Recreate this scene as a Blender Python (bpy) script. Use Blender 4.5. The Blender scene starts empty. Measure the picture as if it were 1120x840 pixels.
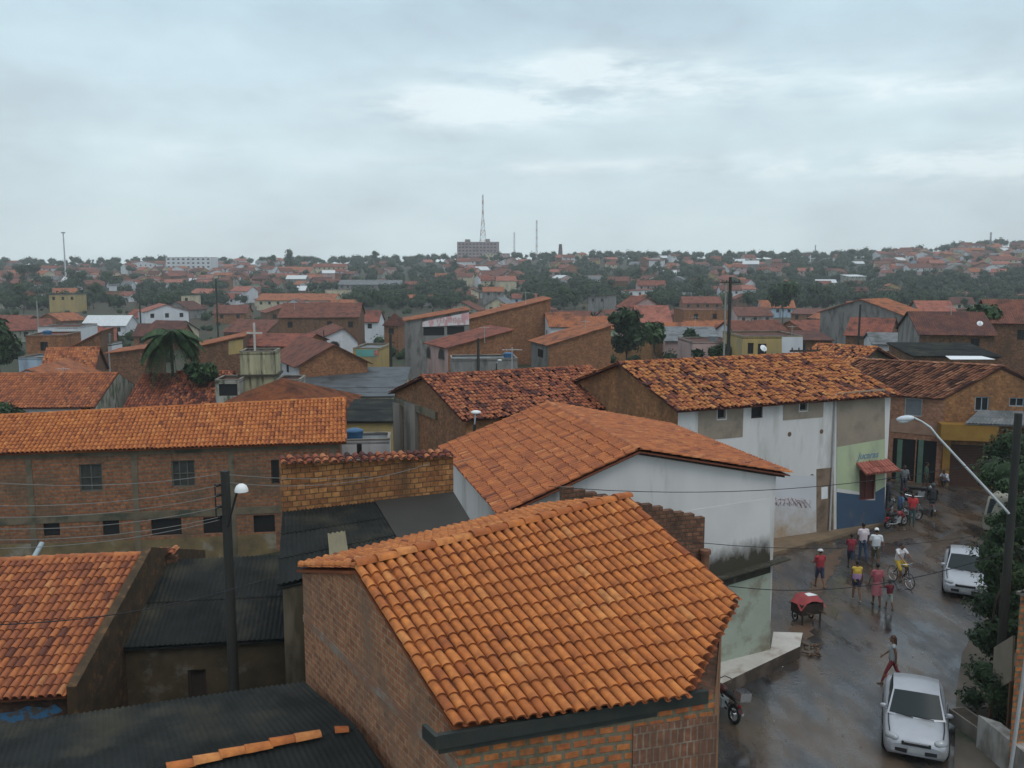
import bpy, math, random
import numpy as np
from mathutils import Vector, Matrix
R = math.radians
rnd = random.Random(7)
V = Vector

# ------------------------------------------------------------------ camera
scn = bpy.context.scene
COL = scn.collection
FPX, CX, CY, EYE = 1000.0, 560.0, 420.0, 13.2
TH = math.atan(0.13)
cam_d = bpy.data.cameras.new("camera"); cam = bpy.data.objects.new("camera", cam_d); COL.objects.link(cam)
cam_d.sensor_width = 36; cam_d.lens = 36 * FPX / 1120; cam_d.clip_end = 9000; cam_d.clip_start = .1
cam.location = (0, 0, EYE); cam.rotation_euler = (math.pi / 2 - TH, 0, 0)
scn.camera = cam

def ray(px, py):
    a = (px - CX) / FPX; v = (CY - py) / FPX
    return V((a, math.cos(TH) + v * math.sin(TH), -math.sin(TH) + v * math.cos(TH)))
def Pz(px, py, z):
    d = ray(px, py); return V((0, 0, EYE)) + d * ((z - EYE) / d.z)
def PY(px, py, Y):
    d = ray(px, py); return V((0, 0, EYE)) + d * (Y / d.y)
def proj(p):
    q = V(p) - V((0, 0, EYE)); c, s = math.cos(TH), math.sin(TH)
    dep = q.y * c - q.z * s; up = q.y * s + q.z * c
    return CX + FPX * q.x / dep, CY - FPX * up / dep, dep

# ------------------------------------------------------------------ sky, sun, exposure
SUN_EL, SUN_AZ = R(58), R(150)          # high soft sun behind the overcast, behind-right of the viewer
w = bpy.data.worlds.new("World"); scn.world = w; w.use_nodes = True
nt = w.node_tree; nt.nodes.clear()
def wn(t, **k):
    n = nt.nodes.new(t)
    for a, b in k.items(): setattr(n, a, b)
    return n
def wl(a, b): nt.links.new(a, b)
def wmath(op, a, b=None, c=None):
    n = wn('ShaderNodeMath', operation=op)
    for i, x in enumerate((a, b, c)):
        if x is None: continue
        if isinstance(x, (int, float)): n.inputs[i].default_value = x
        else: wl(x, n.inputs[i])
    return n.outputs[0]
def wramp(fac, stops):
    n = wn('ShaderNodeValToRGB'); e = n.color_ramp.elements
    while len(e) < len(stops): e.new(.5)
    for x, (p, c) in zip(e, stops): x.position = p; x.color = (*c, 1)
    wl(fac, n.inputs[0]); return n.outputs[0]
tc = wn('ShaderNodeTexCoord'); sep = wn('ShaderNodeSeparateXYZ'); wl(tc.outputs['Generated'], sep.inputs[0])
zc = wmath('MAXIMUM', sep.outputs[2], 0.0)
den = wmath('ADD', zc, 0.22)
cmb = wn('ShaderNodeCombineXYZ'); wl(wmath('DIVIDE', sep.outputs[0], den), cmb.inputs[0]); wl(wmath('DIVIDE', sep.outputs[1], den), cmb.inputs[1])
sky = wn('ShaderNodeTexSky', sky_type='NISHITA', sun_disc=False); sky.sun_elevation = SUN_EL; sky.sun_rotation = SUN_AZ
grad = wramp(zc, [(0.0, (.63, .74, .765)), (.08, (.595, .715, .755)), (.18, (.54, .675, .735)), (.27, (.44, .58, .655)), (.40, (.46, .57, .65)), (1.0, (1.0, 1.10, 1.16))])
def wnoise(scale, detail, rough, sx, sy, off):
    m = wn('ShaderNodeMapping'); wl(cmb.outputs[0], m.inputs[0]); m.inputs['Scale'].default_value = (sx, sy, 1); m.inputs['Location'].default_value = off
    n = wn('ShaderNodeTexNoise'); n.inputs['Scale'].default_value = scale; n.inputs['Detail'].default_value = detail; n.inputs['Roughness'].default_value = rough
    n.inputs['Distortion'].default_value = .4
    wl(m.outputs[0], n.inputs['Vector']); return n.outputs['Fac']
def dnoise(scale, detail, rough, sx, sz, off):
    m = wn('ShaderNodeMapping'); wl(tc.outputs['Generated'], m.inputs[0]); m.inputs['Scale'].default_value = (sx, sx, sz); m.inputs['Location'].default_value = off
    n = wn('ShaderNodeTexNoise'); n.inputs['Scale'].default_value = scale; n.inputs['Detail'].default_value = detail; n.inputs['Roughness'].default_value = rough; n.inputs['Distortion'].default_value = .15
    wl(m.outputs[0], n.inputs['Vector']); return n.outputs['Fac']
c1 = dnoise(3.4, 7, .52, 1.0, 2.4, (5.3, 1.7, 2.9)); c2 = dnoise(9.0, 8, .56, 1.0, 2.2, (9.2, 4.1, .6))
cf = wmath('ADD', wmath('MULTIPLY', c1, .6), wmath('MULTIPLY', c2, .4))
shade = wramp(cf, [(.36, (.86, .835, .845)), (.45, (.95, .94, .945)), (.53, (1.02, 1.02, 1.02)), (.64, (1.12, 1.115, 1.10))])
mul = wn('ShaderNodeMix', data_type='RGBA', blend_type='MULTIPLY'); mul.inputs[0].default_value = 1
wl(grad, mul.inputs[6]); wl(shade, mul.inputs[7])
# thin bright breaks in the cloud sheet
acc = None
for (px, py, sx, sz, k) in ((540, 117, .13, .022, 1.6), (640, 72, .12, .016, 1.0), (770, 95, .20, .024, .75), (1060, 178, .20, .022, 1.3), (680, 184, .20, .012, .7), (1040, 95, .12, .015, .6), (250, 165, .2, .02, .35)):
    c = ray(px, py).normalized()
    dx = wmath('DIVIDE', wmath('SUBTRACT', sep.outputs[0], c.x), sx); dz = wmath('DIVIDE', wmath('SUBTRACT', sep.outputs[2], c.z), sz)
    d2 = wmath('ADD', wmath('MULTIPLY', dx, dx), wmath('MULTIPLY', dz, dz))
    front = wmath('GREATER_THAN', sep.outputs[1], 0)
    g = wmath('MULTIPLY', wmath('MULTIPLY', wmath('POWER', 2.718, wmath('MULTIPLY', d2, -1.2)), k), front)
    acc = g if acc is None else wmath('ADD', acc, g)
c3 = dnoise(10, 9, .62, .9, 4.0, (1.2, 7.7, 3.3))
brk = wmath('MULTIPLY', acc, wramp(c3, [(.38, (0, 0, 0)), (.66, (1, 1, 1))]))
brk = wmath('MINIMUM', brk, 0.62)
mixb = wn('ShaderNodeMix', data_type='RGBA'); wl(brk, mixb.inputs[0]); wl(mul.outputs[2], mixb.inputs[6]); mixb.inputs[7].default_value = (.86, .95, .96, 1)
# the Nishita sky shows a little through the sheet of cloud
sc10 = wn('ShaderNodeMix', data_type='RGBA', blend_type='MULTIPLY'); sc10.inputs[0].default_value = 1
wl(mixb.outputs[2], sc10.inputs[6]); sc10.inputs[7].default_value = (10, 10, 10, 1)
mixn = wn('ShaderNodeMix', data_type='RGBA'); mixn.inputs[0].default_value = .06
wl(sc10.outputs[2], mixn.inputs[6]); wl(sky.outputs[0], mixn.inputs[7])
bg = wn('ShaderNodeBackground'); bg.inputs[1].default_value = .1; wl(mixn.outputs[2], bg.inputs[0])
out = wn('ShaderNodeOutputWorld'); wl(bg.outputs[0], out.inputs[0])

sun_d = bpy.data.lights.new("sun", 'SUN'); sun_d.energy = 0.6; sun_d.angle = R(25); sun_d.color = (1, .96, .9)
sun = bpy.data.objects.new("sun", sun_d); COL.objects.link(sun)
sdir = V((math.sin(SUN_AZ) * math.cos(SUN_EL), math.cos(SUN_AZ) * math.cos(SUN_EL), math.sin(SUN_EL)))
sun.rotation_euler = sdir.to_track_quat('Z', 'Y').to_euler()
vs = scn.view_settings; vs.view_transform = 'Standard'; vs.look = 'None'; vs.exposure = 0.32; vs.gamma = 1.0; vs.use_curve_mapping = False
scn.render.engine = 'CYCLES'
cy = scn.cycles; cy.use_denoising = True; cy.max_bounces = 6; cy.diffuse_bounces = 3; cy.glossy_bounces = 3; cy.volume_bounces = 0; cy.transparent_max_bounces = 8
cy.filter_width = 1.5
scn.render.filter_size = 1.5

# ------------------------------------------------------------------ materials
MATS = {}
def mat(name, col, col2=None, scale=2.0, rough=.8, detail=5, spec=.3, metal=0, stretch=(1, 1, 1), lo=.35, hi=.7, bump=0, bscale=20, tint=False, col3=None, scale3=.5, lo3=.5, hi3=.65, uv=False, alpha=None, rough2=None):
    if name in MATS: return MATS[name]
    m = bpy.data.materials.new(name); m.use_nodes = True; N = m.node_tree.nodes; L = m.node_tree.links
    b = N['Principled BSDF']; b.inputs['Roughness'].default_value = rough; b.inputs['Specular IOR Level'].default_value = spec; b.inputs['Metallic'].default_value = metal
    t = N.new('ShaderNodeTexCoord'); cur = None
    def noise(sc, st, det=detail):
        mp = N.new('ShaderNodeMapping'); mp.inputs['Scale'].default_value = st; L.new(t.outputs['UV' if uv else 'Object'], mp.inputs[0])
        n = N.new('ShaderNodeTexNoise'); n.inputs['Scale'].default_value = sc; n.inputs['Detail'].default_value = det; n.inputs['Roughness'].default_value = .6
        L.new(mp.outputs[0], n.inputs['Vector']); return n.outputs['Fac']
    def mr(f, a, c):
        n = N.new('ShaderNodeMapRange'); n.inputs[1].default_value = a; n.inputs[2].default_value = c; L.new(f, n.inputs[0]); return n.outputs[0]
    def mix(f, a, c, bt='MIX'):
        n = N.new('ShaderNodeMix'); n.data_type = 'RGBA'; n.blend_type = bt
        for i, x in ((0, f), (6, a), (7, c)):
            if isinstance(x, (tuple, list)): n.inputs[i].default_value = (*x[:3], 1)
            elif isinstance(x, (int, float)): n.inputs[i].default_value = x
            else: L.new(x, n.inputs[i])
        return n.outputs[2]
    if tint:                                  # colour of each piece from its own random value
        at = N.new('ShaderNodeAttribute'); at.attribute_name = 'tint'
        rp = N.new('ShaderNodeValToRGB'); e = rp.color_ramp.elements
        while len(e) < len(tint): e.new(.5)
        for x, (p, c) in zip(e, tint): x.position = p; x.color = (*c, 1)
        L.new(at.outputs['Fac'], rp.inputs[0]); cur = rp.outputs[0]
        if col2: 
            f = mr(noise(scale, stretch), lo, hi); cur = mix(f, cur, mix(.65, cur, col2))
    elif col2: cur = mix(mr(noise(scale, stretch), lo, hi), col, col2)
    if col3: cur = mix(mr(noise(scale3, stretch, 6), lo3, hi3), cur if cur else col, col3)
    if cur: L.new(cur, b.inputs['Base Color'])
    else: b.inputs['Base Color'].default_value = (*col, 1)
    if rough2 is not None:
        n = N.new('ShaderNodeMapRange'); n.inputs[1].default_value = .4; n.inputs[2].default_value = .62; n.inputs[3].default_value = rough; n.inputs[4].default_value = rough2
        L.new(noise(scale * .7, stretch), n.inputs[0]); L.new(n.outputs[0], b.inputs['Roughness'])
    if bump:
        bn = N.new('ShaderNodeBump'); bn.inputs['Strength'].default_value = bump; bn.inputs['Distance'].default_value = .02
        L.new(noise(bscale, (1, 1, 1)), bn.inputs['Height']); L.new(bn.outputs[0], b.inputs['Normal'])
    MATS[name] = m; return m

def brick(name, c1, c2, mortar, bw=.2, bh=.1, ms=.012, stain=None, lo=.5, hi=.68, sscale=.8, stretch=(1, 1, .4), bias=0):
    if name in MATS: return MATS[name]
    m = bpy.data.materials.new(name); m.use_nodes = True; N = m.node_tree.nodes; L = m.node_tree.links
    b = N['Principled BSDF']; b.inputs['Roughness'].default_value = .9; b.inputs['Specular IOR Level'].default_value = .2
    t = N.new('ShaderNodeTexCoord')
    wob = N.new('ShaderNodeTexNoise'); wob.inputs['Scale'].default_value = 1.3; wob.inputs['Detail'].default_value = 3; L.new(t.outputs['UV'], wob.inputs['Vector'])
    vm = N.new('ShaderNodeVectorMath'); vm.operation = 'MULTIPLY_ADD'; vm.inputs[1].default_value = (.06, .06, 0); L.new(wob.outputs['Color'], vm.inputs[0]); L.new(t.outputs['UV'], vm.inputs[2])
    br = N.new('ShaderNodeTexBrick'); br.inputs['Scale'].default_value = 1; br.inputs['Brick Width'].default_value = bw; br.inputs['Row Height'].default_value = bh
    br.inputs['Mortar Size'].default_value = ms; br.inputs['Mortar Smooth'].default_value = .3; br.inputs['Bias'].default_value = bias
    br.inputs['Color1'].default_value = (*c1, 1); br.inputs['Color2'].default_value = (*c2, 1); br.inputs['Mortar'].default_value = (*mortar, 1)
    L.new(vm.outputs[0], br.inputs['Vector'])
    cur = br.outputs['Color']
    def nz(sc, st, det):
        mp = N.new('ShaderNodeMapping'); mp.inputs['Scale'].default_value = st; L.new(t.outputs['Object'], mp.inputs[0])
        n = N.new('ShaderNodeTexNoise'); n.inputs['Scale'].default_value = sc; n.inputs['Detail'].default_value = det; n.inputs['Roughness'].default_value = .65; L.new(mp.outputs[0], n.inputs['Vector']); return n.outputs['Fac']
    def mrr(f, a, c, d, e):
        n = N.new('ShaderNodeMapRange'); n.inputs[1].default_value = a; n.inputs[2].default_value = c; n.inputs[3].default_value = d; n.inputs[4].default_value = e; L.new(f, n.inputs[0]); return n.outputs[0]
    mx = N.new('ShaderNodeMix'); mx.data_type = 'RGBA'; mx.blend_type = 'MULTIPLY'; mx.inputs[0].default_value = 1
    vv = N.new('ShaderNodeCombineColor')
    f = mrr(nz(6, (1, 1, 1), 4), .3, .7, .6, 1.3)
    for i in range(3): L.new(f, vv.inputs[i])
    L.new(cur, mx.inputs[6]); L.new(vv.outputs[0], mx.inputs[7]); cur = mx.outputs[2]
    if stain:
        ms2 = N.new('ShaderNodeMix'); ms2.data_type = 'RGBA'; L.new(mrr(nz(sscale, stretch, 7), lo, hi, 0, .85), ms2.inputs[0]); L.new(cur, ms2.inputs[6]); ms2.inputs[7].default_value = (*stain, 1); cur = ms2.outputs[2]
    L.new(cur, b.inputs['Base Color'])
    bn = N.new('ShaderNodeBump'); bn.inputs['Strength'].default_value = .6; bn.inputs['Distance'].default_value = .012; bn.invert = True
    L.new(br.outputs['Fac'], bn.inputs['Height']); L.new(bn.outputs[0], b.inputs['Normal'])
    MATS[name] = m; return m

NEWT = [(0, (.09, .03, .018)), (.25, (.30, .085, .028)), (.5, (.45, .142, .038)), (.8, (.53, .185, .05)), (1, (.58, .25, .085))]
MIDT = [(0, (.11, .038, .024)), (.3, (.28, .085, .034)), (.6, (.39, .122, .042)), (.85, (.45, .16, .054)), (1, (.50, .21, .08))]
OLDT = [(0, (.06, .026, .025)), (.25, (.13, .042, .03)), (.45, (.30, .09, .04)), (.7, (.44, .155, .048)), (.9, (.50, .20, .062)), (1, (.54, .25, .09))]
DRKT = [(0, (.045, .018, .018)), (.25, (.13, .04, .028)), (.5, (.28, .08, .04)), (.8, (.38, .125, .052)), (1, (.45, .18, .08))]
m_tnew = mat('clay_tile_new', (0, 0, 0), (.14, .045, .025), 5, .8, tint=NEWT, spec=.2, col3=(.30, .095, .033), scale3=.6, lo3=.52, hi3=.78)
m_tmid = mat('clay_tile_weathered', (0, 0, 0), (.13, .045, .03), 3, .8, tint=MIDT, spec=.25)
m_told = mat('clay_tile_old', (0, 0, 0), (.06, .025, .022), 4, .85, tint=OLDT, spec=.2)
m_tdrk = mat('clay_tile_blackened', (0, 0, 0), (.04, .02, .02), 4, .85, tint=DRKT, spec=.2)
def roofmat(name, a, b2, c):
    """distant tile roof: weathered colour with faint courses"""
    if name in MATS: return MATS[name]
    m = mat(name, a, b2, 2.2, .85, detail=9, lo=.36, hi=.64, col3=c, scale3=.8, lo3=.47, hi3=.66, spec=.15)
    N = m.node_tree.nodes; L = m.node_tree.links; t = N.new('ShaderNodeTexCoord')
    wv = N.new('ShaderNodeTexWave'); wv.wave_type = 'BANDS'; wv.bands_direction = 'X'; wv.inputs['Scale'].default_value = 1.45; wv.inputs['Distortion'].default_value = .6
    L.new(t.outputs['UV'], wv.inputs['Vector']); bn = N.new('ShaderNodeBump'); bn.inputs['Strength'].default_value = .8; bn.inputs['Distance'].default_value = .05
    L.new(wv.outputs['Fac'], bn.inputs['Height']); L.new(bn.outputs[0], N['Principled BSDF'].inputs['Normal'])
    return m
ROOFS = {'orange': roofmat('far_tile_orange', (.36, .13, .055), (.25, .085, .045), (.11, .05, .036)),
         'red': roofmat('far_tile_red', (.26, .085, .055), (.16, .055, .04), (.07, .034, .03)),
         'brown': roofmat('far_tile_brown', (.20, .075, .05), (.12, .05, .038), (.07, .035, .03)),
         'dark': roofmat('far_tile_dark', (.095, .04, .034), (.06, .03, .028), (.14, .055, .035)),
         'pink': roofmat('far_tile_pink', (.36, .14, .10), (.26, .095, .07), (.17, .07, .055)),
         'grey': mat('far_fibre_cement', (.16, .17, .175), (.09, .095, .10), 1.5, .7, col3=(.05, .052, .05), scale3=.7),
         'pale': mat('far_pale_sheet', (.55, .57, .58), (.42, .43, .44), 2, .6)}
WALLS = {'white': mat('white_plaster', (.60, .61, .64), (.50, .51, .53), .7, .85, col3=(.36, .35, .31), scale3=1.1, lo3=.58, hi3=.78, stretch=(1, 1, .3)),
         'cream': mat('cream_plaster', (.52, .45, .31), (.42, .37, .27), .8, .85, col3=(.28, .25, .20), scale3=1.0, stretch=(1, 1, .3)),
         'yellow': mat('yellow_plaster', (.40, .29, .11), (.32, .24, .11), .8, .85, col3=(.26, .22, .14), scale3=1.0, stretch=(1, 1, .3)),
         'pink': mat('pink_plaster', (.48, .33, .31), (.38, .27, .26), .8, .85, col3=(.24, .19, .18), stretch=(1, 1, .3)),
         'grey': mat('grey_plaster', (.23, .22, .21), (.17, .165, .16), .9, .9, col3=(.10, .10, .09), scale3=1.2, stretch=(1, 1, .3)),
         'green': mat('pale_green_plaster', (.34, .42, .30), (.28, .34, .25), .8, .85, col3=(.17, .20, .13), stretch=(1, 1, .3)),
         'blue': mat('pale_blue_plaster', (.36, .46, .56), (.30, .38, .46), .8, .85, col3=(.19, .22, .26), stretch=(1, 1, .3)),
         'ochre': mat('ochre_plaster', (.48, .24, .06), (.40, .20, .06), .8, .85, col3=(.22, .13, .07)),
         'brick': brick('far_brick', (.33, .14, .06), (.20, .08, .04), (.24, .16, .11), .26, .16, .014, (.15, .075, .042), .5, .7, 1.4),
         'oldbrick': brick('far_old_brick', (.22, .105, .058), (.13, .062, .038), (.16, .12, .085), .26, .16, .014, (.08, .055, .036), .48, .68, 1.3),
         'ruin': mat('mouldy_plaster', (.38, .37, .33), (.20, .20, .16), 1.2, .9, col3=(.08, .10, .06), scale3=1.6, lo3=.48, hi3=.62, stretch=(1, 1, .35))}
m_brA = brick('house_brick_red', (.36, .155, .075), (.235, .095, .05), (.31, .225, .16), .25, .125, .014, (.17, .115, .08), .48, .68, .7, (1, 1, .6))
m_brA2 = brick('house_brick_bright', (.42, .15, .05), (.32, .10, .04), (.15, .125, .085), .28, .155, .034, (.06, .06, .035), .50, .66, 1.6)
m_brB = brick('house_brick_long', (.34, .13, .058), (.23, .085, .042), (.18, .125, .088), .32, .19, .04, (.115, .085, .058), .47, .68, .45, (1, 1, 1.6))
m_brW = brick('party_brick', (.44, .21, .075), (.24, .095, .04), (.13, .075, .042), .25, .16, .018, (.10, .055, .03), .5, .7, 1.1)
m_brD = brick('dark_wet_brick', (.22, .10, .058), (.13, .06, .04), (.10, .07, .05), .24, .12, .02, (.035, .025, .02), .44, .62, 1.0)
m_brG = brick('gable_brick', (.37, .17, .07), (.24, .105, .05), (.20, .135, .08), .24, .15, .014, (.12, .07, .042), .46, .66, .8)
m_white = mat('whitewash', (.63, .61, .60), (.53, .515, .505), .5, .85, col3=(.36, .34, .31), scale3=1.1, lo3=.54, hi3=.74, stretch=(1, 1, .22), detail=8)
m_conc = mat('raw_concrete', (.24, .215, .185), (.16, .145, .125), 1.5, .9, col3=(.09, .085, .07), scale3=1.0, stretch=(1, 1, .3))
m_cband = mat('green_grey_concrete', (.165, .13, .09), (.115, .095, .065), 1.2, .9, col3=(.06, .065, .045), scale3=.9)
m_fib = mat('dark_wet_fibre_cement', (.020, .022, .0215), (.011, .0125, .012), 1.4, .8, col3=(.052, .048, .034), scale3=.6, lo3=.5, hi3=.72, rough2=.95, spec=.12)
m_fib2 = mat('brown_grey_fibre_cement', (.040, .036, .032), (.030, .028, .025), .9, .85, col3=(.035, .034, .030), scale3=.5, spec=.3)
m_fibg = mat('grey_fibre_cement', (.085, .095, .105), (.055, .062, .068), .8, .6, col3=(.035, .038, .036), scale3=.7, stretch=(1, 1, 1))
m_fiby = mat('yellowed_clear_sheet', (.19, .165, .10), (.15, .13, .085), 3, .5)
m_blk = mat('dark_opening', (.012, .012, .013), rough=.6)
m_glass = mat('window_glass', (.035, .045, .05), rough=.15, spec=.6)
m_wood = mat('weathered_wood', (.12, .07, .04), (.07, .042, .028), 6, .85, stretch=(1, 1, .1))
m_dwood = mat('dark_wood', (.045, .032, .024), (.03, .022, .018), 6, .8, stretch=(1, 1, .1))
m_pole = mat('pole_wood_tarred', (.035, .034, .03), (.022, .022, .020), 3, .85, stretch=(1, 1, .1))
m_metal = mat('grey_metal', (.42, .45, .46), (.32, .34, .35), 4, .45, metal=.3)
m_dmetal = mat('dark_metal', (.03, .03, .032), rough=.5, metal=.4)
m_whitep = mat('white_paint', (.72, .73, .74), (.62, .63, .63), 3, .5)
m_leaf = mat('tree_leaves', (0, 0, 0), (.02, .045, .018), 2, .65, tint=[(0, (.010, .022, .012)), (.4, (.024, .050, .020)), (.75, (.045, .085, .028)), (1, (.085, .13, .04))], spec=.25)
m_leafd = mat('dark_tree_leaves', (0, 0, 0), (.012, .03, .016), 2, .65, tint=[(0, (.010, .022, .009)), (.5, (.026, .050, .018)), (1, (.060, .092, .03))], spec=.25)
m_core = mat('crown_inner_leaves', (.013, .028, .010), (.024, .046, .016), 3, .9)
m_bark = mat('bark', (.07, .055, .04), (.04, .032, .025), 5, .9, stretch=(1, 1, .2))
m_ground = mat('earth_and_scrub', (.050, .036, .022), (.022, .034, .014), .06, .95, detail=9, lo=.40, hi=.58, col3=(.10, .052, .03), scale3=.03, lo3=.58, hi3=.70)
m_road = mat('wet_asphalt', (.050, .046, .047), (.013, .0125, .013), 1.0, .5, detail=12, col3=(.075, .050, .032), scale3=.38, lo3=.45, hi3=.60, bump=.28, bscale=5, rough2=.05, spec=.8, stretch=(1.5, .6, 1))
m_mud = mat('wet_mud', (.075, .050, .033), (.05, .036, .026), 1.1, .55, detail=8, bump=.5, bscale=5, rough2=.25)
m_pave = mat('pavement_concrete', (.20, .14, .085), (.14, .10, .065), 1.3, .8, col3=(.075, .055, .04), scale3=.6)
m_plinth = mat('plinth_concrete', (.50, .47, .43), (.40, .37, .33), 1.5, .8, col3=(.25, .17, .13), scale3=1.3, lo3=.55, hi3=.75)
m_moss = mat('mossy_render', (.06, .052, .038), (.035, .034, .025), 3, .95, col3=(.13, .12, .10), scale3=2.2, lo3=.54, hi3=.7)
m_rub = mat('rubber', (.012, .012, .013), rough=.7)
m_chrome = mat('chrome', (.6, .6, .62), rough=.25, metal=.9)
m_skin = mat('skin_brown', (.17, .085, .05), rough=.55)
m_skin2 = mat('skin_dark', (.10, .052, .035), rough=.55)
m_hair = mat('hair_black', (.012, .009, .008), rough=.6)
m_hairb = mat('hair_brown', (.06, .03, .018), rough=.6)
def paint(name, c, rough=.7): return mat(name, c, tuple(x * .8 for x in c), 6, rough)

# ------------------------------------------------------------------ mesh builder
class MB:
    def __init__(s): s.v = []; s.f = []; s.m = []; s.t = []; s.sm = []
    def face(s, pts, m=0, t=.5, sm=False):
        n = len(s.v); s.v.extend([tuple(p) for p in pts]); s.f.append(tuple(range(n, n + len(pts)))); s.m.append(m); s.t.append(t); s.sm.append(sm)
    def obox(s, O, U, W, Z, m=0, t=.5):
        O, U, W, Z = V(O), V(U), V(W), V(Z)
        p = [O, O + U, O + U + W, O + W]; q = [x + Z for x in p]
        for a in ((p[3], p[2], p[1], p[0]), (q[0], q[1], q[2], q[3])): s.face(a, m, t)
        for i in range(4): j = (i + 1) % 4; s.face((p[i], p[j], q[j], q[i]), m, t)
    def box(s, c, sx, sy, sz, rz=0, m=0, t=.5):
        c = V(c); u = V((math.cos(rz), math.sin(rz), 0)) * sx; w_ = V((-math.sin(rz), math.cos(rz), 0)) * sy
        s.obox(c - u / 2 - w_ / 2 - V((0, 0, sz / 2)), u, w_, (0, 0, sz), m, t)
    def grid(s, rows, m=0, t=.5, close=False, sm=True):
        n0 = len(s.v); nc = len(rows[0])
        for r in rows: s.v.extend([tuple(p) for p in r])
        for i in range(len(rows) - 1):
            for j in range(nc if close else nc - 1):
                k = (j + 1) % nc
                s.f.append((n0 + i * nc + j, n0 + i * nc + k, n0 + (i + 1) * nc + k, n0 + (i + 1) * nc + j)); s.m.append(m); s.t.append(t); s.sm.append(sm)
    def tube(s, pts, r, n=7, m=0, t=.5, caps=True):
        pts = [V(p) for p in pts]; r = r if isinstance(r, (list, tuple)) else [r] * len(pts)
        rows = []; ref = V((0, 0, 1))
        d0 = (pts[1] - pts[0]).normalized()
        if abs(d0.z) > .95: ref = V((1, 0, 0))
        for i, p in enumerate(pts):
            d = (pts[min(i + 1, len(pts) - 1)] - pts[max(i - 1, 0)]).normalized()
            a = d.cross(ref).normalized(); b = a.cross(d).normalized()
            rows.append([p + (a * math.cos(2 * math.pi * k / n) + b * math.sin(2 * math.pi * k / n)) * r[i] for k in range(n)])
        s.grid(rows, m, t, close=True)
        if caps: s.face(rows[0][::-1], m, t); s.face(rows[-1], m, t)
    def ell(s, c, rx, ry, rz, nu=10, nv=7, m=0, t=.5, M3=None):
        c = V(c); rows = []
        for i in range(nv + 1):
            ph = math.pi * (i / nv - .5); cr = max(math.cos(ph), .001)
            row = []
            for k in range(nu):
                p = V((rx * cr * math.cos(2 * math.pi * k / nu), ry * cr * math.sin(2 * math.pi * k / nu), rz * math.sin(ph)))
                row.append(c + (M3 @ p if M3 else p))
            rows.append(row)
        s.grid(rows, m, t, close=True)
    def torus(s, c, ax, Rr, r, n=20, k=8, m=0, t=.5):
        c, ax = V(c), V(ax).normalized(); a = ax.orthogonal().normalized(); b = ax.cross(a); rows = []
        for i in range(n + 1):
            d = a * math.cos(2 * math.pi * i / n) + b * math.sin(2 * math.pi * i / n)
            rows.append([c + d * (Rr + r * math.cos(2 * math.pi * j / k)) + ax * r * math.sin(2 * math.pi * j / k) for j in range(k)])
        s.grid(rows, m, t, close=True)
    def build(s, name, mats, parent=None, base=(0, 0, 0), uv=True):
        me = bpy.data.meshes.new(name); b = np.array(base, dtype=float)
        vv = np.array(s.v, dtype=float).reshape(-1, 3)
        me.from_pydata((vv - b).tolist(), [], s.f)
        for mm in (mats if isinstance(mats, (list, tuple)) else [mats]): me.materials.append(mm)
        me.polygons.foreach_set('material_index', s.m); me.polygons.foreach_set('use_smooth', s.sm)
        a = me.attributes.new('tint', 'FLOAT', 'FACE'); a.data.foreach_set('value', s.t)
        if uv:
            me.update(); L = me.uv_layers.new(name='UVMap'); nl = len(me.loops)
            nrm = np.zeros(len(me.polygons) * 3); me.polygons.foreach_get('normal', nrm); nrm = nrm.reshape(-1, 3)
            lt = np.zeros(len(me.polygons), dtype=np.int32); me.polygons.foreach_get('loop_total', lt)
            li = np.zeros(nl, dtype=np.int32); me.loops.foreach_get('vertex_index', li)
            pn = np.repeat(nrm, lt, axis=0); P = vv[li]
            h = np.hypot(pn[:, 0], pn[:, 1]); flat = h < .03
            hh = np.where(flat, 1, h); tx = np.where(flat, 1, -pn[:, 1] / hh); ty = np.where(flat, 0, pn[:, 0] / hh)
            u = P[:, 0] * tx + P[:, 1] * ty
            bx = -pn[:, 2] * ty; by = pn[:, 2] * tx; bz = pn[:, 0] * ty - pn[:, 1] * tx
            vvv = P[:, 0] * bx + P[:, 1] * by - P[:, 2] * bz
            L.data.foreach_set('uv', np.stack([u, np.where(flat, P[:, 1], vvv)], 1).ravel())
        me.update()
        o = bpy.data.objects.new(name, me); COL.objects.link(o)
        if parent is not None: o.parent = parent
        else: o.location = base
        return o

def tag(o, label=None, cat=None, group=None, kind=None):
    if label: o['label'] = label
    if cat: o['category'] = cat
    if group: o['group'] = group
    if kind: o['kind'] = kind
    return o
def thing(name, label, cat, loc=(0, 0, 0), rz=0, group=None):
    o = bpy.data.objects.new(name, None); COL.objects.link(o); o.location = loc; o.rotation_euler = (0, 0, rz); o.empty_display_size = .2
    return tag(o, label, cat, group)
def copy_tree(o, parent=None):
    c = o.copy(); COL.objects.link(c)
    if parent is not None: c.parent = parent
    for ch in list(o.children): copy_tree(ch, c)
    return c

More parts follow.
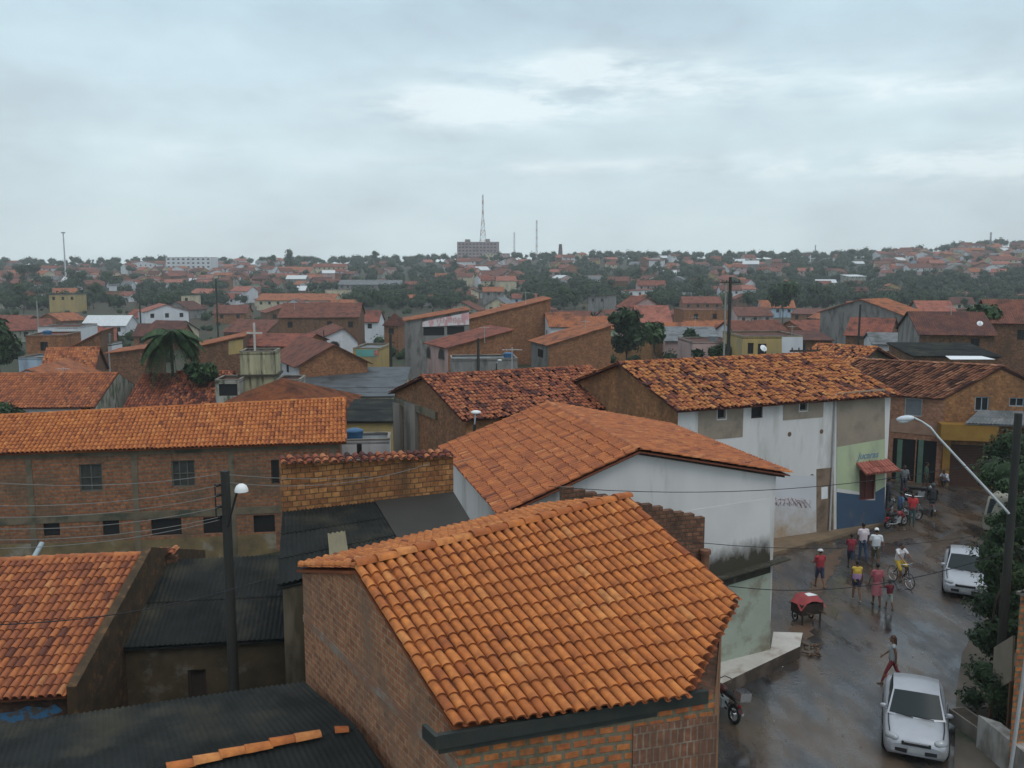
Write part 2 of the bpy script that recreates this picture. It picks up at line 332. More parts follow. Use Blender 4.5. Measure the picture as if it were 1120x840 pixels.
# ------------------------------------------------------------------ terrain
def sm(a, b, x):
    t = min(max((x - a) / (b - a), 0), 1); return t * t * (3 - 2 * t)
RPX = [-400, 0, 280, 470, 520, 580, 700, 900, 980, 1080, 1500]; RZ = [13, 13.5, 13.5, 15.5, 18, 18, 19.5, 19, 22, 31, 33]
def terr(x, y):
    z = -2.2 * sm(4, 16, -x) * (1 - sm(180, 320, y)) * sm(8, 20, y)
    z -= 4.0 * sm(75, 300, y)
    if y > 350:
        rz = float(np.interp(560 + 1000 * x / y, RPX, RZ))
        t = min(max((y - 400) / 500, 0), 1); t = .55 * t + .45 * t * t * (3 - 2 * t)
        z += (rz + 4) * t - 10 * sm(960, 1700, y)
    z += 1.1 * math.sin(x * .021 + 1) * math.sin(y * .017) * sm(140, 380, y)
    return z
def ground_at(px, py, smax=2500):
    d = ray(px, py).normalized(); t = 20
    while t < smax:
        p = V((0, 0, EYE)) + d * t
        if p.z <= terr(p.x, p.y): return V((p.x, p.y, terr(p.x, p.y)))
        t *= 1.006
    return None
ys = [-30, -10, 0] + [6 * i for i in range(1, 40)] + [240 + 14 * i for i in range(55)] + [1020, 1060, 1120, 1250, 1450, 1700, 1900]
xs0 = np.concatenate([[-1500, -1200, -950], np.arange(-760, -120, 16), np.arange(-120, 121, 4), np.arange(136, 780, 16), [950, 1200, 1500]])
g = MB(); g.grid([[V((float(x), y, terr(float(x), y))) for x in xs0] for y in ys], sm=True)
tag(g.build('ground', m_ground), kind='structure')

# ------------------------------------------------------------------ roof coverings
def bil(A, B, C, D, u, v): return (A * (1 - u) + B * u) * (1 - v) + (C * (1 - u) + D * u) * v
def tiles(mb, A, B, C, D, pitch, row, m=0, keep=None, jit=.02, res=4, cap=.066, lift=.03, mess=0, tf=None, off=.02, ragged=0, cw=.39, vline=None, pan=.12):
    """courses of half-round clay tiles (cover tile + channel) on the patch A-B (ridge) to C-D (eave)"""
    A, B, C, D = V(A), V(B), V(C), V(D)
    nu = max(2, round(((B - A).length + (D - C).length) / 2 / pitch)); nv = max(2, round(((C - A).length + (D - B).length) / 2 / row))
    for i in range(nu):
        rag = rnd.uniform(-ragged, ragged); vend = vline((i + .5) / nu) if vline else 9
        for j in range(nv):
            uc, vc = (i + .5) / nu, (j + .5) / nv
            if j / nv > vend - .02: continue
            c = bil(A, B, C, D, uc, vc)
            if keep and not keep(c): continue
            eu = (bil(A, B, C, D, min(uc + .01, 1), vc) - bil(A, B, C, D, uc - .01, vc)).normalized()
            ev = (bil(A, B, C, D, uc, min(vc + .01, 1)) - bil(A, B, C, D, uc, vc - .01)).normalized()
            n = eu.cross(ev); n = (-n if n.z < 0 else n).normalized()
            t0 = tf(i, j, uc, vc) if tf else rnd.random()
            missing = rnd.random() < mess * .12
            for part in (0, 1):
                if part == 0 and missing: continue
                ju = rnd.gauss(0, jit * .35) + (rnd.gauss(0, .016) * mess); jv = rnd.gauss(0, jit) + rnd.gauss(0, .07) * mess + rag; tw = rnd.gauss(0, jit * .3) + rnd.gauss(0, .02) * mess
                v0, v1 = j / nv, (j + 1.14) / nv
                p0 = bil(A, B, C, D, (i + (.31 if part == 0 else .81)) / nu, v0) + eu * (ju - tw) + ev * jv
                p1 = bil(A, B, C, D, (i + (.31 if part == 0 else .81)) / nu, min(v1, 1.02 + rag, vend)) + eu * (ju + tw) + ev * jv
                lf = lift + abs(rnd.gauss(0, .012)) * mess
                prof0, prof1 = [], []
                r = res if part == 0 else 2
                wd = pitch * (cw if part == 0 else .24); hh = cap * (1 if part == 0 else -.3)
                for k in range(r + 1):
                    a = math.pi * k / r
                    x = -math.cos(a) * wd; y = math.sin(a) * hh
                    prof0.append(p0 + eu * x * .88 + n * (off + y * .9)); prof1.append(p1 + eu * x + n * (off + y + lf * (1 if part == 0 else .6)))
                tt = min(max(t0 + rnd.gauss(0, .07) - (pan if part else 0), 0), 1)  # channels tinted darker: grime plus the shade of the gaps painted in
                mb.grid([prof0, prof1], m, tt, sm=True)
                if part == 0:
                    lip = [p - n * .03 for p in prof1]; mb.grid([prof1, lip], m, tt * .35, sm=False)  # lips tinted darker, painting the shade line between courses
def ridge_caps(mb, P, Q, step=.38, w=.12, h=.09, m=0, skip=0):
    P, Q = V(P), V(Q); n = max(1, round((Q - P).length / step)); d = (Q - P).normalized()
    s = d.cross(V((0, 0, 1))).normalized(); up = s.cross(d).normalized()
    for i in range(n):
        if rnd.random() < skip: continue
        a = P.lerp(Q, i / n); b = P.lerp(Q, (i + 1.08) / n); rows = []
        jx = rnd.gauss(0, .012); jz = rnd.gauss(0, .006)
        for p, k, o in ((a, 1.0, .022), (b, .86, 0)):
            rows.append([p + s * (-math.cos(math.pi * q / 6) * w * k + jx) + up * (math.sin(math.pi * q / 6) * h * k + o + jz) for q in range(7)])
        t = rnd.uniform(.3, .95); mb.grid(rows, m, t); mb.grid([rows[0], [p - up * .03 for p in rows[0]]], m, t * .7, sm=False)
def corr(mb, A, B, C, D, pitch=.18, amp=.028, sheets=2, m=0, thick=.02, keep=None):
    """corrugated sheets, laid in overlapping rows down the slope"""
    A, B, C, D = V(A), V(B), V(C), V(D); Lw = ((B - A).length + (D - C).length) / 2
    n = max(4, int(Lw / pitch * 4)); nrm = (B - A).cross(C - A).normalized(); nrm = -nrm if nrm.z < 0 else nrm
    for s in range(sheets):
        v0, v1 = s / sheets, (s + 1.06) / sheets; v1 = min(v1, 1.0 if s == sheets - 1 else v1); rows = []
        for v, o in ((v0, 0), ((v0 + v1) / 2, .012), (v1, .024)):
            rows.append([bil(A, B, C, D, i / n, v) + nrm * (amp * math.sin(2 * math.pi * i / 4 + .4) + o + .03) for i in range(n + 1)])
        mb.grid(rows, m, rnd.random()); mb.grid([rows[-1], [p - nrm * thick for p in rows[-1]]], m, .2, sm=False)
def slab(mb, A, B, C, D, th=.07, m=0, t=.5):
    A, B, C, D = V(A), V(B), V(C), V(D); n = (B - A).cross(C - A).normalized(); n = -n if n.z < 0 else n
    lo = [p - n * th for p in (A, B, D, C)]; up = [A, B, D, C]
    mb.face(up, m, t); mb.face(lo[::-1], m, t)
    for i in range(4): j = (i + 1) % 4; mb.face((up[j], up[i], lo[i], lo[j]), m, t)

# ------------------------------------------------------------------ houses
class House:
    def __init__(s, name, label, P0, ang, L, W, z, base=None, roof='along', rise=1.2, pk=.5, over=.3, side=.25, wall='white', walls=None, roofm='orange', tile=None, wdir=None, cat='house', group=None, th=.08, tilt=0):
        s.tilt = tilt
        s.name, s.label, s.cat, s.group = name, label, cat, group
        s.ang = R(ang); s.u = V((math.cos(s.ang), math.sin(s.ang), 0)); s.w = V((wdir[0], wdir[1], 0)).normalized() if wdir else V((-math.sin(s.ang), math.cos(s.ang), 0))
        s.L, s.W, s.z, s.roof, s.rise, s.pk, s.over, s.side, s.th = L, W, z, roof, rise, pk, over, side, th
        s.FL = V((P0[0], P0[1], 0)); s.FR = s.FL + s.u * L; s.BR = s.FR + s.w * W; s.BL = s.FL + s.w * W
        s.b = base if base is not None else min(terr(p.x, p.y) for p in (s.FL, s.FR, s.BR, s.BL)) - .15
        s.org = {'front': (s.FL, s.u, L), 'right': (s.FR, s.w, W), 'back': (s.BR, -s.u, L), 'left': (s.BL, -s.w, W)}
        s.nrm = {'front': V((s.u.y, -s.u.x, 0)), 'back': V((-s.u.y, s.u.x, 0)), 'right': V((s.w.y, -s.w.x, 0)), 'left': V((-s.w.y, s.w.x, 0))}
        s.wall, s.walls, s.roofm, s.tile = wall, walls or {}, roofm, tile; s.op = []; s.extra = []
        c = (s.FL + s.BR) / 2; s.c = c; s.base = V((c.x, c.y, s.b)); s.rad = .5 * math.hypot(L, W)
    def pt(s, face, d, z, out=0): o, dr, _ = s.org[face]; p = o + dr * d + s.nrm[face] * out; return V((p.x, p.y, z))
    def px(s, face, x, y):
        o, dr, _ = s.org[face]; n = s.nrm[face]; r = ray(x, y); E = V((0, 0, EYE))
        t = (V((o.x, o.y, 0)) - E).dot(n) / r.dot(n); p = E + r * t; return (p - o).dot(dr), p.z
    def open(s, face, box, kind='window', **k):
        a = s.px(face, box[0], box[1]); b = s.px(face, box[2], box[3])
        s.opens(face, min(a[0], b[0]), max(a[0], b[0]), min(a[1], b[1]), max(a[1], b[1]), kind, **k)
    def opens(s, face, s0, s1, z0, z1, kind='window', **k):
        L = s.org[face][2]; s0, s1 = max(s0, .05), min(s1, L - .05); z1 = min(z1, min(q[1] for q in s.top(face)) - .05)
        if s1 - s0 > .1 and z1 - z0 > .1: s.op.append((face, s0, s1, max(z0, s.b + .02), z1, kind, k))
    def top(s, f):
        L, W, z, r, k = s.L, s.W, s.z, s.rise, s.pk
        if s.roof == 'along': return {'front': [(0, z), (L, z)], 'back': [(0, z), (L, z)], 'right': [(0, z), (W * k, z + r), (W, z)], 'left': [(0, z), (W * (1 - k), z + r - s.tilt), (W, z)]}[f]
        if s.roof == 'across': return {'front': [(0, z), (L * k, z + r), (L, z)], 'back': [(0, z), (L * (1 - k), z + r), (L, z)], 'right': [(0, z), (W, z)], 'left': [(0, z), (W, z)]}[f]
        if s.roof == 'mono_back': return {'front': [(0, z), (L, z)], 'back': [(0, z + r), (L, z + r)], 'right': [(0, z), (W, z + r)], 'left': [(0, z + r), (W, z)]}[f]
        if s.roof == 'mono_u': return {'front': [(0, z), (L, z + r)], 'back': [(0, z + r), (L, z)], 'right': [(0, z + r), (W, z + r)], 'left': [(0, z), (W, z)]}[f]
        return {'front': [(0, z), (L, z)], 'back': [(0, z), (L, z)], 'right': [(0, z), (W, z)], 'left': [(0, z), (W, z)]}[f]
    def slopes(s):
        """roof patches as (ridge-left, ridge-right, eave-left, eave-right), each seen from its own eave"""
        u, w, L, W, z, r, o, sd, k = s.u, s.w, s.L, s.W, s.z + .06, s.rise, s.over, s.side, s.pk
        P = lambda a, b, zz: V((*(s.FL + u * a + w * b).xy, zz))
        if s.roof == 'along':
            q1, q2 = r / (W * k), r / (W * (1 - k))
            t_ = s.tilt; return [(P(-sd, W * k, z + r - t_), P(L + sd, W * k, z + r), P(-sd, -o, z - q1 * o), P(L + sd, -o, z - q1 * o)),
                    (P(L + sd, W * k, z + r), P(-sd, W * k, z + r - t_), P(L + sd, W + o, z - q2 * o), P(-sd, W + o, z - q2 * o))]
        if s.roof == 'across':
            q1, q2 = r / (L * k), r / (L * (1 - k))
            return [(P(L * k, W + sd, z + r), P(L * k, -sd, z + r), P(-o, W + sd, z - q1 * o), P(-o, -sd, z - q1 * o)),
                    (P(L * k, -sd, z + r), P(L * k, W + sd, z + r), P(L + o, -sd, z - q2 * o), P(L + o, W + sd, z - q2 * o))]
        if s.roof == 'mono_back':
            q = r / W; return [(P(-sd, W + sd, z + r + q * sd), P(L + sd, W + sd, z + r + q * sd), P(-sd, -o, z - q * o), P(L + sd, -o, z - q * o))]
        if s.roof == 'mono_u':
            q = r / L; return [(P(L + sd, W + sd, z + r + q * sd), P(L + sd, -sd, z + r + q * sd), P(-o, W + sd, z - q * o), P(-o, -sd, z - q * o))]
        if s.roof == 'hip':
            a = P(L / 2, W / 2, z + r); c = [P(-o, -o, z - .1), P(L + o, -o, z - .1), P(L + o, W + o, z - .1), P(-o, W + o, z - .1)]
            return [(a, a, c[i], c[(i + 1) % 4]) for i in range(4)]
        return []
    def build(s):
        rt = thing(s.name, s.label, s.cat, s.base, 0, s.group); s.root = rt; B = s.base
        mats = []; mi = {}
        def mid(x):
            mm = WALLS[x] if isinstance(x, str) else x
            if mm.name not in mi: mi[mm.name] = len(mats); mats.append(mm)
            return mi[mm.name]
        mb = MB()
        for f in ('front', 'right', 'back', 'left'):
            m = mid(s.walls.get(f, s.wall)); o, dr, L = s.org[f]; tp = s.top(f); zm = min(q[1] for q in tp); ops = [q for q in s.op if q[0] == f and q[5] != 'arch']
            X = sorted({0, L, *[q[1] for q in ops], *[q[2] for q in ops]}); Z = sorted({s.b, zm, *[q[3] for q in ops], *[q[4] for q in ops]})
            for a, b in zip(X, X[1:]):
                for c, d in zip(Z, Z[1:]):
                    if any(q[1] < (a + b) / 2 < q[2] and q[3] < (c + d) / 2 < q[4] for q in ops): continue
                    mb.face((s.pt(f, a, c), s.pt(f, b, c), s.pt(f, b, d), s.pt(f, a, d)), m)
            if any(q[1] > zm + .01 for q in tp):
                pts = [(0, zm)] + ([(L, zm)]) + [q for q in tp[::-1]]
                clean = []
                for q in pts:
                    if not clean or abs(q[0] - clean[-1][0]) + abs(q[1] - clean[-1][1]) > .001: clean.append(q)
                if abs(clean[0][0] - clean[-1][0]) + abs(clean[0][1] - clean[-1][1]) < .001: clean.pop()
                mb.face([s.pt(f, *q) for q in clean], m)
            for q in ops:                                # reveals
                _, a, b, c, d, kd, k = q; dp = -.14
                for (x0, z0, x1, z1) in ((a, c, b, c), (b, c, b, d), (b, d, a, d), (a, d, a, c)):
                    mb.face((s.pt(f, x0, z0), s.pt(f, x1, z1), s.pt(f, x1, z1, dp), s.pt(f, x0, z0, dp)), m)
        s.wallob = mb.build('wall', mats, rt, B)
        for f, a, b, c, d, kd, k in s.op: s.opening(f, a, b, c, d, kd, k, rt, B)
        sl = s.slopes()
        if sl:
            mb = MB(); rm = ROOFS[s.roofm] if isinstance(s.roofm, str) else s.roofm
            if s.tile:
                for (A, Bq, C, D) in sl:
                    dn = V((0, 0, -.05)); slab(mb, A + dn, Bq + dn, C + dn, D + dn, s.th - .02, 0, .1)
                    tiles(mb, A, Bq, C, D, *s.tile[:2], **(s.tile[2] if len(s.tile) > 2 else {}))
                if s.roof in ('along', 'across'): ridge_caps(mb, sl[0][0], sl[0][1])
            elif rm in (m_fib, m_fib2, m_fibg):
                for (A, Bq, C, D) in sl:
                    dn = V((0, 0, -.04)); slab(mb, A + dn, Bq + dn, C + dn, D + dn, .03); corr(mb, A, Bq, C, D, .125, .02)
            else:
                for q in sl: slab(mb, *q, s.th)
            s.roofob = mb.build('roof', rm, rt, B)
        else:
            mb = MB(); mb.obox(V((*s.FL.xy, s.z - .25)), s.u * s.L, s.w * s.W, (0, 0, .12)); s.roofob = mb.build('roof', ROOFS[s.roofm] if isinstance(s.roofm, str) else s.roofm, rt, B)
            mb = MB()                                    # parapet coping
            for f in ('front', 'right', 'back', 'left'):
                o, dr, L = s.org[f]; mb.obox(V((*(o - s.nrm[f] * .15).xy, s.z)), dr * L, s.nrm[f] * .18, (0, 0, .07))
            mb.build('coping', m_conc, rt, B)
        for fn in s.extra: fn(s, rt, B)
        return s
    def opening(s, f, a, b, c, d, kd, k, rt, B):
        P = lambda x, z, o: s.pt(f, x, z, o)
        U = s.org[f][1]; N = s.nrm[f]
        if kd == 'arch':
            mb = MB(); fr = MB(); w_ = (b - a) / 2; cx = (a + b) / 2
            def arch(e, o):
                pts = [P(cx - w_ - e, c - e, o), P(cx + w_ + e, c - e, o)]
                for i in range(9): t = math.pi * i / 8; pts.append(P(cx + (w_ + e) * math.cos(t), d - w_ + (w_ + e) * math.sin(t), o))
                return pts
            fr_pts = arch(.12, .05); fr.face(fr_pts); back = arch(.12, 0)
            for i in range(len(fr_pts)): j = (i + 1) % len(fr_pts); fr.face((fr_pts[i], fr_pts[j], back[j], back[i]))
            mb.face(arch(0, .055)); fo = fr.build('window', k.get('fm', m_conc), rt, B); mb.build('pane', m_blk, fo, B); return
        pane = MB(); fr = MB(); dp = -.13
        if kd in ('window', 'door', 'shutter', 'panes'):
            t = .06
            for (x0, z0, x1, z1) in ((a, c, a + t, d), (b - t, c, b, d), (a + t, c, b - t, c + t), (a + t, d - t, b - t, d)):
                p = P(x0, z0, dp + .01); fr.obox(p, U * (x1 - x0), N * .06, (0, 0, z1 - z0))
            n = max(1, round((b - a) / .45)) if kd in ('window', 'panes') else (2 if kd == 'door' and b - a > 1.3 else 1)
            for i in range(1, n):
                x = a + (b - a) * i / n; fr.obox(P(x - .022, c + t, dp + .01), U * .045, N * .05, (0, 0, d - c - 2 * t))
            if kd == 'panes': fr.obox(P(a + t, (c + d) / 2 - .02, dp + .012), U * (b - a - 2 * t), N * .045, (0, 0, .04))
            fo = fr.build('door' if kd == 'door' else 'window', k.get('fm', m_dwood), rt, B)
        pane.obox(P(a, c, dp - .02), U * (b - a), N * .02, (0, 0, d - c))
        if kd == 'shutter':
            z = c + .08
            while z < d - .1: pane.obox(P(a + .06, z, dp), U * (b - a - .12), N * .022, (0, 0, .055)); z += .1
        pm = k.get('pm', {'window': m_blk, 'panes': m_glass, 'door': m_dwood, 'shutter': m_dmetal, 'hole': m_blk}[kd])
        if kd == 'hole': pane.build('window', pm, rt, B)
        else: pane.build({'door': 'door_leaf', 'shutter': 'shutter'}.get(kd, 'pane'), pm, fo, B)
        if kd in ('window', 'panes') and k.get('sill'):
            mb = MB(); mb.obox(P(a - .08, c - .07, 0.002), U * (b - a + .16), N * .08, (0, 0, .065)); mb.build('sill', m_conc, fo, B)
    def panel(s, name, f, quad, m, proud=.012):
        """a painted or rendered patch of the facade, given by its pixel corners"""
        pts = [s.px(f, *q) for q in quad]; mb = MB()
        up = [s.pt(f, a, z, proud) for a, z in pts]; lo = [s.pt(f, a, z, 0) for a, z in pts]; mb.face(up)
        for i in range(len(up)): j = (i + 1) % len(up); mb.face((up[i], up[j], lo[j], lo[i]))
        return mb.build(name, m, s.root, s.base)
HAND = []      # every hand-placed house, for keeping the scattered ones clear
def hpx(name, label, pxL, pxR, py, Y, ang, W, z=None, **k):
    """house whose front-left eave corner is seen at (pxL, py) at distance Y and whose front right corner is seen at pxR"""
    p = PY(pxL, py, Y) if z is None else None
    if z is not None: d = ray(pxL, 400); p = V((d.x / d.y * Y, Y, z))
    a = R(ang); ux, uy = math.cos(a), math.sin(a)
    # solve x+L*ux = k*(Y+L*uy) with k the column's slope on the ground (columns are almost vertical planes)
    kx = ray(pxR, py).x / ray(pxR, py).y
    L = (kx * p.y - p.x) / (ux - kx * uy)
    if k.get('roof') == 'mono_u' and 'py2' in k:
        q = V((p.x + L * ux, p.y + L * uy, 0)); k['rise'] = PY(pxR, k.pop('py2'), q.y).z - p.z
    h = House(name, label, (p.x, p.y), ang, abs(L), W, p.z, **k); HAND.append(h); return h

# ================================================================== the near houses
def poly_house(name, label, plan, base, wallm, cat='house', group=None):
    """house on an irregular lot: plan = [(x, y, wall top, material index)]; returns its root and base"""
    c = sum((V((p[0], p[1], 0)) for p in plan), V()) / len(plan); B = V((c.x, c.y, base))
    rt = thing(name, label, cat, B, 0, group); mb = MB()
    for i, p in enumerate(plan):
        q = plan[(i + 1) % len(plan)]
        tops = [V((q[0], q[1], q[2]))] + [V(x) for x in (p[4] if len(p) > 4 else [])][::-1] + [V((p[0], p[1], p[2]))]
        mb.face([(p[0], p[1], base), (q[0], q[1], base)] + tops, p[3])
    mb.build('wall', wallm, rt, B); return rt, B
def on_plane(P0, P1, px, py):
    P0, P1 = V((P0[0], P0[1], 0)), V((P1[0], P1[1], 0)); d = (P1 - P0).normalized(); n = V((d.y, -d.x, 0)); r = ray(px, py); E = V((0, 0, EYE))
    return E + r * ((P0 - E).dot(n) / r.dot(n))

# --- brick house with the new tile roof, right under the viewer
A = Pz(388, 622, 7.9); Bq = Pz(688, 545, 8.2); C = Pz(497, 795, 6.6); D = Pz(904, 743, 6.6); ER = Pz(758, 752, 6.6)
best = min((abs(proj(Bq.lerp(D, t / 200))[0] - 808) + abs(proj(Bq.lerp(D, t / 200))[1] - 655), t / 200) for t in range(201))[1]
TIP = Bq.lerp(D, best)
bd = V((-1.73, 2.85, 0)); E1 = V((*(A + bd).xy, 6.95)); E2 = V((*(Bq + bd).xy, 7.25))
lot = (TIP - ER); lot.z = 0; lotn = V((lot.y, -lot.x, 0)).normalized()
if lotn.dot(C - ER) > 0: lotn = -lotn
inside = lambda p: (p - ER).dot(lotn) < .04
def inset(p, q, k=.12): d = V((q.x - p.x, q.y - p.y, 0)).normalized(); return V((p.x, p.y, 0)) + d * k
ctr = (A + Bq + C + ER) / 4
Cw = inset(C, ctr, .10); Ew = Pz(782, 762, 6.45); Ew.z = 0; Tw = inset(TIP, ctr, .30); E1w = inset(E1, ctr, .18); E2w = inset(E2, ctr, .1)
Aw = V(((Cw.x + (A.x - C.x)), (Cw.y + (A.y - C.y)), 7.84)); Bw = V((*inset(Bq, ctr, .12).xy, 8.1))
# ridge point on the left wall line
tl = ((A - V((*E1w.xy, A.z))).dot(Cw - E1w)) / (Cw - E1w).length_squared
AL = E1w.lerp(Cw, tl); AL = V((AL.x, AL.y, 7.82))
rt, B = poly_house('brick_house', 'unplastered red brick house with new bright orange clay tile roof, nearest of all',
    [(E1w.x, E1w.y, 6.86, 0, [AL]), (Cw.x, Cw.y, 6.5, 1), (Ew.x, Ew.y, 6.5, 1), (Tw.x, Tw.y, TIP.z - .1, 1, [Bw]), (E2w.x, E2w.y, 7.15, 1)], -.2, [m_brA, m_brA2])
mb = MB()
dn = V((0, 0, -.05))
mb.face([A + dn, Bq + dn, TIP + dn, ER + dn, C + dn], 0, .1); slab(mb, Bq + dn, A + dn, E2 + dn, E1 + dn, .05, 0, .1)
low = [p + V((0, 0, -.10)) for p in (A, Bq, TIP, ER, C)]; mb.face(low[::-1], 0, .1)
for i, (p, q) in enumerate(((Bq, TIP), (TIP, ER), (ER, C), (C, A))): mb.face((p + dn, q + dn, q + V((0, 0, -.10)), p + V((0, 0, -.10))), 0, .15)
tn = lambda i, j, u, v: min(max(rnd.gauss(.66, .10) - (.35 if rnd.random() < .025 else 0), 0), 1)
def vl(u):
    v = 1.03
    while v > 0 and not inside(bil(A, Bq, C, D, u, v)): v -= .004
    return v if v < 1.02 else 9
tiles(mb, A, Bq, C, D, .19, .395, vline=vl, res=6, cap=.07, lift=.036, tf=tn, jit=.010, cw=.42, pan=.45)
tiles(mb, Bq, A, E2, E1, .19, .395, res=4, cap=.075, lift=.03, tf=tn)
ridge_caps(mb, A + V((0, 0, .05)), Bq + V((0, 0, .05)), .40, .13, .10)
rf = mb.build('roof', m_tnew, rt, B)
sl_ = MB(); sl_.face([(ER.x - .2, ER.y + .2, 6.42), (Ew.x, Ew.y, 6.44), (Tw.x, Tw.y, TIP.z - .13), (TIP.x - .5, TIP.y + .1, TIP.z - .16)]); sl_.build('wall_top', m_brD, rt, B)
mb = MB(); fd = (ER - C); fd.z = 0; fn_ = V((fd.y, -fd.x, 0)).normalized(); fn_ = -fn_ if fn_.y > 0 else fn_
c0 = V((C.x, C.y, 6.36)) - fd.normalized() * .25 + fn_ * .03
mb.obox(c0, fd.normalized() * (fd.length + .46), fn_ * .09, (0, 0, .21)); mb.obox(c0 + V((0, 0, -.10)) - fn_ * .02, fd.normalized() * (fd.length + .1), fn_ * .06, (0, 0, .075))
rk = (A - C); rk = V((rk.x, rk.y, 0)).normalized(); mb.obox(c0 + fn_ * .09, rk * .42, V((-rk.y, rk.x, 0)) * .07, (0, 0, .21))
mb.build('gutter', mat('dark_green_gutter', (.022, .026, .024), (.04, .042, .036), 3, .6), rt, B)
# concrete belt course along the left wall, and the streaked corner pier
p = on_plane(E1w, Cw, 350, 682); q = on_plane(E1w, Cw, 478, 834); zb = (p.z + q.z) / 2
mb = MB(); dl = (Cw - E1w).normalized(); nl_ = V((-dl.y, dl.x, 0)); nl_ = -nl_ if nl_.x > 0 else nl_
mb.obox(V((*E1w.xy, zb - .07)), dl * (Cw - E1w).length, nl_ * .02, (0, 0, .15)); mb.build('belt_course', mat('belt_concrete', (.24, .20, .165), (.19, .13, .09), 4, .9, col3=(.21, .105, .065), scale3=2.2, lo3=.40, hi3=.55), rt, B)
p = on_plane(Cw, Ew, 692, 800); mb = MB(); fw = (Ew - Cw).normalized(); fwn = V((fw.y, -fw.x, 0))
mb.obox(V((p.x, p.y, -.2)), fw * ((Ew - V((p.x, p.y, 0))).length + .03), fwn * .035, (0, 0, 6.35))
mb.build('corner_pier', brick('streaked_brick', (.27, .115, .065), (.16, .075, .048), (.25, .19, .145), .115, .25, .016, (.10, .06, .042), .42, .62, 1.2, (2.5, 2.5, .3)), rt, B)
mb = MB(); mb.box(on_plane(Cw, Ew, 520, 700), .01, .01, .01)
stn = bil(A, Bq, C, D, .16, .62) + V((0, 0, .13))
mb = MB(); mb.box((0, 0, .03), .17, .10, .06, .4); s_ = mb.build('brick_piece', m_brD, None, stn); s_.location = stn
tag(s_, 'broken piece of brick lying on the bright orange tile roof', 'brick')
st2 = bil(A, Bq, C, D, .33, .30) + V((0, 0, .13)); mb = MB(); mb.box((0, 0, .02), .22, .08, .05, .9); s_ = mb.build('brick_piece', m_brD, None, st2)
tag(s_, 'dark shard of tile lying below the ridge of the bright orange roof', 'brick')

# --- low dark-roofed shed leaning on its left wall
F1 = V((-12.2, 16.0, 4.3)); F2 = Pz(332, 748, 4.72); K2 = Pz(392, 798, 5.0); K1 = V((-10.8, 12.0, 5.0)); N1 = V((-9.2, 7.6, 4.5)); N2 = V((-1.15, 12.7, 4.55))
rt, B = poly_house('shed', 'low shed under black corrugated sheets, leaning against the left wall of the nearest brick house',
    [(N1.x + .3, N1.y + .3, 4.45, 0), (N2.x - .1, N2.y + .1, 4.5, 0, [K2 + dn]), (F2.x - .05, F2.y - .1, 4.6, 0), (F1.x + .3, F1.y - .15, 4.25, 0, [K1 + dn])], -2.4, [m_brD], 'shed')
mb = MB(); slab(mb, K1 + dn, K2 + dn, F1 + dn, F2 + dn, .03); slab(mb, K2 + dn, K1 + dn, N2 + dn, N1 + dn, .03)
corr(mb, K2, K1, F2, F1, .105, .018, 2); corr(mb, K1, K2, N1, N2, .105, .018, 2); mb.build('roof', m_fib, rt, B)
mb = MB(); KA = Pz(182, 842, 5.06); ridge_caps(mb, KA, Pz(348, 803, 5.08), .42, .12, .09); ridge_caps(mb, Pz(366, 800, 5.07), Pz(380, 798, 5.07), .42, .10, .07); mb.build('ridge_tile', m_tnew, rt, B)

# --- dark roof with the party wall behind
G1, G2, G3, G4 = V((-6.45, 25.0, 6.3)), Pz(496, 540, 6.3), Pz(524, 586, 5.85), Pz(303, 642, 5.75)
rt, B = poly_house('shed', 'flat-looking building with black corrugated roof below the tile-topped brick wall',
    [(G4.x + .1, G4.y + .12, 5.65, 0), (G3.x - .1, G3.y + .1, 5.75, 0), (G2.x - .05, G2.y - .05, 6.2, 0), (G1.x + .1, G1.y - .05, 6.2, 0)], -1.5, [mat('damp_green_wall', (.085, .07, .042), (.04, .036, .024), 1.3, .95, col3=(.14, .12, .085), scale3=1.6, stretch=(1, 1, .25))], 'building')
mb = MB(); GM1, GM4 = G1.lerp(G2, .52), G4.lerp(G3, .60); slab(mb, G1 + dn, G2 + dn, G4 + dn, G3 + dn, .04); corr(mb, G1, GM1, G4, GM4, .125, .02, 3); mb.build('roof', m_fib, rt, B)
mb = MB(); slab(mb, GM1 + V((0, 0, .06)), G2 + V((0, 0, .06)), GM4 + V((0, 0, .06)), G3 + V((0, 0, .06)), .05); mb.build('roof_panel', m_fib2, rt, B)
mb = MB(); P_ = lambda a, b: bil(G1, G2, G4, G3, a, b) + V((0, 0, .09)); corr(mb, P_(.235, .50), P_(.325, .50), P_(.235, .86), P_(.325, .86), .12, .02, 1); mb.build('skylight', m_fiby, rt, B)
# party wall with tiles along its top
wv = V((G2.x - G1.x, G2.y - G1.y, 0)); wl_ = wv.length; wu = wv.normalized(); wn_ = V((-wu.y, wu.x, 0)); PB = V((G1.x, G1.y, -1.5))
rt = thing('party_wall', 'mottled orange brick wall topped with a row of clay tiles above the black roof', 'wall', PB)
zA = on_plane(G1, G2, 305, 508).z; zB = on_plane(G1, G2, 496, 500).z
mb = MB(); q0 = [V((*G1.xy, -1.5)), V((*G2.xy, -1.5)), V((*G2.xy, zB)), V((*G1.xy, zA))]; q1 = [p + wn_ * .18 for p in q0]
mb.face(q0); mb.face(q1[::-1])
for i in range(4): j = (i + 1) % 4; mb.face((q0[j], q0[i], q1[i], q1[j]))
mb.build('brickwork', m_brW, rt, PB)
mb = MB(); a0 = q0[3] - wn_ * .16 + V((0, 0, .0)); b0 = q0[2] - wn_ * .16 + V((0, 0, .0)); a1 = q0[3] + wn_ * .3 + V((0, 0, .13)); b1 = q0[2] + wn_ * .3 + V((0, 0, .13))
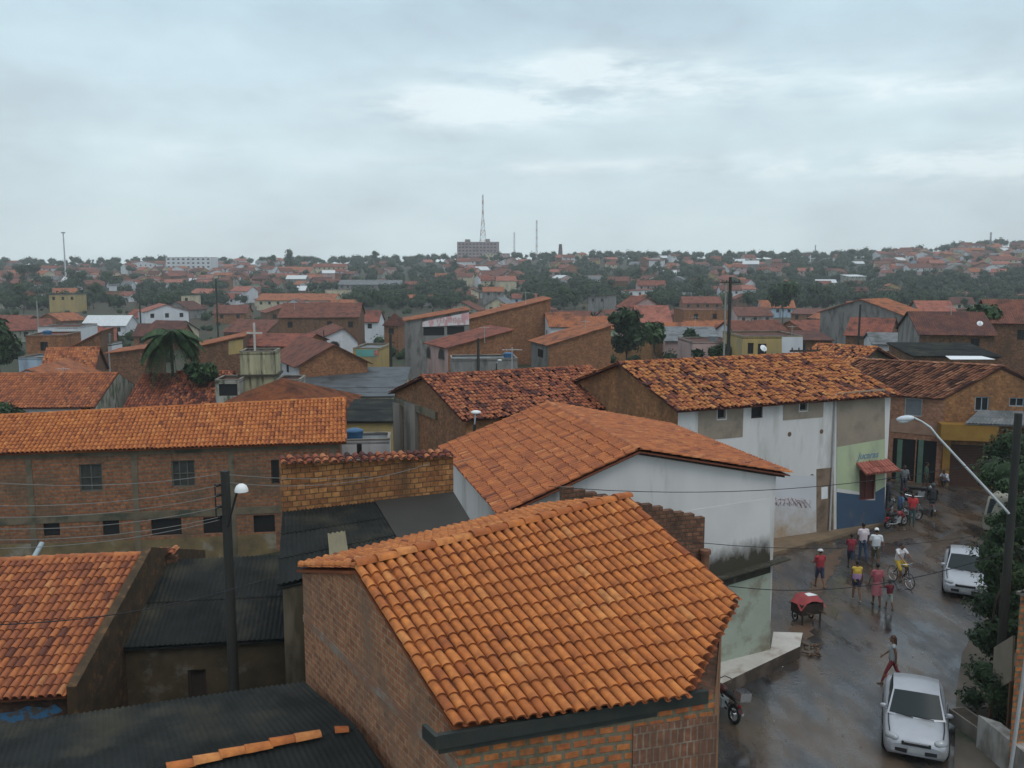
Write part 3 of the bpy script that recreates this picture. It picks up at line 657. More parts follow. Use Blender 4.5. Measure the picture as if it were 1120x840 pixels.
tiles(mb, a1, b1, a0, b0, .235, .46, res=5, cap=.085, lift=.03, jit=.02); mb.build('coping_tile', m_tdrk, rt, PB)

# --- white gabled house in the middle
def stain_pale():
    m = mat('pale_green_wall', (.37, .41, .34), (.30, .34, .275), .9, .85, col3=(.17, .13, .085), scale3=1.1, lo3=.52, hi3=.72); return m
W1 = House('white_house', 'big white gabled house with plain orange tile roof and mossy foot, mid street side', (-.02, 24.78), 27.2, 9.72, 9.0, 6.5, base=-.1, roof='across', rise=1.25, pk=.43, over=.42, side=.28, walls={}, wall=m_white, wdir=(-.248, .969), roofm=m_tmid,
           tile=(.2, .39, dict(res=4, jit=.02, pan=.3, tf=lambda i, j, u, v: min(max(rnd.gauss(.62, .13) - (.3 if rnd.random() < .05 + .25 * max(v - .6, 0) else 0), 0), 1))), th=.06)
HAND.append(W1); W1.build()
W1.panel('base_render', 'front', [(762, 640), (842, 620), (842, 716), (762, 752)], stain_pale(), .03)
def stain_mat(name, c1, c2, stain, z0, k, scale, gain=2.2):
    """plaster that has a stain creeping up from its foot to about the height z0 with a ragged edge"""
    m = mat(name, c1, c2, .5, .9); N = m.node_tree.nodes; L = m.node_tree.links; b = N['Principled BSDF']; src = b.inputs['Base Color'].links[0].from_socket
    t = N.new('ShaderNodeTexCoord'); mp = N.new('ShaderNodeMapping'); mp.inputs['Scale'].default_value = (1, 1, .5); L.new(t.outputs['Object'], mp.inputs[0])
    n = N.new('ShaderNodeTexNoise'); n.inputs['Scale'].default_value = scale; n.inputs['Detail'].default_value = 8; n.inputs['Roughness'].default_value = .68; L.new(mp.outputs[0], n.inputs['Vector'])
    sp = N.new('ShaderNodeSeparateXYZ'); L.new(t.outputs['Object'], sp.inputs[0])
    a = N.new('ShaderNodeMath'); a.operation = 'MULTIPLY_ADD'; a.inputs[1].default_value = -k; a.inputs[2].default_value = .5 + k * z0; L.new(sp.outputs[2], a.inputs[0])
    c = N.new('ShaderNodeMath'); c.operation = 'MULTIPLY_ADD'; c.inputs[1].default_value = gain; c.inputs[2].default_value = -gain / 2; L.new(n.outputs['Fac'], c.inputs[0])
    d = N.new('ShaderNodeMath'); d.use_clamp = True; L.new(a.outputs[0], d.inputs[0]); L.new(c.outputs[0], d.inputs[1])
    x = N.new('ShaderNodeMix'); x.data_type = 'RGBA'; L.new(d.outputs[0], x.inputs[0]); L.new(src, x.inputs[6]); x.inputs[7].default_value = (*stain, 1); L.new(x.outputs[2], b.inputs['Base Color']); return m
zs = W1.px('front', 815, 600)[1] + .1
W1.panel('moss_band', 'front', [(742, 560), (842, 545), (842, 622), (742, 650)], stain_mat('moss_creeping_up', (.62, .60, .59), (.53, .515, .505), (.055, .048, .034), zs, 1.6, 1.6), .012)
W1.panel('damp_patch', 'front', [(742, 646), (842, 619), (842, 626), (742, 656)], m_moss, .034)
mb = MB(); a_ = W1.px('front', 770, 636); b_ = W1.px('front', 842, 613); p0 = W1.pt('front', a_[0], a_[1]); p1 = W1.pt('front', W1.L, b_[1])
nf = W1.nrm['front']; mb.obox(p0, p1 - p0 + W1.u * .5, nf * .3, (0, 0, .05)); mb.build('ledge', m_moss, W1.root, W1.base)
WJ = W1.px('front', 640, 497)   # verge board under the gable tiles
mb = MB()
for x0, z0, x1, z1 in ((-.3, W1.z - .1, W1.L * .43, W1.z + 1.25 - .02), (W1.L * .43, W1.z + 1.25 - .02, W1.L + .3, W1.z - .1)):
    p0, p1 = W1.pt('front', x0, z0 - .1), W1.pt('front', x1, z1 - .1); mb.obox(p0, p1 - p0, nf * .08, (0, 0, .1))
mb.build('verge_board', m_dwood, W1.root, W1.base)
# brick yard wall standing between the two
y0, y1 = V((1.35, 23.95, 0)), V((5.5, 25.35, 0)); zL = on_plane(y0, y1, 623, 531).z; zR = on_plane(y0, y1, 766, 568).z; yn = V((.32, -.95, 0)) * .2
rt = thing('brick_wall', 'dark weathered brick wall with ragged stepped top in front of the white gable', 'wall', y0 + V((0, 0, -.1)))
mb = MB(); n = 13
for i in range(n):
    a, b = y0.lerp(y1, i / n), y0.lerp(y1, (i + 1) / n); z = zL + (zR - zL) * ((i + .5) / n) + rnd.uniform(-.025, .025)
    mb.obox((a.x, a.y, -.1), b - a, yn * -1, (0, 0, z + .1))
mb.build('brickwork', m_brD, rt, y0 + V((0, 0, -.1)))
p = PY(771, 620, 25.2); rt = thing('clay_pipe', 'short stack of brown clay pipe standing at the end of the dark brick wall', 'pipe', (p.x, p.y, 0)); mb = MB()
zt = PY(771, 602, 25.2).z; mb.tube([(0, 0, 0), (0, 0, zt)], .12, 10); mb.build('pipe_shaft', mat('brown_clay', (.20, .09, .05), (.13, .06, .04), 4), rt)
mb = MB(); mb.tube([(0, 0, zt - .1), (0, 0, zt + .02)], .16, 10); mb.build('collar', MATS['brown_clay'], rt)

# --- white building with the painted shop corner
def oldtf(sc=.9, lo=.18, hi=.95, dark=.33):
    ph = rnd.uniform(0, 50)
    def f(i, j, u, v):
        n = math.sin(i * .83 + ph) * math.sin(j * 1.7 + i * .31 + ph * .7) + math.sin(i * .37 - j * .9)
        if rnd.random() < dark + .16 * n: return rnd.uniform(.08, .36)
        return min(max(rnd.gauss(.72, .14), lo), hi)
    return f
W2 = House('white_building', 'two storey white building with blackened orange tiles and a green and blue painted shop corner', (7.45, 40.5), 23, 12.55, 10, 6.85, base=-.1, roof='along', rise=1.5, over=.4, side=.3, wall=m_white, walls={'left': m_brG, 'right': m_conc}, roofm=m_told,
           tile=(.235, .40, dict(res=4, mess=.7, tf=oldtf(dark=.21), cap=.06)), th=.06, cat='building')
W2.open('front', (822, 443, 834, 457), 'window'); W2.open('front', (785, 447, 794, 458), 'window', fm=m_conc); W2.open('front', (875, 440, 883, 449), 'window', fm=m_conc)
W2.open('front', (940, 514, 957, 546), 'window', fm=mat('red_brown_paint', (.16, .045, .035), (.12, .035, .03), 4, .6), pm=mat('red_brown_shutter', (.10, .03, .026), (.08, .028, .024), 4, .6))
HAND.append(W2); W2.build()
m_beige = mat('bare_beige_render', (.30, .245, .19), (.24, .20, .16), 1.0, .9, col3=(.17, .14, .11), scale3=1.1, lo3=.52, hi3=.75)
def hole_panel(h, name, f, outer, hole, m, proud):
    """rendered patch round a window: four strips so the opening stays open"""
    (x0, y0), (x1, y1) = outer; (a0, b0), (a1, b1) = hole; S = lambda x, y: h.px(f, x, y)
    sx0, sx1 = S(x0, y0)[0], S(x1, y1)[0]; ha, hb = S(a0, b0)[0], S(a1, b1)[0]; zt, zb = S((x0 + x1) / 2, y0)[1], S((x0 + x1) / 2, y1)[1]; ht, hbz = S(a0, b0)[1], S(a1, b1)[1]
    mb = MB()
    for (p, q, r, t) in ((sx0, zb, ha, zt), (hb, zb, sx1, zt), (ha, ht, hb, zt), (ha, zb, hb, hbz)):
        mb.obox(h.pt(f, p, q, .003), h.org[f][1] * (r - p), h.nrm[f] * proud, (0, 0, t - q))
    return mb.build(name, m, h.root, h.base)
hole_panel(W2, 'render_patch', 'front', ((764, 446), (812, 480)), ((784, 446.5), (795, 459)), m_beige, .012)
hole_panel(W2, 'render_patch', 'front', ((857, 438), (900, 458)), ((874, 439), (884, 450)), m_beige, .012)
W2.panel('render_patch', 'front', [(915, 430), (967.5, 425), (967.5, 480), (915, 489)], m_beige, .02)
gp = mat('lime_green_paint', (.42, .48, .30), (.35, .41, .27), 1.3, .8, col3=(.30, .32, .23), scale3=1.4, lo3=.5, hi3=.7, stretch=(1, 1, .4))
def strip_px(name, poly, m, proud): return W2.panel(name, 'front', poly, m, proud)
strip_px('green_paint', [(915, 489), (967.5, 480), (967.5, 511), (915, 511)], gp, .024)
strip_px('green_paint', [(915, 511), (939.6, 511), (939.6, 538), (926, 535.5), (915, 534)], gp, .024)
strip_px('green_paint', [(957.4, 511), (967.5, 511), (967.5, 532), (957.4, 538)], gp, .024)
strip_px('white_band', [(915, 534), (926, 535.5), (939.6, 538), (939.6, 541), (926, 539.5), (915, 538)], m_white, .027)
bp = mat('blue_paint', (.045, .085, .145), (.045, .07, .115), .9, .8, col3=(.13, .12, .11), scale3=.8, lo3=.52, hi3=.75)
strip_px('blue_paint', [(915, 538), (926, 539.5), (939.6, 541), (939.6, 577), (915, 582)], bp, .024)
strip_px('blue_paint', [(957.4, 538), (967.5, 532), (967.5, 573), (957.4, 574)], bp, .024)
strip_px('blue_paint', [(939.6, 547), (957.4, 547), (957.4, 574), (939.6, 577)], bp, .024)
strip_px('render_patch', [(893, 513), (911.5, 511), (911.5, 583), (893, 586)], mat('brown_render', (.24, .17, .12), (.18, .13, .095), 1.3, .9, col3=(.12, .085, .06), scale3=1.2), .02)
strip_px('paper_notice', [(898, 533), (905, 532), (905, 545), (898, 546)], m_whitep, .03)
def mud_mat():
    m = mat('mud_splashed_wall', (.56, .565, .59), (.49, .49, .51), .5, .9); N = m.node_tree.nodes; L = m.node_tree.links; b = N['Principled BSDF']; src = b.inputs['Base Color'].links[0].from_socket
    t = N.new('ShaderNodeTexCoord'); n = N.new('ShaderNodeTexNoise'); n.inputs['Scale'].default_value = 1.1; n.inputs['Detail'].default_value = 8; n.inputs['Roughness'].default_value = .65; L.new(t.outputs['Object'], n.inputs['Vector'])
    sp = N.new('ShaderNodeSeparateXYZ'); L.new(t.outputs['Object'], sp.inputs[0])
    a = N.new('ShaderNodeMath'); a.operation = 'MULTIPLY_ADD'; a.inputs[1].default_value = -.42; a.inputs[2].default_value = .72; L.new(sp.outputs[2], a.inputs[0])      # splashes reach about a metre up
    c = N.new('ShaderNodeMath'); c.operation = 'MULTIPLY_ADD'; c.inputs[1].default_value = 2.2; c.inputs[2].default_value = -1.1; L.new(n.outputs['Fac'], c.inputs[0])
    d = N.new('ShaderNodeMath'); d.use_clamp = True; L.new(a.outputs[0], d.inputs[0]); L.new(c.outputs[0], d.inputs[1])
    x = N.new('ShaderNodeMix'); x.data_type = 'RGBA'; L.new(d.outputs[0], x.inputs[0]); L.new(src, x.inputs[6]); x.inputs[7].default_value = (.33, .21, .095, 1); L.new(x.outputs[2], b.inputs['Base Color']); return m
strip_px('mud_stain', [(835, 520), (892.4, 520), (892.4, 586), (835, 592)], mud_mat(), .006)
mb = MB()
for k in range(9):
    x0 = 846 + k * 4.6; pp = []
    for q in range(6):
        sx, zz = W2.px('front', x0 + 4 * math.sin(q * 1.3 + k), 548 + 5 * math.sin(q * 2.1 + k * 1.7) + k * .3); pp.append(W2.pt('front', sx, zz, .012))
    mb.tube(pp, .022, 4)
mb.build('graffiti', mat('faded_red_scrawl', (.52, .43, .44), rough=.9), W2.root, W2.base)
mb = MB(); a_ = W2.px('front', 912.8, 430); b_ = W2.px('front', 912.8, 584); mb.tube([W2.pt('front', a_[0], a_[1] - .05, .09), W2.pt('front', a_[0], .1, .09)], .055, 8); mb.build('drainpipe', mat('pale_pipe', (.42, .41, .40), (.34, .33, .32), 3), W2.root, W2.base)
mb = MB(); q = [W2.px('front', *c) for c in ((936, 509), (966, 503), (966, 511), (940, 516))]
s0, s1, zt = W2.px('front', 936, 509)[0], W2.L + .02, W2.px('front', 950, 505)[1]
mb2 = [W2.pt('front', s0, zt, .03), W2.pt('front', s1, zt, .03), W2.pt('front', s0 - .05, zt - .42, .8), W2.pt('front', s1 + .1, zt - .42, .8)]
slab(mb, *mb2, .05, 0, .6); tiles(mb, *mb2, .2, .4, res=3); mb.build('awning', mat('faded_red_awning', (0, 0, 0), None, rough=.8, tint=[(0, (.22, .07, .05)), (1, (.40, .13, .10))]), W2.root, W2.base)
def signtext(txt, h, f, px, py, size, m, parent=None, name='lettering', shear=.25, out=.03):
    cu = bpy.data.curves.new('lettering', 'FONT'); cu.body = txt; cu.size = size; cu.shear = shear; cu.extrude = .004; cu.align_x = 'CENTER'; cu.align_y = 'CENTER'; cu.offset = .012
    tmp = bpy.data.objects.new('tmp', cu); COL.objects.link(tmp); dg = bpy.context.evaluated_depsgraph_get(); me = bpy.data.meshes.new_from_object(tmp.evaluated_get(dg)); bpy.data.objects.remove(tmp)
    me.materials.clear(); me.materials.append(m); o = bpy.data.objects.new(name, me); COL.objects.link(o); o.parent = parent or h.root
    s, z = h.px(f, px, py); d = h.org[f][1]; n = h.nrm[f]; Mx = Matrix((d, V((0, 0, 1)), n)).transposed().to_4x4(); Mx.translation = h.pt(f, s, z, out) - h.base; o.matrix_local = Mx; return o
signtext('Juçaras', W2, 'front', 949, 498, .47, mat('blue_lettering', (.11, .19, .27), (.2, .28, .3), 6, .7))
# facade stains: two iron-stained scupper holes
mb = MB()
for x, y in ((863.5, 475), (898.5, 472), (888, 521)):
    s, z = W2.px('front', x, y); c = W2.pt('front', s, z, .004); mb.face([c + W2.u * .12 * math.cos(k * math.pi / 5) + V((0, 0, .12 * math.sin(k * math.pi / 5))) for k in range(10)])
mb.build('rust_spot', mat('rust_stain', (.14, .09, .07), rough=.9), W2.root, W2.base)

# --- house with the old mottled roof, concrete pilasters on its gable
O1 = House('old_tile_house', 'brick house with dark red mottled tile roof and grey concrete pilasters on its gable', (-2.25, 43.5), 27, 9.9, 10, 5.9, base=-1, roof='along', rise=1.45, over=.35, side=.3, wall=m_brG, walls={'left': brick('gable_brick_damp', (.30, .135, .065), (.19, .085, .045), (.15, .105, .07), .24, .15, .014, (.085, .06, .04), .5, .72, .8)}, roofm=m_tdrk,
           tile=(.22, .40, dict(res=4, mess=.55, cap=.055, tf=oldtf(dark=.22, hi=.85))), th=.06)
HAND.append(O1)
def pil(s, rt, B):
    for x0, x1, m in ((434, 441, m_conc), (446, 458, m_conc)):
        a, b = sorted((s.px('left', x0, 470)[0], s.px('left', x1, 470)[0])); z = s.px('left', (x0 + x1) / 2, 441)[1]
        mb = MB(); mb.obox(s.pt('left', a, s.b, .002), s.org['left'][1] * (b - a), s.nrm['left'] * .22, (0, 0, min(z, 5.75) - s.b)); mb.build('pilaster', m, rt, B)
    mb = MB(); mb.obox(s.pt('left', .3, 5.3, .002), s.org['left'][1] * (s.W * .62), s.nrm['left'] * .14, (0, 0, .38)); mb.build('lintel', m_cband, rt, B)
O1.extra.append(pil); O1.build()

# --- tile roof at the lower left corner
er, rr = Pz(80, 757, 3.4), Pz(155, 612, 5.0); a_ = R(8.5); u_ = V((math.cos(a_), math.sin(a_), 0))
P0 = er - u_ * 8.2
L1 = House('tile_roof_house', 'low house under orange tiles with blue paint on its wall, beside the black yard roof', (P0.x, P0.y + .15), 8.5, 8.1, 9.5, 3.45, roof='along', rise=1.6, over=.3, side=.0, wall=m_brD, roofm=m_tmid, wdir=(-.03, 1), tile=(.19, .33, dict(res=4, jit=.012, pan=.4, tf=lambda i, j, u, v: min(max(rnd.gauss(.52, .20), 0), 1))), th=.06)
HAND.append(L1)
def l1x(s, rt, B):
    mb = MB(); P = lambda d, z: s.pt('right', d, z, .02)
    for d0, d1 in ((-.3, s.W / 2), (s.W / 2, s.W)):        # raised brick verge along the right slope
        zf = lambda d: s.z + s.rise * (1 - abs(d - s.W / 2) / (s.W / 2)) + .02
        q = [P(d0, s.b), P(d1, s.b), P(d1, zf(d1) + .24), P(d0, zf(d0) + .24)]; r = [x + s.u * .22 for x in q]; mb.face(q[::-1]); mb.face(r)
        for i in range(4): j = (i + 1) % 4; mb.face((q[i], q[j], r[j], r[i]))
    mb.build('verge_wall', mat('verge_brick_mossy', (.075, .045, .024), (.035, .026, .016), 2.5, .95, col3=(.13, .07, .032), scale3=4, lo3=.54, hi3=.66), rt, B)
    s.panel('paint_mark', 'front', [(-10, 781), (18, 778), (30, 772), (52, 774), (60, 770), (70, 777), (56, 783), (40, 787), (22, 788), (8, 794), (-10, 796)], mat('flaking_blue_paint', (.05, .16, .30), (.10, .085, .07), 5, .85, lo=.46, hi=.56), .012)
L1.extra.append(l1x); L1.build()

# --- black roofed yard house between the pole and the tile roof
D1 = House('yard_house', 'small dark house with black corrugated roof behind the tall wooden lamp pole', (-10.15, 22.75), 8.3, 4.15, 3.5, 3.3, base=-1, roof='mono_back', rise=1.1, over=.12, side=.05, wall=mat('sooty_yard_wall', (.085, .062, .036), (.045, .036, .024), 1.5, .95, col3=(.16, .145, .115), scale3=1.2, lo3=.55, hi3=.7), roofm=m_fib)
D1.open('front', (205, 733, 228, 800), 'door'); HAND.append(D1); D1.build()
mb = MB(); p0 = PY(126, 722, 22.4); p1 = PY(238, 716, 22.6)
D1b = House('lean_to', 'narrow black lean-to strip under the eave of the small yard house', (-10.1, 22.05), 8.3, 2.6, .55, 2.95, base=-1, roof='mono_back', rise=.12, over=.05, side=.0, wall=m_dwood, roofm=m_fib, cat='shed')
del D1b

# --- long two storey brick house across the left
p = PY(-140, 497.5, 44); B1 = hpx('long_brick_house', 'long two storey brick house with grey concrete frame and orange roof, left side', -150, 372, 498, 43, 10.0, 7.4, tilt=.62, roof='along', rise=1.6, over=.3, side=.35, wall=m_brB, roofm=m_tnew, base=-2.6,
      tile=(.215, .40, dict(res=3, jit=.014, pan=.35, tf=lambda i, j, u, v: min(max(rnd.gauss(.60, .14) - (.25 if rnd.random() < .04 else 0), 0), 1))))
for b in ((86, 508, 113, 537), (187, 504, 214, 532)): B1.open('front', b, 'panes', fm=mat('grey_green_frame', (.12, .12, .10), (.085, .085, .07), 4), pm=mat('dusty_glass', (.03, .032, .03), (.06, .06, .052), 3, .4))
B1.open('front', (296, 503, 306, 529), 'window')
for b in ((47, 572, 66, 586), (112, 569, 131, 585), (165, 568, 199, 585), (222, 566, 246, 583), (277, 564, 301, 582)): B1.open('front', b, 'hole')
def b1x(s, rt, B):
    mb = MB(); f = 'front'
    zb = s.px(f, 120, 566)[1]; mb.obox(s.pt(f, 0, zb - .15, .003), s.u * s.L, s.nrm[f] * .03, (0, 0, .36))
    mb.obox(s.pt(f, 0, s.z - .42, .003), s.u * s.L, s.nrm[f] * .03, (0, 0, .42)); mb.build('concrete_band', m_cband, rt, B)
    for x in (33, 148, 254, 365):
        sx = min(s.px(f, x, 530)[0], s.L - .3); mb = MB(); mb.obox(s.pt(f, sx - .14, s.b, .004), s.u * .28, s.nrm[f] * .034, (0, 0, s.z - s.b - .44)); mb.build('concrete_column', m_cband, rt, B)
    s.panel('render_base', f, [(-60, 598), (170, 590), (302, 583), (302, 640), (-60, 650)], mat('ochre_damp_render', (.20, .145, .072), (.10, .078, .045), 1.1, .95, col3=(.27, .25, .21), scale3=.8, lo3=.55, hi3=.7), .012)
B1.extra.append(b1x); B1.build()
# small tiled wall top and blue-white post in front of it
p = PY(160, 612, 25.9); q = PY(193, 606, 26.2); rt = thing('brick_wall', 'low brick wall end with tiled top behind the corner tile roof', 'wall', (p.x, p.y, 0)); mb = MB()
d = q - p; mb.obox((p.x, p.y, -1), (d.x, d.y, 0), (0, .2, 0), (0, 0, p.z + 1)); mb.build('brickwork', m_brD, rt, (p.x, p.y, 0)); mb = MB(); tiles(mb, p + V((0, .35, .12)), q + V((0, .35, .12)), p + V((0, -.12, .03)), q + V((0, -.12, .03)), .2, .4, res=4); mb.build('coping_tile', m_tmid, rt, (p.x, p.y, 0))
p = PY(36, 612, 31); q = PY(46, 594, 31.6); mb = MB(); mb.tube([p, q], .09, 8); tag(mb.build('pipe', mat('pale_blue_pipe', (.34, .40, .42), (.28, .33, .35), 3), None, p), 'slanting pale blue pipe in front of the long brick house', 'pipe')

# --- corner houses with shops at the end of the street
m_x1 = brick('salmon_brick', (.33, .17, .11), (.26, .125, .08), (.24, .15, .10), .22, .12, .008, (.17, .10, .06), .5, .7, .9)
m_tfad = mat('clay_tile_faded', (0, 0, 0), (.06, .03, .025), 4, .85, tint=[(0, (.05, .026, .024)), (.3, (.13, .055, .04)), (.6, (.27, .11, .065)), (.85, (.36, .155, .085)), (1, (.42, .21, .13))], spec=.2)
X1 = hpx('corner_shop_house', 'two storey salmon brick corner house over dark open shopfronts at the street bend', 1034, 1165, 432, 54, -12, 7.5, roof='across', rise=1.75, pk=.44, over=.45, side=.3, wall=m_brG, walls={'left': m_x1}, roofm=m_tfad, base=-.1, wdir=(-.87, .49),
         tile=(.24, .42, dict(res=3, mess=.7, cap=.055, tf=oldtf(dark=.28))), cat='building')
X1.open('left', (990, 435, 1008, 456), 'shutter', pm=mat('grey_shutter', (.20, .22, .24), (.16, .175, .19), 4, .6), fm=m_metal)
X1.open('left', (977, 479, 999, 527), 'hole'); X1.open('left', (1003, 481, 1022, 530), 'hole')
for b in ((1067, 430, 1081, 450), (1105, 423, 1120, 445)): X1.open('front', b, 'window', fm=mat('pale_blue_frame', (.30, .36, .40), (.24, .29, .33), 4, .6))
X1.open('front', (1038, 486, 1083, 545), 'shutter', pm=mat('rust_brown_shutter', (.075, .035, .024), (.055, .028, .02), 3, .7))
X1.open('front', (1092, 490, 1122, 550), 'hole')
def x1x(s, rt, B):
    f = 'front'; d = s.u
    a = .02; b = s.px(f, 1090, 470)[0]; zt = s.px(f, 1050, 462)[1]; zb = s.px(f, 1050, 479)[1]
    mb = MB(); mb.obox(s.pt(f, a - .35, zb, .002), d * (b - a + .2), s.nrm[f] * .9, (0, 0, zt - zb)); mb.build('shop_fascia', mat('yellow_fascia', (.27, .155, .03), (.21, .105, .025), 1.6, .7, col3=(.36, .10, .03), scale3=1.0, lo3=.58, hi3=.75), rt, B)
    mb = MB(); z2 = s.px(f, 1085, 449)[1]; q = [s.pt(f, a + 1.9, z2, .01), s.pt(f, s.L, z2, .01), s.pt(f, a + .9, zt + .10, .95), s.pt(f, s.L, zt + .05, .95)]; dn = V((0, 0, -.05)); slab(mb, *[p + dn for p in q], .03); corr(mb, *q); mb.build('lean_to_roof', mat('patched_fibre_sheet', (.17, .175, .185), (.09, .10, .10), 1.2, .7, col3=(.25, .24, .23), scale3=1.8), rt, B)
    mb = MB(); c = s.pt(f, .02, s.b, .06); mb.obox(c, d * .42, s.nrm[f] * .1, (0, 0, zb - s.b - .05)); mb.build('yellow_pillar', MATS['yellow_fascia'], rt, B)
    s.panel('shop_sign', 'left', [(974, 458), (1026, 464), (1026, 477), (974, 472)], mat('faded_sign', (.30, .20, .14), (.24, .14, .10), 1.6, .8), .03)
    mb = MB()
    for x in (981, 1004):
        a_ = s.px('left', x, 500)[0]; mb.obox(s.pt('left', a_, s.b, .004), s.w * -.28, s.nrm['left'] * .05, (0, 0, s.px('left', x, 480)[1] - s.b - .02))
    mb.build('shop_jamb', mat('dull_green_paint', (.10, .16, .12), (.08, .125, .095), 3), rt, B)
X1.extra.append(x1x); X1.build()
X2 = hpx('tile_roof_house', 'house with pinkish orange tiles and dark gable just behind the white shop building roof', 868, 928, 402, 63, -40, 9.5, roof='along', rise=1.25, over=.3, side=.3, wall='ruin', walls={'right': mat('black_mould_render', (.10, .085, .055), (.05, .045, .032), 1.4, .95)}, roofm=m_told, tile=(.24, .42, dict(res=3, mess=.6, cap=.055, tf=oldtf(dark=.2))), base=-.3)
X2.build()
# right edge: brick building, low walls, pipe
R1 = House('brick_building', 'orange brick building cut off by the right edge of the view', (12.72, 22.0), 10, 6, 6, 5.0, base=-.1, roof='flat', wdir=(.72, .70), wall=m_brA2, roofm='grey', cat='building'); HAND.append(R1); R1.build()
mb = MB(); p0 = Pz(1070, 782, 1.05); p1 = Pz(1094, 790, 1.05)
rt = tag(mb.obox((p0.x, p0.y, -.05), (p1.x - p0.x, p1.y - p0.y, 0), (.25, -2.6, 0), (0, 0, 1.1)) or mb.build('low_wall', mat('dingy_white_wall', (.40, .39, .37), (.30, .29, .27), 1.4, .85, col3=(.13, .12, .10), scale3=1.3, lo3=.5, hi3=.68, stretch=(1, 1, .4)), None, (p0.x, p0.y, 0)), 'low white rendered wall along the pavement at the lower right corner', 'wall')
p0, p1, p2, p3 = PY(1087, 708, 24.6), PY(1108, 695, 23.6), PY(1106, 745, 23.6), PY(1085, 757, 24.6)
rt = thing('board', 'blank cream board on two posts among the leaves near the right edge', 'board', (p0.x, p0.y, 0)); mb = MB(); nn = (p1 - p0).cross(p3 - p0).normalized() * .06; mb.face((p0, p1, p2, p3)); q = [p + nn for p in (p0, p1, p2, p3)]; mb.face(q[::-1])
for i in range(4): j = (i + 1) % 4; a = (p0, p1, p2, p3); mb.face((a[i], a[j], q[j], q[i]))
mb.build('panel', mat('weathered_board', (.24, .21, .165), (.18, .155, .12), 2, .85), rt, (p0.x, p0.y, 0)); 
for a in (p3, p2): mb = MB(); mb.box((a.x, a.y, a.z / 2), .07, .07, a.z); mb.build('leg', m_wood, rt, (p0.x, p0.y, 0))
mb = MB(); t_ = PY(1113, 690, 22.0); b_ = Pz(1088, 850, .0); b_ = V((t_.x - .18, 21.6, .1)); mb.tube([(t_.x, 21.5, t_.z), b_], .048, 8); tag(mb.build('pipe', mat('dull_white_pipe', (.42, .43, .44), (.32, .33, .34), 3, .5), None, (b_.x, b_.y, 0)), 'tall white pipe leaning by the orange brick building at the right edge', 'pipe')

# ------------------------------------------------------------------ street, pavements
def sheet(name, pts, z, m, thick=0, wob=0, side=None):
    mb = MB(); P = []
    for i, p in enumerate(pts):
        q = pts[(i + 1) % len(pts)]; n = max(1, int(math.hypot(q[0] - p[0], q[1] - p[1]) / .25)) if wob else 1
        for k in range(n): P.append(V((p[0] + (q[0] - p[0]) * k / n + rnd.uniform(-wob, wob), p[1] + (q[1] - p[1]) * k / n + rnd.uniform(-wob, wob), z)))
    mb.face(P)
    if thick:
        lo = [p - V((0, 0, thick)) for p in P]
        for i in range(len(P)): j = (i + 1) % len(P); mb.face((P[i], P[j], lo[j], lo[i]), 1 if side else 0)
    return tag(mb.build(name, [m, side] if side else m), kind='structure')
g2 = lambda x, y, z=0: tuple(Pz(x, y, z).xy)
KERB = [(9.2, 6), (10.3, 17), (11.6, 22.5), g2(1046, 762), g2(1052, 718), g2(1068, 690), g2(1092, 655), (26, 43), (38, 50)]
sheet('road', [(2.8, 6), (3.7, 13.4), (6.2, 26.6), (9.9, 29.8), (8.6, 31.0), (6.0, 39), (11.9, 40.6), (18.3, 45), (20.5, 50), (21.5, 54.5), (27, 60), (40, 66), (52, 62)] + KERB[::-1], .012, m_road)
sheet('pavement', KERB + [(42, 45), (29, 38), (21.5, 32), (17.2, 27), (15.5, 22), (15, 17), (14, 6)], .13, mat('dirty_pavement', (.115, .095, .075), (.075, .062, .05), 1.2, .8, col3=(.05, .055, .035), scale3=.8), .16)
sheet('pavement', [tuple(W2.pt('front', -.3, 0, .02).xy), tuple(W2.pt('front', W2.L, 0, .02).xy), g2(967, 575), g2(955, 578), g2(930, 585), g2(900, 594), g2(870, 602), g2(842, 609), tuple(W2.pt('front', -.3, 0, 1.2).xy)], .17, m_pave, .2)
sheet('pavement', [g2(756, 764, .44), g2(820, 733, .44), g2(875, 707, .44), g2(878, 692, .44), g2(846, 691, .44), tuple(W1.pt('front', W1.L + .05, 0, .0).xy), tuple(W1.pt('front', W1.L - 3.4, 0, .0).xy)], .44, m_plinth, .5, 0, mat('plinth_dark_face', (.075, .055, .042), (.045, .036, .030), 1.6, .9, col3=(.13, .10, .08), scale3=1.2))  # dark brown side faces; shade against the lit top put into their colour
sheet('mud', [g2(1012, 604), g2(1024, 592), g2(1040, 583), g2(1054, 580), g2(1050, 590), g2(1034, 600), g2(1018, 611)], .02, m_mud, 0, .12)
sheet('mud', [g2(884, 700), g2(892, 672), g2(905, 640), g2(918, 612), g2(925, 600), g2(915, 600), g2(900, 610), g2(888, 640), g2(872, 665), g2(864, 690)], .02, mat('brown_mud', (.115, .070, .045), (.08, .052, .036), 1.3, .6, bump=.5, bscale=6), 0, .15)
if 0: sheet('mud', [g2(800, 770), g2(850, 738), g2(880, 716), g2(905, 722), g2(880, 745), g2(850, 765), g2(815, 800), g2(800, 830)], .021, m_mud, 0, .15)
sheet('mud', [g2(1000, 580), g2(960, 583), g2(940, 592), g2(965, 596), g2(1005, 588)], .022, m_mud, 0, .15)
mb = MB()
for i in range(18):
    p = Pz(rnd.uniform(876, 897), rnd.uniform(704, 717), .03); r = rnd.uniform(.03, .085); mb.ell((p.x, p.y, r * .4), r, r * rnd.uniform(.5, 1), r * .6, 6, 4, 0)
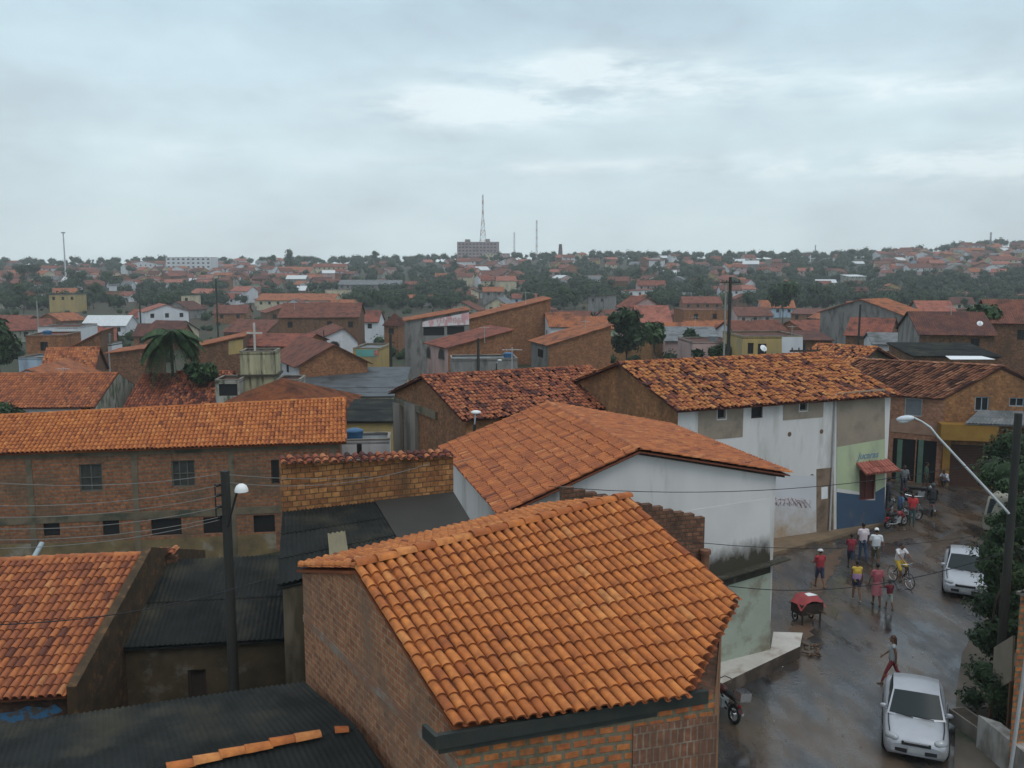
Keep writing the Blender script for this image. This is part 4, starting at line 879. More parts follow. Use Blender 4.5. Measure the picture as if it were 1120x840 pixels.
for i in range(7):
    p = Pz(rnd.uniform(876, 896), rnd.uniform(702, 717), .05); a = rnd.uniform(0, 3); mb.box((p.x, p.y, .09), rnd.uniform(.3, .7), .06, .04, a, 1)
tag(mb.build('rubble', [mat('rubble_brown', (.16, .11, .07), (.10, .07, .05), 5), m_wood]), 'heap of brown rubble and sticks at the plinth corner', 'rubble', kind='stuff')
m_cement_ = mat('grey_paper', (.38, .38, .37), rough=.9)
mb = MB()                                  # scattered litter on the wet road
for i in range(60):
    p = Pz(rnd.uniform(830, 1030), rnd.uniform(640, 830), 0); r = rnd.uniform(.012, .032)
    mb.face([(p.x + r * math.cos(a + rnd.uniform(-.3, .3)), p.y + r * math.sin(a), .03 + rnd.uniform(0, .02)) for a in (0, 1.5, 3.1, 4.6)], rnd.choice((0, 1, 1)))
tag(mb.build('litter', [m_cement_, m_wood]), 'small scraps of paper and leaves scattered over the wet road', 'litter', kind='stuff')

# ------------------------------------------------------------------ trees
def crown(blobs, n, size, r=rnd, core=True, up=.25):
    mb = MB()
    tot = sum(b[3] ** 2 for b in blobs)
    for (x, y, z, rad) in blobs:
        k = int(n * rad ** 2 / tot); base = r.uniform(.15, .8)
        for _ in range(k):
            d = V((r.gauss(0, 1), r.gauss(0, 1), r.gauss(0, .8))).normalized(); q = rad * (.62 + .45 * r.random() ** .6) * (1 + .16 * math.sin(d.x * 7 + d.z * 5 + rad))
            c = V((x, y, z)) + V((d.x * q, d.y * q, d.z * q * .85)); nrm = (d + V((r.gauss(0, .5), r.gauss(0, .5), r.gauss(up, .5)))).normalized()
            a = nrm.orthogonal().normalized(); b = nrm.cross(a); th = r.uniform(0, 6.28); a, b = a * math.cos(th) + b * math.sin(th), b * math.cos(th) - a * math.sin(th)
            s = size * r.uniform(.6, 1.3); t = min(max(base + r.gauss(0, .2), 0), 1)
            mb.face((c - a * s, c - b * s * .45 + nrm * s * .1, c + a * s, c + b * s * .45 + nrm * s * .1), 0, t)
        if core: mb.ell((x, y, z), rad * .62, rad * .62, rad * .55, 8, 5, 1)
    return mb
def trunk(h, r0, limbs, r=rnd):
    mb = MB(); top = V((r.uniform(-.3, .3), r.uniform(-.3, .3), h)); mb.tube([(0, 0, -.3), (r.uniform(-.1, .1), r.uniform(-.1, .1), h * .5), top], [r0, r0 * .75, r0 * .55], 7)
    for (x, y, z) in limbs:
        m_ = V((x, y, z)); mb.tube([top - V((0, 0, h * .15)), (top + m_) / 2 + V((0, 0, .2)), m_], [r0 * .5, r0 * .32, r0 * .1], 5)
    return mb
def tree(name, label, cat, loc, blobs, n, size, trunk_h=2, r0=.18, leaf=None, group=None, seed=1):
    rr = random.Random(seed); rt = thing(name, label, cat, loc, 0, group)
    if trunk_h: trunk(trunk_h, r0, [(b[0] * .8, b[1] * .8, b[2]) for b in blobs[:5]], rr).build('trunk', m_bark, rt, uv=False)
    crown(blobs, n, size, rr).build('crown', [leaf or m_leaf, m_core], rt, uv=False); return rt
# roadside tree at the right
tb = V((15.55, 27.9, .1)); bl = []
rr = random.Random(5)
for i in range(26):
    z = .9 + i * .215; bl.append((rr.uniform(-.42, .42) * (1.15 - i / 32), rr.uniform(-.6, .6), z, rr.uniform(.26, .5) * (1.1 - .5 * i / 25)))
tree('street_tree', 'slim dark leafy tree standing by the pole on the right pavement', 'tree', tb, bl, 7000, .075, 3.5, .12, m_leafd, seed=4)
bl = [(rr.uniform(-.8, .8), rr.uniform(-.8, .8), rr.uniform(.3, 1.6), rr.uniform(.35, .6)) for _ in range(9)]
tree('shrub', 'dark shrub with pale leaves growing below the cream board at the right', 'shrub', (14.4, 24.9, .1), bl, 2600, .07, 0, .1, m_leafd, seed=9)
bl = [(rr.uniform(-.9, .9), rr.uniform(-1.2, 1.2), rr.uniform(.6, 6.0), rr.uniform(.5, .85)) for _ in range(22)]
tree('tree', 'dense dark tree at the right edge behind the thick concrete pole', 'tree', (17.3, 30.6, .1), bl, 5200, .085, 3, .14, m_leafd, seed=37)
bl = [(rr.uniform(-1.0, 1.0), rr.uniform(-.8, .8), rr.uniform(.4, 3.4), rr.uniform(.5, .8)) for _ in range(11)]
tree('tree', 'yellow green bushy tree between the parked car and the right edge', 'tree', (20.9, 34.6, .1), bl, 3600, .095, 1.2, .1, m_leaf, seed=19)
bl = [(rr.uniform(-1.4, 1.4), rr.uniform(-1, 1), rr.uniform(1.6, 5.2), rr.uniform(.6, .95)) for _ in range(12)]
tree('tree', 'dark tree with pale flowers half hiding the cream van', 'tree', (23.6, 41.6, .1), bl, 4200, .10, 2.6, .12, m_leafd, seed=29)
def place_px(px, py_base, Y): p = PY(px, 400, Y); return V((p.x, Y, terr(p.x, Y)))
def crown_px(px0, px1, py0, py1, Y, nb, seed, zmul=1):
    rr = random.Random(seed); base = place_px((px0 + px1) / 2, 0, Y); a, b = PY(px0, py1, Y), PY(px1, py0, Y); wd = (b.x - a.x) / 2; z0, z1 = a.z - base.z, b.z - base.z; out = []
    for i in range(nb):
        r = min(wd, (z1 - z0) / 2) * rr.uniform(.42, .62); out.append((rr.uniform(-1, 1) * max(wd - r, .01), rr.uniform(-1, 1) * max(wd - r, .01), z0 + r * .8 + rr.random() ** .8 * max(z1 - z0 - 1.8 * r, .01), r))
    return base, out
for k, (x0, x1, y0, y1, Y, nb, lab, lf) in enumerate([
    (664, 708, 330, 392, 118, 12, 'round dark tree behind the long yellow brick yard wall', m_leafd),
    (200, 246, 395, 420, 78, 8, 'low green bush at the foot of the coconut palm', m_leaf),
    (-14, 26, 430, 470, 66, 7, 'dark bush at the left edge in front of the white house', m_leafd),
    (-20, 18, 340, 402, 120, 9, 'dark tree standing at the far left edge behind the roofs', m_leafd),
    (744, 766, 358, 378, 123, 5, 'small shrub beside the grey sheet roof behind the yard wall', m_leaf),
    (756, 800, 372, 392, 110, 6, 'shrub under the tall pole behind the white shop building', m_leafd),
    (1050, 1090, 332, 368, 100, 8, 'green tree just behind the dark brick house at right', m_leaf),
    (700, 735, 352, 380, 126, 5, 'bush before the yellow brown wall with a dark window', m_leaf),
    (836, 872, 300, 338, 260, 7, 'bright green tree left of the distant tree belt', m_leaf)]):
    b, bl = crown_px(x0, x1, y0, y1, Y, nb, 40 + k); tree('tree' if y1 - y0 > 30 else 'shrub', lab, 'tree' if y1 - y0 > 30 else 'shrub', b, bl, 900, .0042 * Y + .06, max(.5, bl[0][2] * .5), .16, lf, seed=60 + k)
# coconut palm
def palm(label, px, pyc, Y, span, n=44, seed=3):
    rr = random.Random(seed); p = PY(px, pyc, Y); b = V((p.x, Y, terr(p.x, Y))); h = p.z - b.z; rt = thing('coconut_palm', label, 'palm', b)
    mb = MB(); mb.tube([(.3, 0, -.3), (.1, 0, h * .5), (0, 0, h)], [.2, .15, .12], 8); mb.build('trunk', m_bark, rt, uv=False)
    for i in range(n):
        a = 2 * math.pi * i / n + rr.uniform(-.2, .2); el = rr.uniform(-.7, 1.2); L = span * rr.uniform(.85, 1.1); mb = MB(); pts = []
        d = V((math.cos(a), math.sin(a), 0)); 
        for s in range(9):
            t = s / 8; pts.append(V((0, 0, h)) + d * L * (t * math.cos(el * (1 - t * .5))) + V((0, 0, L * (math.sin(el) * t - 1.05 * t * t))))
        mb.tube(pts, [.04 - .004 * s for s in range(9)], 4, 0, .4); sd = d.cross(V((0, 0, 1)))
        for s in range(1, 9):
            for sub in (0, .33, .66):
                c = pts[s - 1].lerp(pts[s], sub); ll = L * .34 * math.sin(math.pi * (.12 + .8 * (s - 1 + sub) / 8))
                for sg in (1, -1):
                    tip = c + sd * sg * ll * .8 + d * ll * .35 - V((0, 0, ll * .55)); mb.face((c, c + d * .2, tip + d * .06, tip), 0, rr.uniform(.2, .85))
        mb.build('frond', m_leaf, rt, uv=False)
    return rt
palm('tall dark coconut palm with drooping fronds left of the white cross tower', 186, 366, 80, 2.7)

# ------------------------------------------------------------------ mid-distance houses, each placed by its eave corner
def WIN(*b): return lambda h: [h.open('front', x, 'window') for x in b]
MID = [
 # name, label, pxL, pxR, py, Y, ang, W, kwargs, openings
 ('white_house', 'long low white house with brown orange roof and stained white right gable, far left', -60, 106, 445, 72, 3, 10, dict(rise=2.0, wall='white', walls={'right': 'ruin'}, roofm=m_tmid, tile=(.24, .42, dict(res=3, jit=.03, pan=.4, tf=lambda i, j, u, v: min(max(rnd.gauss(.45, .2), 0), 1))), side=-.05, over=.35), [('front', (88, 446, 99, 452))]),
 ('row_house', 'low house with plain dull orange roof right of the stained white gable', 139, 177, 444, 76, 2, 9, dict(rise=2.1, wall='brick', roofm=m_tdrk, tile=(.24, .42, dict(res=3, jit=.03, pan=.3, tf=lambda i, j, u, v: min(max(rnd.gauss(.55, .15), 0), 1))), over=.3), []),
 ('row_house', 'low house with dark mottled red roof directly under the coconut palm', 178, 238, 444, 75, 2, 9, dict(rise=2.3, wall='ruin', roofm=m_tdrk, tile=(.24, .42, dict(res=3, mess=.6, tf=oldtf(dark=.5, hi=.8))), over=.3), []),
 ('hip_roof_house', 'house with orange pyramid roof peeking over the long brick house', 208, 368, 400, 60, 4, 13, dict(z=2.7, roof='hip', rise=2.2, wall='cream', roofm='orange', over=.4), []),
 ('gable_house', 'small house with white front gable triangle and orange roof at far left', -6, 68, 420, 86, 6, 10, dict(roof='across', rise=1.35, wall='white', roofm='orange', over=.5), []),
 ('tile_roof_house', 'house with sloping mottled orange roof behind the small white gable', 44, 100, 413, 97, 14, 9, dict(rise=2.7, wall='brick', walls={'right': 'oldbrick'}, roofm=m_tmid, tile=(.26, .46, dict(res=3, mess=.4, tf=oldtf(dark=.2))), over=.3), []),
 ('brick_block', 'square unplastered brick block with flat top near the left edge', 28, 71, 367, 112, 8, 6, dict(roof='flat', wall='brick', roofm='brown'), []),
 ('low_house', 'low house with long pale blue white wall in front of the square brick block', 20, 62, 391, 103, -4, 4, dict(roof='flat', wall='blue', roofm='grey'), []),
 ('white_building', 'flat white building behind the square brick block', 41, 84, 358, 135, 4, 8, dict(roof='flat', wall='white', roofm='dark'), []),
 ('lean_to_house', 'brick house with one steep orange slope right of the square brick block', 74, 111, 381, 106, 12, 7, dict(roof='mono_u', py2=363, wall='oldbrick', roofm='orange', over=.3), []),
 ('white_hut', 'small white rendered hut under the grey water tank', 110, 122, 376, 110, 0, 3, dict(roof='flat', wall='white', roofm='grey'), []),
 ('shed', 'dark shed with bright orange roof edge left of the palm', 120, 168, 386, 94, 10, 6, dict(roof='mono_u', py2=380, wall='oldbrick', roofm='orange', over=.5), []),
 ('brick_house', 'brick house with yellow patch and rising roof edge right of the palm', 206, 266, 381, 95, 10, 8, dict(roof='mono_u', py2=368, wall='oldbrick', roofm='orange', over=.3), []),
 ('tile_roof_house', 'long brown roofed house right behind the white cross', 262, 330, 378, 100, -6, 9, dict(rise=1.0, wall='brick', roofm='red', over=.3), []),
 ('gable_house', 'dark brown roofed house with brick gable and two slit windows in a white side wall', 327, 402, 399, 84, 26, 11, dict(roof='across', rise=1.75, wall='brick', walls={'left': 'white'}, roofm='brown', over=.5, side=.3), [('left', (304, 396, 308, 407)), ('left', (313, 396, 316, 408))]),
 ('shed', 'long shed with wide grey corrugated roof in front of the brick gable', 328, 440, 425, 80, 3, 9, dict(roof='mono_back', rise=.75, wall='cream', roofm=m_fibg, over=.2), []),
 ('shed', 'narrow lower shed with dark corrugated roof below the wide grey roof', 330, 428, 435, 76, 2, 3.2, dict(roof='mono_back', rise=.25, wall='cream', roofm=m_fibg, over=.1), []),
 ('shed', 'dark flat shed littered with pale scraps behind the blue water tank', 374, 430, 462, 61, 2, 8, dict(roof='mono_back', rise=.30, wall='yellow', roofm=m_fib, over=.2), []),
 ('yard_wall_house', 'low white rendered annex with dark doorway beneath the blue water tank', 372, 426, 482, 55, 6, 2.4, dict(roof='flat', wall='white', roofm='grey'), [('front', (390, 485, 396, 500))]),
 ('white_house', 'white house with curved looking gable and arched window beyond the sheds', 340, 391, 374, 112, 20, 9, dict(roof='across', rise=1.6, pk=.72, wall='white', walls={'right': 'ruin'}, roofm='brown', over=.1), [('front', (360, 372, 371, 382), 'arch')]),
 ('tile_roof_house', 'wide low house with brown red roof above the white curved gable', 305, 392, 347, 165, 4, 12, dict(rise=2.3, wall='oldbrick', roofm='brown'), []),
 ('shop', 'small shop with yellow and turquoise painted front near the dark pole', 386, 415, 381, 96, -4, 6, dict(roof='flat', wall='yellow', roofm='grey'), []),
 ('terrace_house', 'terrace house with red and white banner under its rising orange roof', 444, 513, 351, 112, 8, 7, dict(roof='mono_u', py2=339, wall='grey', roofm='orange', over=.3), [('front', (463, 358, 486, 367), 'hole'), ('front', (489, 357, 508, 366), 'hole')]),
 ('brick_hall', 'tall bare brick hall with one high sloping orange roof in the centre', 513, 602, 349, 126, 6, 9, dict(roof='mono_u', py2=327, wall='brick', roofm='orange', over=.3), []),
 ('pink_house', 'house with pink end wall, two dark arched windows and long brick side', 490, 560, 380, 97, 24, 7, dict(roof='mono_u', py2=361, wall='brick', walls={'left': 'pink'}, roofm='red', over=.4, side=.3), [('left', (466, 379, 471, 392), 'arch'), ('left', (480, 381, 486, 393), 'arch')]),
 ('annex', 'grey flat annex in front of the brick side of the pink ended house', 494, 566, 393, 90, 6, 4, dict(roof='flat', wall='grey', roofm='grey'), []),
 ('brick_house', 'bare brick house with rising roof and grey end, right of the tall brick hall', 600, 668, 377, 108, 16, 7, dict(roof='mono_u', py2=356, wall='brick', walls={'left': 'grey'}, roofm='orange', over=.4, side=.3), [('left', (588, 381, 594, 392))]),
 ('low_house', 'small white walled house with orange roof between the two brick halls', 602, 630, 357, 122, 6, 8, dict(rise=1.6, wall='white', roofm='orange'), []),
 ('brick_yard', 'long yellow brick yard building with black coping behind the white shop building', 668, 756, 372, 132, 2, 7, dict(roof='flat', wall=brick('yellow_brick', (.36, .20, .085), (.27, .14, .06), (.2, .13, .08), .22, .14, .012, (.13, .08, .04)), roofm='dark'), []),
 ('low_house', 'low house with grey corrugated roof right of the round dark tree', 728, 790, 373, 128, -4, 10, dict(roof='mono_back', rise=1.3, wall='pink', roofm='grey'), []),
 ('low_house', 'dull pink walled house below the tall utility pole', 757, 806, 374, 112, 4, 7, dict(roof='flat', wall='pink', roofm='dark'), []),
 ('gable_house', 'small red gabled house topmost above the round dark tree', 690, 724, 337, 185, 10, 10, dict(roof='across', rise=2.2, wall='pink', roofm='red'), []),
 ('tile_roof_house', 'pinkish roofed house with dark door right of the round dark tree', 698, 734, 352, 152, 0, 9, dict(rise=2.5, wall='yellow', roofm='pink'), [('front', (709, 355, 715, 366))]),
 ('brick_house', 'long brick house with flat red top left of the tall utility pole', 748, 796, 339, 190, 2, 10, dict(roof='flat', wall='brick', roofm='red'), []),
 ('yellow_house', 'yellow and white house with satellite dish behind the blackened orange roof', 812, 878, 368, 104, 3, 8, dict(roof='flat', wall='yellow', roofm='dark'), [('front', (818, 375, 824, 387)), ('front', (829, 376, 838, 388))]),
 ('low_house', 'dark low house right beside the yellow and white house', 880, 910, 372, 106, -6, 8, dict(roof='mono_back', rise=.5, wall='oldbrick', roofm='dark'), []),
 ('two_storey_house', 'two storey house with orange front and long grey side wall, upper right', 989, 1015, 345, 125, 38, 13, dict(rise=2.0, wall='ochre', walls={'left': 'grey'}, roofm='orange', over=.5), [('front', (999, 347, 1005, 362))]),
 ('dark_house', 'dark weathered brick house with near black roof at the right', 1006, 1088, 364, 92, -10, 9, dict(rise=1.9, wall='oldbrick', walls={'left': 'grey'}, roofm='dark', over=.5), [('front', (1062, 370, 1071, 380))]),
 ('brick_house', 'brown brick house with pale ridge cut by the right edge, beyond the shops', 1086, 1150, 352, 98, -14, 9, dict(rise=2.2, wall='oldbrick', roofm='brown', over=.4), []),
 ('low_house', 'low house with dark sheet roof and white tarpaulin at the right', 1000, 1092, 390, 76, -6, 7, dict(roof='mono_back', rise=.5, wall='oldbrick', roofm=m_fib, over=.2), []),
 ('tile_roof_house', 'low red roofed house left of the orange and grey two storey house', 925, 972, 366, 118, -30, 9, dict(rise=2.0, wall='oldbrick', roofm='red'), []),
 ('low_house', 'low grey roofed house under the orange and grey two storey house', 955, 1004, 376, 104, -14, 8, dict(rise=1.0, wall='white', roofm='grey'), []),
 ('tile_roof_house', 'small pink roofed house right of the orange and grey two storey house', 1010, 1048, 346, 140, -6, 9, dict(rise=2.2, wall='grey', roofm='pink'), []),
]
roofs_ok = lambda kw: kw.get('roof') not in ('hip',)
for (nm, lab, a, b, py, Y, ang, W, kw, ops) in MID:
    h = hpx(nm, lab, a, b, py, Y, ang, W, **kw)
    for o in ops: h.open(*o)
    if not ops and h.L > 3 and 'mono' not in kw.get('roof', '') and h.z - h.b > 2.4 and roofs_ok(kw):
        n = max(1, int(h.L / 3.4))
        for i in range(n):
            s0 = h.L * (i + .5 + rnd.uniform(-.2, .2)) / n
            if rnd.random() < .75: h.opens('front', s0 - .45, s0 + .45, h.z - 1.9, h.z - .8, 'window')
        if 'flat' != kw.get('roof') and h.W > 5: h.opens('right', h.W * .4, h.W * .4 + .9, h.z - 1.8, h.z - .7, 'window'); h.opens('left', h.W * .5, h.W * .5 + .9, h.z - 1.8, h.z - .7, 'window')
    h.build(); h.pixel = (a, b, py)
byl = {h.label: h for h in HAND}
def find(s): return next(h for h in HAND if s in h.label)
h = find('yellow patch'); h.panel('render_patch', 'front', [(250, 373), (266, 371), (266, 386), (250, 388)], WALLS['yellow'], .02)
h = find('yellow and turquoise'); h.panel('painted_sign', 'front', [(389, 382.5), (413, 382), (413, 390), (390, 390)], mat('turquoise_paint', (.13, .36, .34), (.11, .30, .26), 1), .03); h.panel('red_emblem', 'front', [(409, 383), (414, 383), (414, 389), (409, 389)], mat('red_paint_faded', (.35, .10, .08), (.5, .3, .25), 3), .05)
h = find('yellow and white house'); h.panel('white_wall', 'front', [(855, 368.5), (878, 368.5), (878, 400), (855, 400)], WALLS['white'], .02)
h = find('red and white banner')
bn = h.panel('banner', 'front', [(462, 352), (513, 341.5), (513, 355), (462, 357.5)], mat('banner_cloth', (.62, .58, .58), (.56, .30, .32), .9, .8, lo=.48, hi=.56, stretch=(1.6, 1, .5)), .12)
signtext('VENDE-SE', h, 'front', 492, 350.5, .8, mat('banner_red_letters', (.48, .20, .22), (.56, .42, .42), 2.5), name='lettering', shear=0, out=.14)
h = find('wide grey corrugated')
p = PY(1062, 392, 72); mb = MB(); slab(mb, p + V((-1.6, .9, .12)), p + V((1.3, .9, .1)), p + V((-1.9, -.6, 0)), p + V((1.6, -.6, 0)), .04); tag(mb.build('tarpaulin', m_whitep, None, p), 'white tarpaulin spread on the dark sheet roof at the right', 'tarpaulin')

m_cross = mat('greyed_white_paint', (.48, .47, .43), (.36, .35, .32), 3)
# --- tower with the white cross
p = PY(262, 385, 73); q = PY(300, 385, 73); bz = terr(p.x, 73) - .2
T1 = House('cross_tower', 'square yellow stained tower block carrying the white cross', (p.x, 73), 6, q.x - p.x, 2.8, p.z, base=bz, roof='flat', wall=mat('stained_yellow_plaster', (.44, .40, .25), (.26, .25, .17), 1.5, .9, col3=(.10, .10, .07), scale3=1.3, lo3=.48, hi3=.62, stretch=(1.5, 1.5, .2)), roofm='dark', cat='tower'); HAND.append(T1); T1.build()
mb = MB()
for f in ('front', 'left', 'right'):
    o, dr, L = T1.org[f]; z = T1.px('front', 280, 412)[1]; mb.obox(V((*o.xy, z)) + T1.nrm[f] * .003, dr * L, T1.nrm[f] * .2, (0, 0, .18))
mb.build('ledge', m_moss, T1.root, T1.base)
T2 = hpx('side_block', 'low mouldy annex with open frames left of the yellow stained tower', 235, 262, 416, 71, 4, 3, roof='flat', wall='ruin', roofm='dark'); T2.open('front', (239, 420, 260, 433), 'hole'); T2.build()
T3 = hpx('side_block', 'low mouldy annex right of the yellow stained tower', 302, 328, 416, 72, 4, 3, roof='flat', wall='ruin', roofm='dark'); T3.open('front', (305, 419, 324, 424), 'hole'); T3.build()
c = PY(279, 386, 74); t = PY(278, 353, 74); rt = thing('cross', 'plain white cross standing on the yellow stained tower', 'cross', c); mb = MB(); hh = t.z - c.z; mb.box((0, 0, hh / 2 - .1), .15, .12, hh + .2); mb.build('shaft', m_cross, rt); mb = MB(); mb.box((0, 0, hh * .66), 1.25, .11, .14); mb.build('crossbar', m_cross, rt)
# water tanks
def tank(label, px, py0, py1, Y, wpx, m):
    a, b = PY(px, py1, Y), PY(px, py0, Y); r = wpx / 2000 * Y; h_ = b.z - a.z; rt = thing('water_tank', label, 'water tank', a); mb = MB()
    prof = [(r * .86, 0), (r * .98, h_ * .5), (r, h_ * .78)]; mb.grid([[V((q * math.cos(k * .393), q * math.sin(k * .393), z)) for k in range(16)] for q, z in prof], close=True); mb.face([(r * .86 * math.cos(-k * .393), r * .86 * math.sin(-k * .393), 0) for k in range(16)]); mb.build('body', m, rt)
    mb = MB(); mb.grid([[V((q * math.cos(k * .393), q * math.sin(k * .393), z)) for k in range(16)] for q, z in [(r * 1.06, h_ * .74), (r * 1.06, h_ * .82), (r * .6, h_ * .95), (.02, h_)]], close=True); mb.build('lid', m, rt)
tank('round blue water tank on the white annex behind the party wall', 388, 468, 482.4, 56.2, 19, paint('tank_blue', (.035, .11, .22), .5)); tank('small grey water tank on the white hut at left', 115.5, 363, 376, 111, 11, paint('tank_grey', (.20, .23, .25)))
# dish, aerials
def dish(label, px, py, Y, r, az=160):
    p = PY(px, py, Y); rt = thing('satellite_dish', label, 'satellite dish', p, R(az)); mb = MB(); rows = []
    for i in range(5): q = r * i / 4; rows.append([V((q * math.cos(k * .524), -.25 * q * q / r - .05, q * math.sin(k * .524))) for k in range(12)])
    M3 = Matrix.Rotation(R(35), 3, 'X'); mb.grid([[M3 @ v for v in rw] for rw in rows], close=True); mb.build('reflector', m_whitep, rt, uv=False); mb = MB(); mb.tube([(0, 0, -.05), (0, .02, -r * 1.35)], .03, 6); mb.build('mast', m_metal, rt)
    mb = MB(); mb.tube([(0, 0, 0), M3 @ V((0, r * .9, .0))], .02, 5); mb.build('feed_arm', m_metal, rt)
dish('white satellite dish on the front of the yellow and white house', 836, 380, 101, .42, 200)
dish('small white dish on the dark house roof at the right', 1072, 353, 88, .28)
# small street lamps seen among the roofs
def lamp_post(label, px, pyt, pyb, Y, side=1):
    a, b = PY(px, pyb, Y), PY(px, pyt, Y); rt = thing('street_lamp', label, 'street lamp', (a.x, a.y, min(a.z, terr(a.x, a.y)))); z0 = rt.location.z; H_ = b.z - z0
    mb = MB(); mb.tube([(0, 0, 0), (0, 0, H_ * .93)], [.09, .06], 8); mb.build('pole', m_dmetal, rt); mb = MB(); mb.tube([(0, 0, H_ * .92), (side * .25, 0, H_)], .035, 6); mb.build('arm', m_metal, rt)
    mb = MB(); mb.ell((side * .32, 0, H_), .22, .14, .09, 10, 6); mb.build('lamp_head', m_whitep, rt)
lamp_post('small street lamp poking up before the mottled red roof', 519, 451, 475, 37.5, 0.2); lamp_post('small street lamp beside the grey flat annex', 543, 394, 405, 88, 1)

# television aerials and roof tanks among the middle roofs
def aerial(label, px, py, Y, h_=1.6):
    b = PY(px, py, Y); rt = thing('tv_antenna', label, 'antenna', b - V((0, 0, .5))); mb = MB(); mb.tube([(0, 0, 0), (0, 0, h_ + .5)], .03, 5); mb.build('mast', m_metal, rt); mb = MB(); mb.tube([(-.55, 0, h_ + .35), (.55, 0, h_ + .35)], .018, 4)
    for k in range(6): x = -.5 + k * .2; mb.tube([(x, -.35 + .03 * k, h_ + .35), (x, .35 - .03 * k, h_ + .35)], .013, 4)
    mb.build('elements', m_metal, rt)
for lab, x, y, Y in (('antenna on the wide brown red roof left of the white curved gable', 322, 338, 168), ('antenna standing on the roof of the pink ended house', 530, 370, 98), ('antenna on top of the tall brick hall', 575, 334, 128), ('antenna on the yellow and white house', 866, 368, 106), ('antenna above the dark weathered brick house', 1040, 348, 95), ('antenna on the long low white house at far left', 70, 418, 78), ('antenna on the mottled red roof with pilasters', 560, 405, 51), ('antenna behind the brick gable with slit windows', 372, 386, 90), ('antenna on the brick house right of the tall brick hall', 640, 362, 112), ('antenna on the low house with grey roof beside the round dark tree', 760, 360, 134)):
    aerial(lab, x, y, Y, 1.3 + (Y > 120) * .6)
tank('blue water tank on the flat top of the square brick block', 52, 361, 367, 114, 9, MATS['tank_blue']); tank('blue water tank above the grey flat annex', 556, 385, 393, 92, 11, MATS['tank_blue']); tank('grey water tank on the dull pink walled house', 780, 366, 374, 115, 10, MATS['tank_grey'])

# ------------------------------------------------------------------ poles and wires
def pole(label, px, pyt, Y, r0=.13, arms=0, h=None, m=None, name='utility_pole'):
    t = PY(px, pyt, Y); g_ = terr(t.x, Y); rt = thing(name, label, 'pole', (t.x, Y, g_)); H_ = t.z - g_; mb = MB(); mb.tube([(0, 0, -.3), (0, 0, H_)], [r0 * 1.15, r0 * .85], 10); mb.build('pole_shaft', m or m_pole, rt)
    for k in range(arms):
        z = H_ - .5 - k * .9; mb = MB(); mb.box((0, -.12, z), 2.0, .1, .12, R(8)); mb.build('crossarm', m_dwood, rt)
        for x in (-.85, -.4, .4, .85): mb = MB(); mb.tube([(x, -.12 + x * .14, z + .06), (x, -.12 + x * .14, z + .22)], [.05, .035], 7); mb.build('insulator', m_dmetal, rt)
    return rt, H_
LP, LH = pole('thick tarred wooden pole with a white lamp in front of the long brick house', 246, 515, 22.2, .128, 0)
mb = MB(); sh = PY(264, 535, 22.0) - LP.location; mb.tube([(.05, -.12, sh.z - .95), (sh.x - .14, sh.y + .02, sh.z - .15), (sh.x - .03, sh.y, sh.z + .08)], .028, 7); mb.build('lamp_arm', m_dmetal, LP)
mb = MB(); rows = [[V(sh) + V((q * math.cos(k * .524), q * math.sin(k * .524), z)) for k in range(12)] for q, z in ((.17, -.06), (.165, 0), (.13, .08), (.06, .13), (.01, .14))]; mb.grid(rows, close=True); mb.build('lamp_shade', m_whitep, LP)
for z in (.35, .6, .9, 1.15):
    mb = MB(); mb.tube([(-.2, -.12, LH - z), (-.12, 0, LH - z)], .035, 6); mb.build('insulator', m_dmetal, LP)
mb = MB(); mb.tube([(-.22, -.13, LH - .3), (-.22, -.13, LH - 1.3)], .018, 5); mb.build('bracket', m_dmetal, LP)
RP, RH = pole('dark thick concrete pole carrying a long grey lamp arm at the right', 1114, 452, 25.0, .12, 0)
t0 = PY(1104, 562, 24.95) - RP.location; t1 = PY(1026, 478, 26.2) - RP.location; t2 = PY(1008, 461, 26.5) - RP.location; t3 = PY(1000, 457, 26.6) - RP.location
mb = MB(); mb.tube([t0, t0.lerp(t1, .5), t1, (t1 + t2) / 2 + V((.02, 0, .05)), t2, t3], [.042, .038, .034, .032, .03, .03], 8); mb.build('lamp_arm', m_metal, RP)
t4 = PY(981, 459, 26.9) - RP.location; d = (t4 - t3); mb = MB(); M3 = Matrix((d.normalized(), d.cross(V((0, 0, 1))).normalized(), d.cross(V((0, 0, 1))).normalized().cross(d.normalized()))).transposed(); mb.ell((t3 + t4) / 2, d.length * .54, .14, .10, 12, 8, M3=M3); mb.build('lamp_head', mat('lamp_grey', (.52, .56, .60), (.45, .48, .52), 3, .45), RP)
t5 = PY(985, 462, 26.85) - RP.location; mb = MB(); mb.ell(((t3 + t4) / 2) + V((-.04, 0, -.07)), d.length * .33, .10, .07, 10, 6, M3=M3); mb.build('lamp_lens', mat('lamp_lens', (.5, .52, .52), rough=.2), RP)
POLES = [('thin dark pole standing among the roofs left of the palm', 236, 305, 190, .17, 0), ('tall utility pole with paler twin beside it, centre right', 799, 303, 88, .17, 1), ('pale thin twin pole beside the tall utility pole', 794, 312, 92, .09, 0),
         ('dark pole beside the yellow shop', 427, 365, 92, .16, 0), ('dark pole before the brick side of the pink ended house', 523, 370, 90, .15, 0), ('thin dark pole left of the orange and grey two storey house', 941, 333, 110, .13, 0),
         ('short pole with cross arms rising behind the blackened orange roof', 880, 375, 58, .10, 1), ('pale bare post on the grassy slope at far left', 40, 329, 170, .13, 0), ('thin dark mast amid the roofs upper left', 152, 318, 230, .2, 0), ('slim pole right of the white curved gable', 354, 361, 105, .07, 0)]
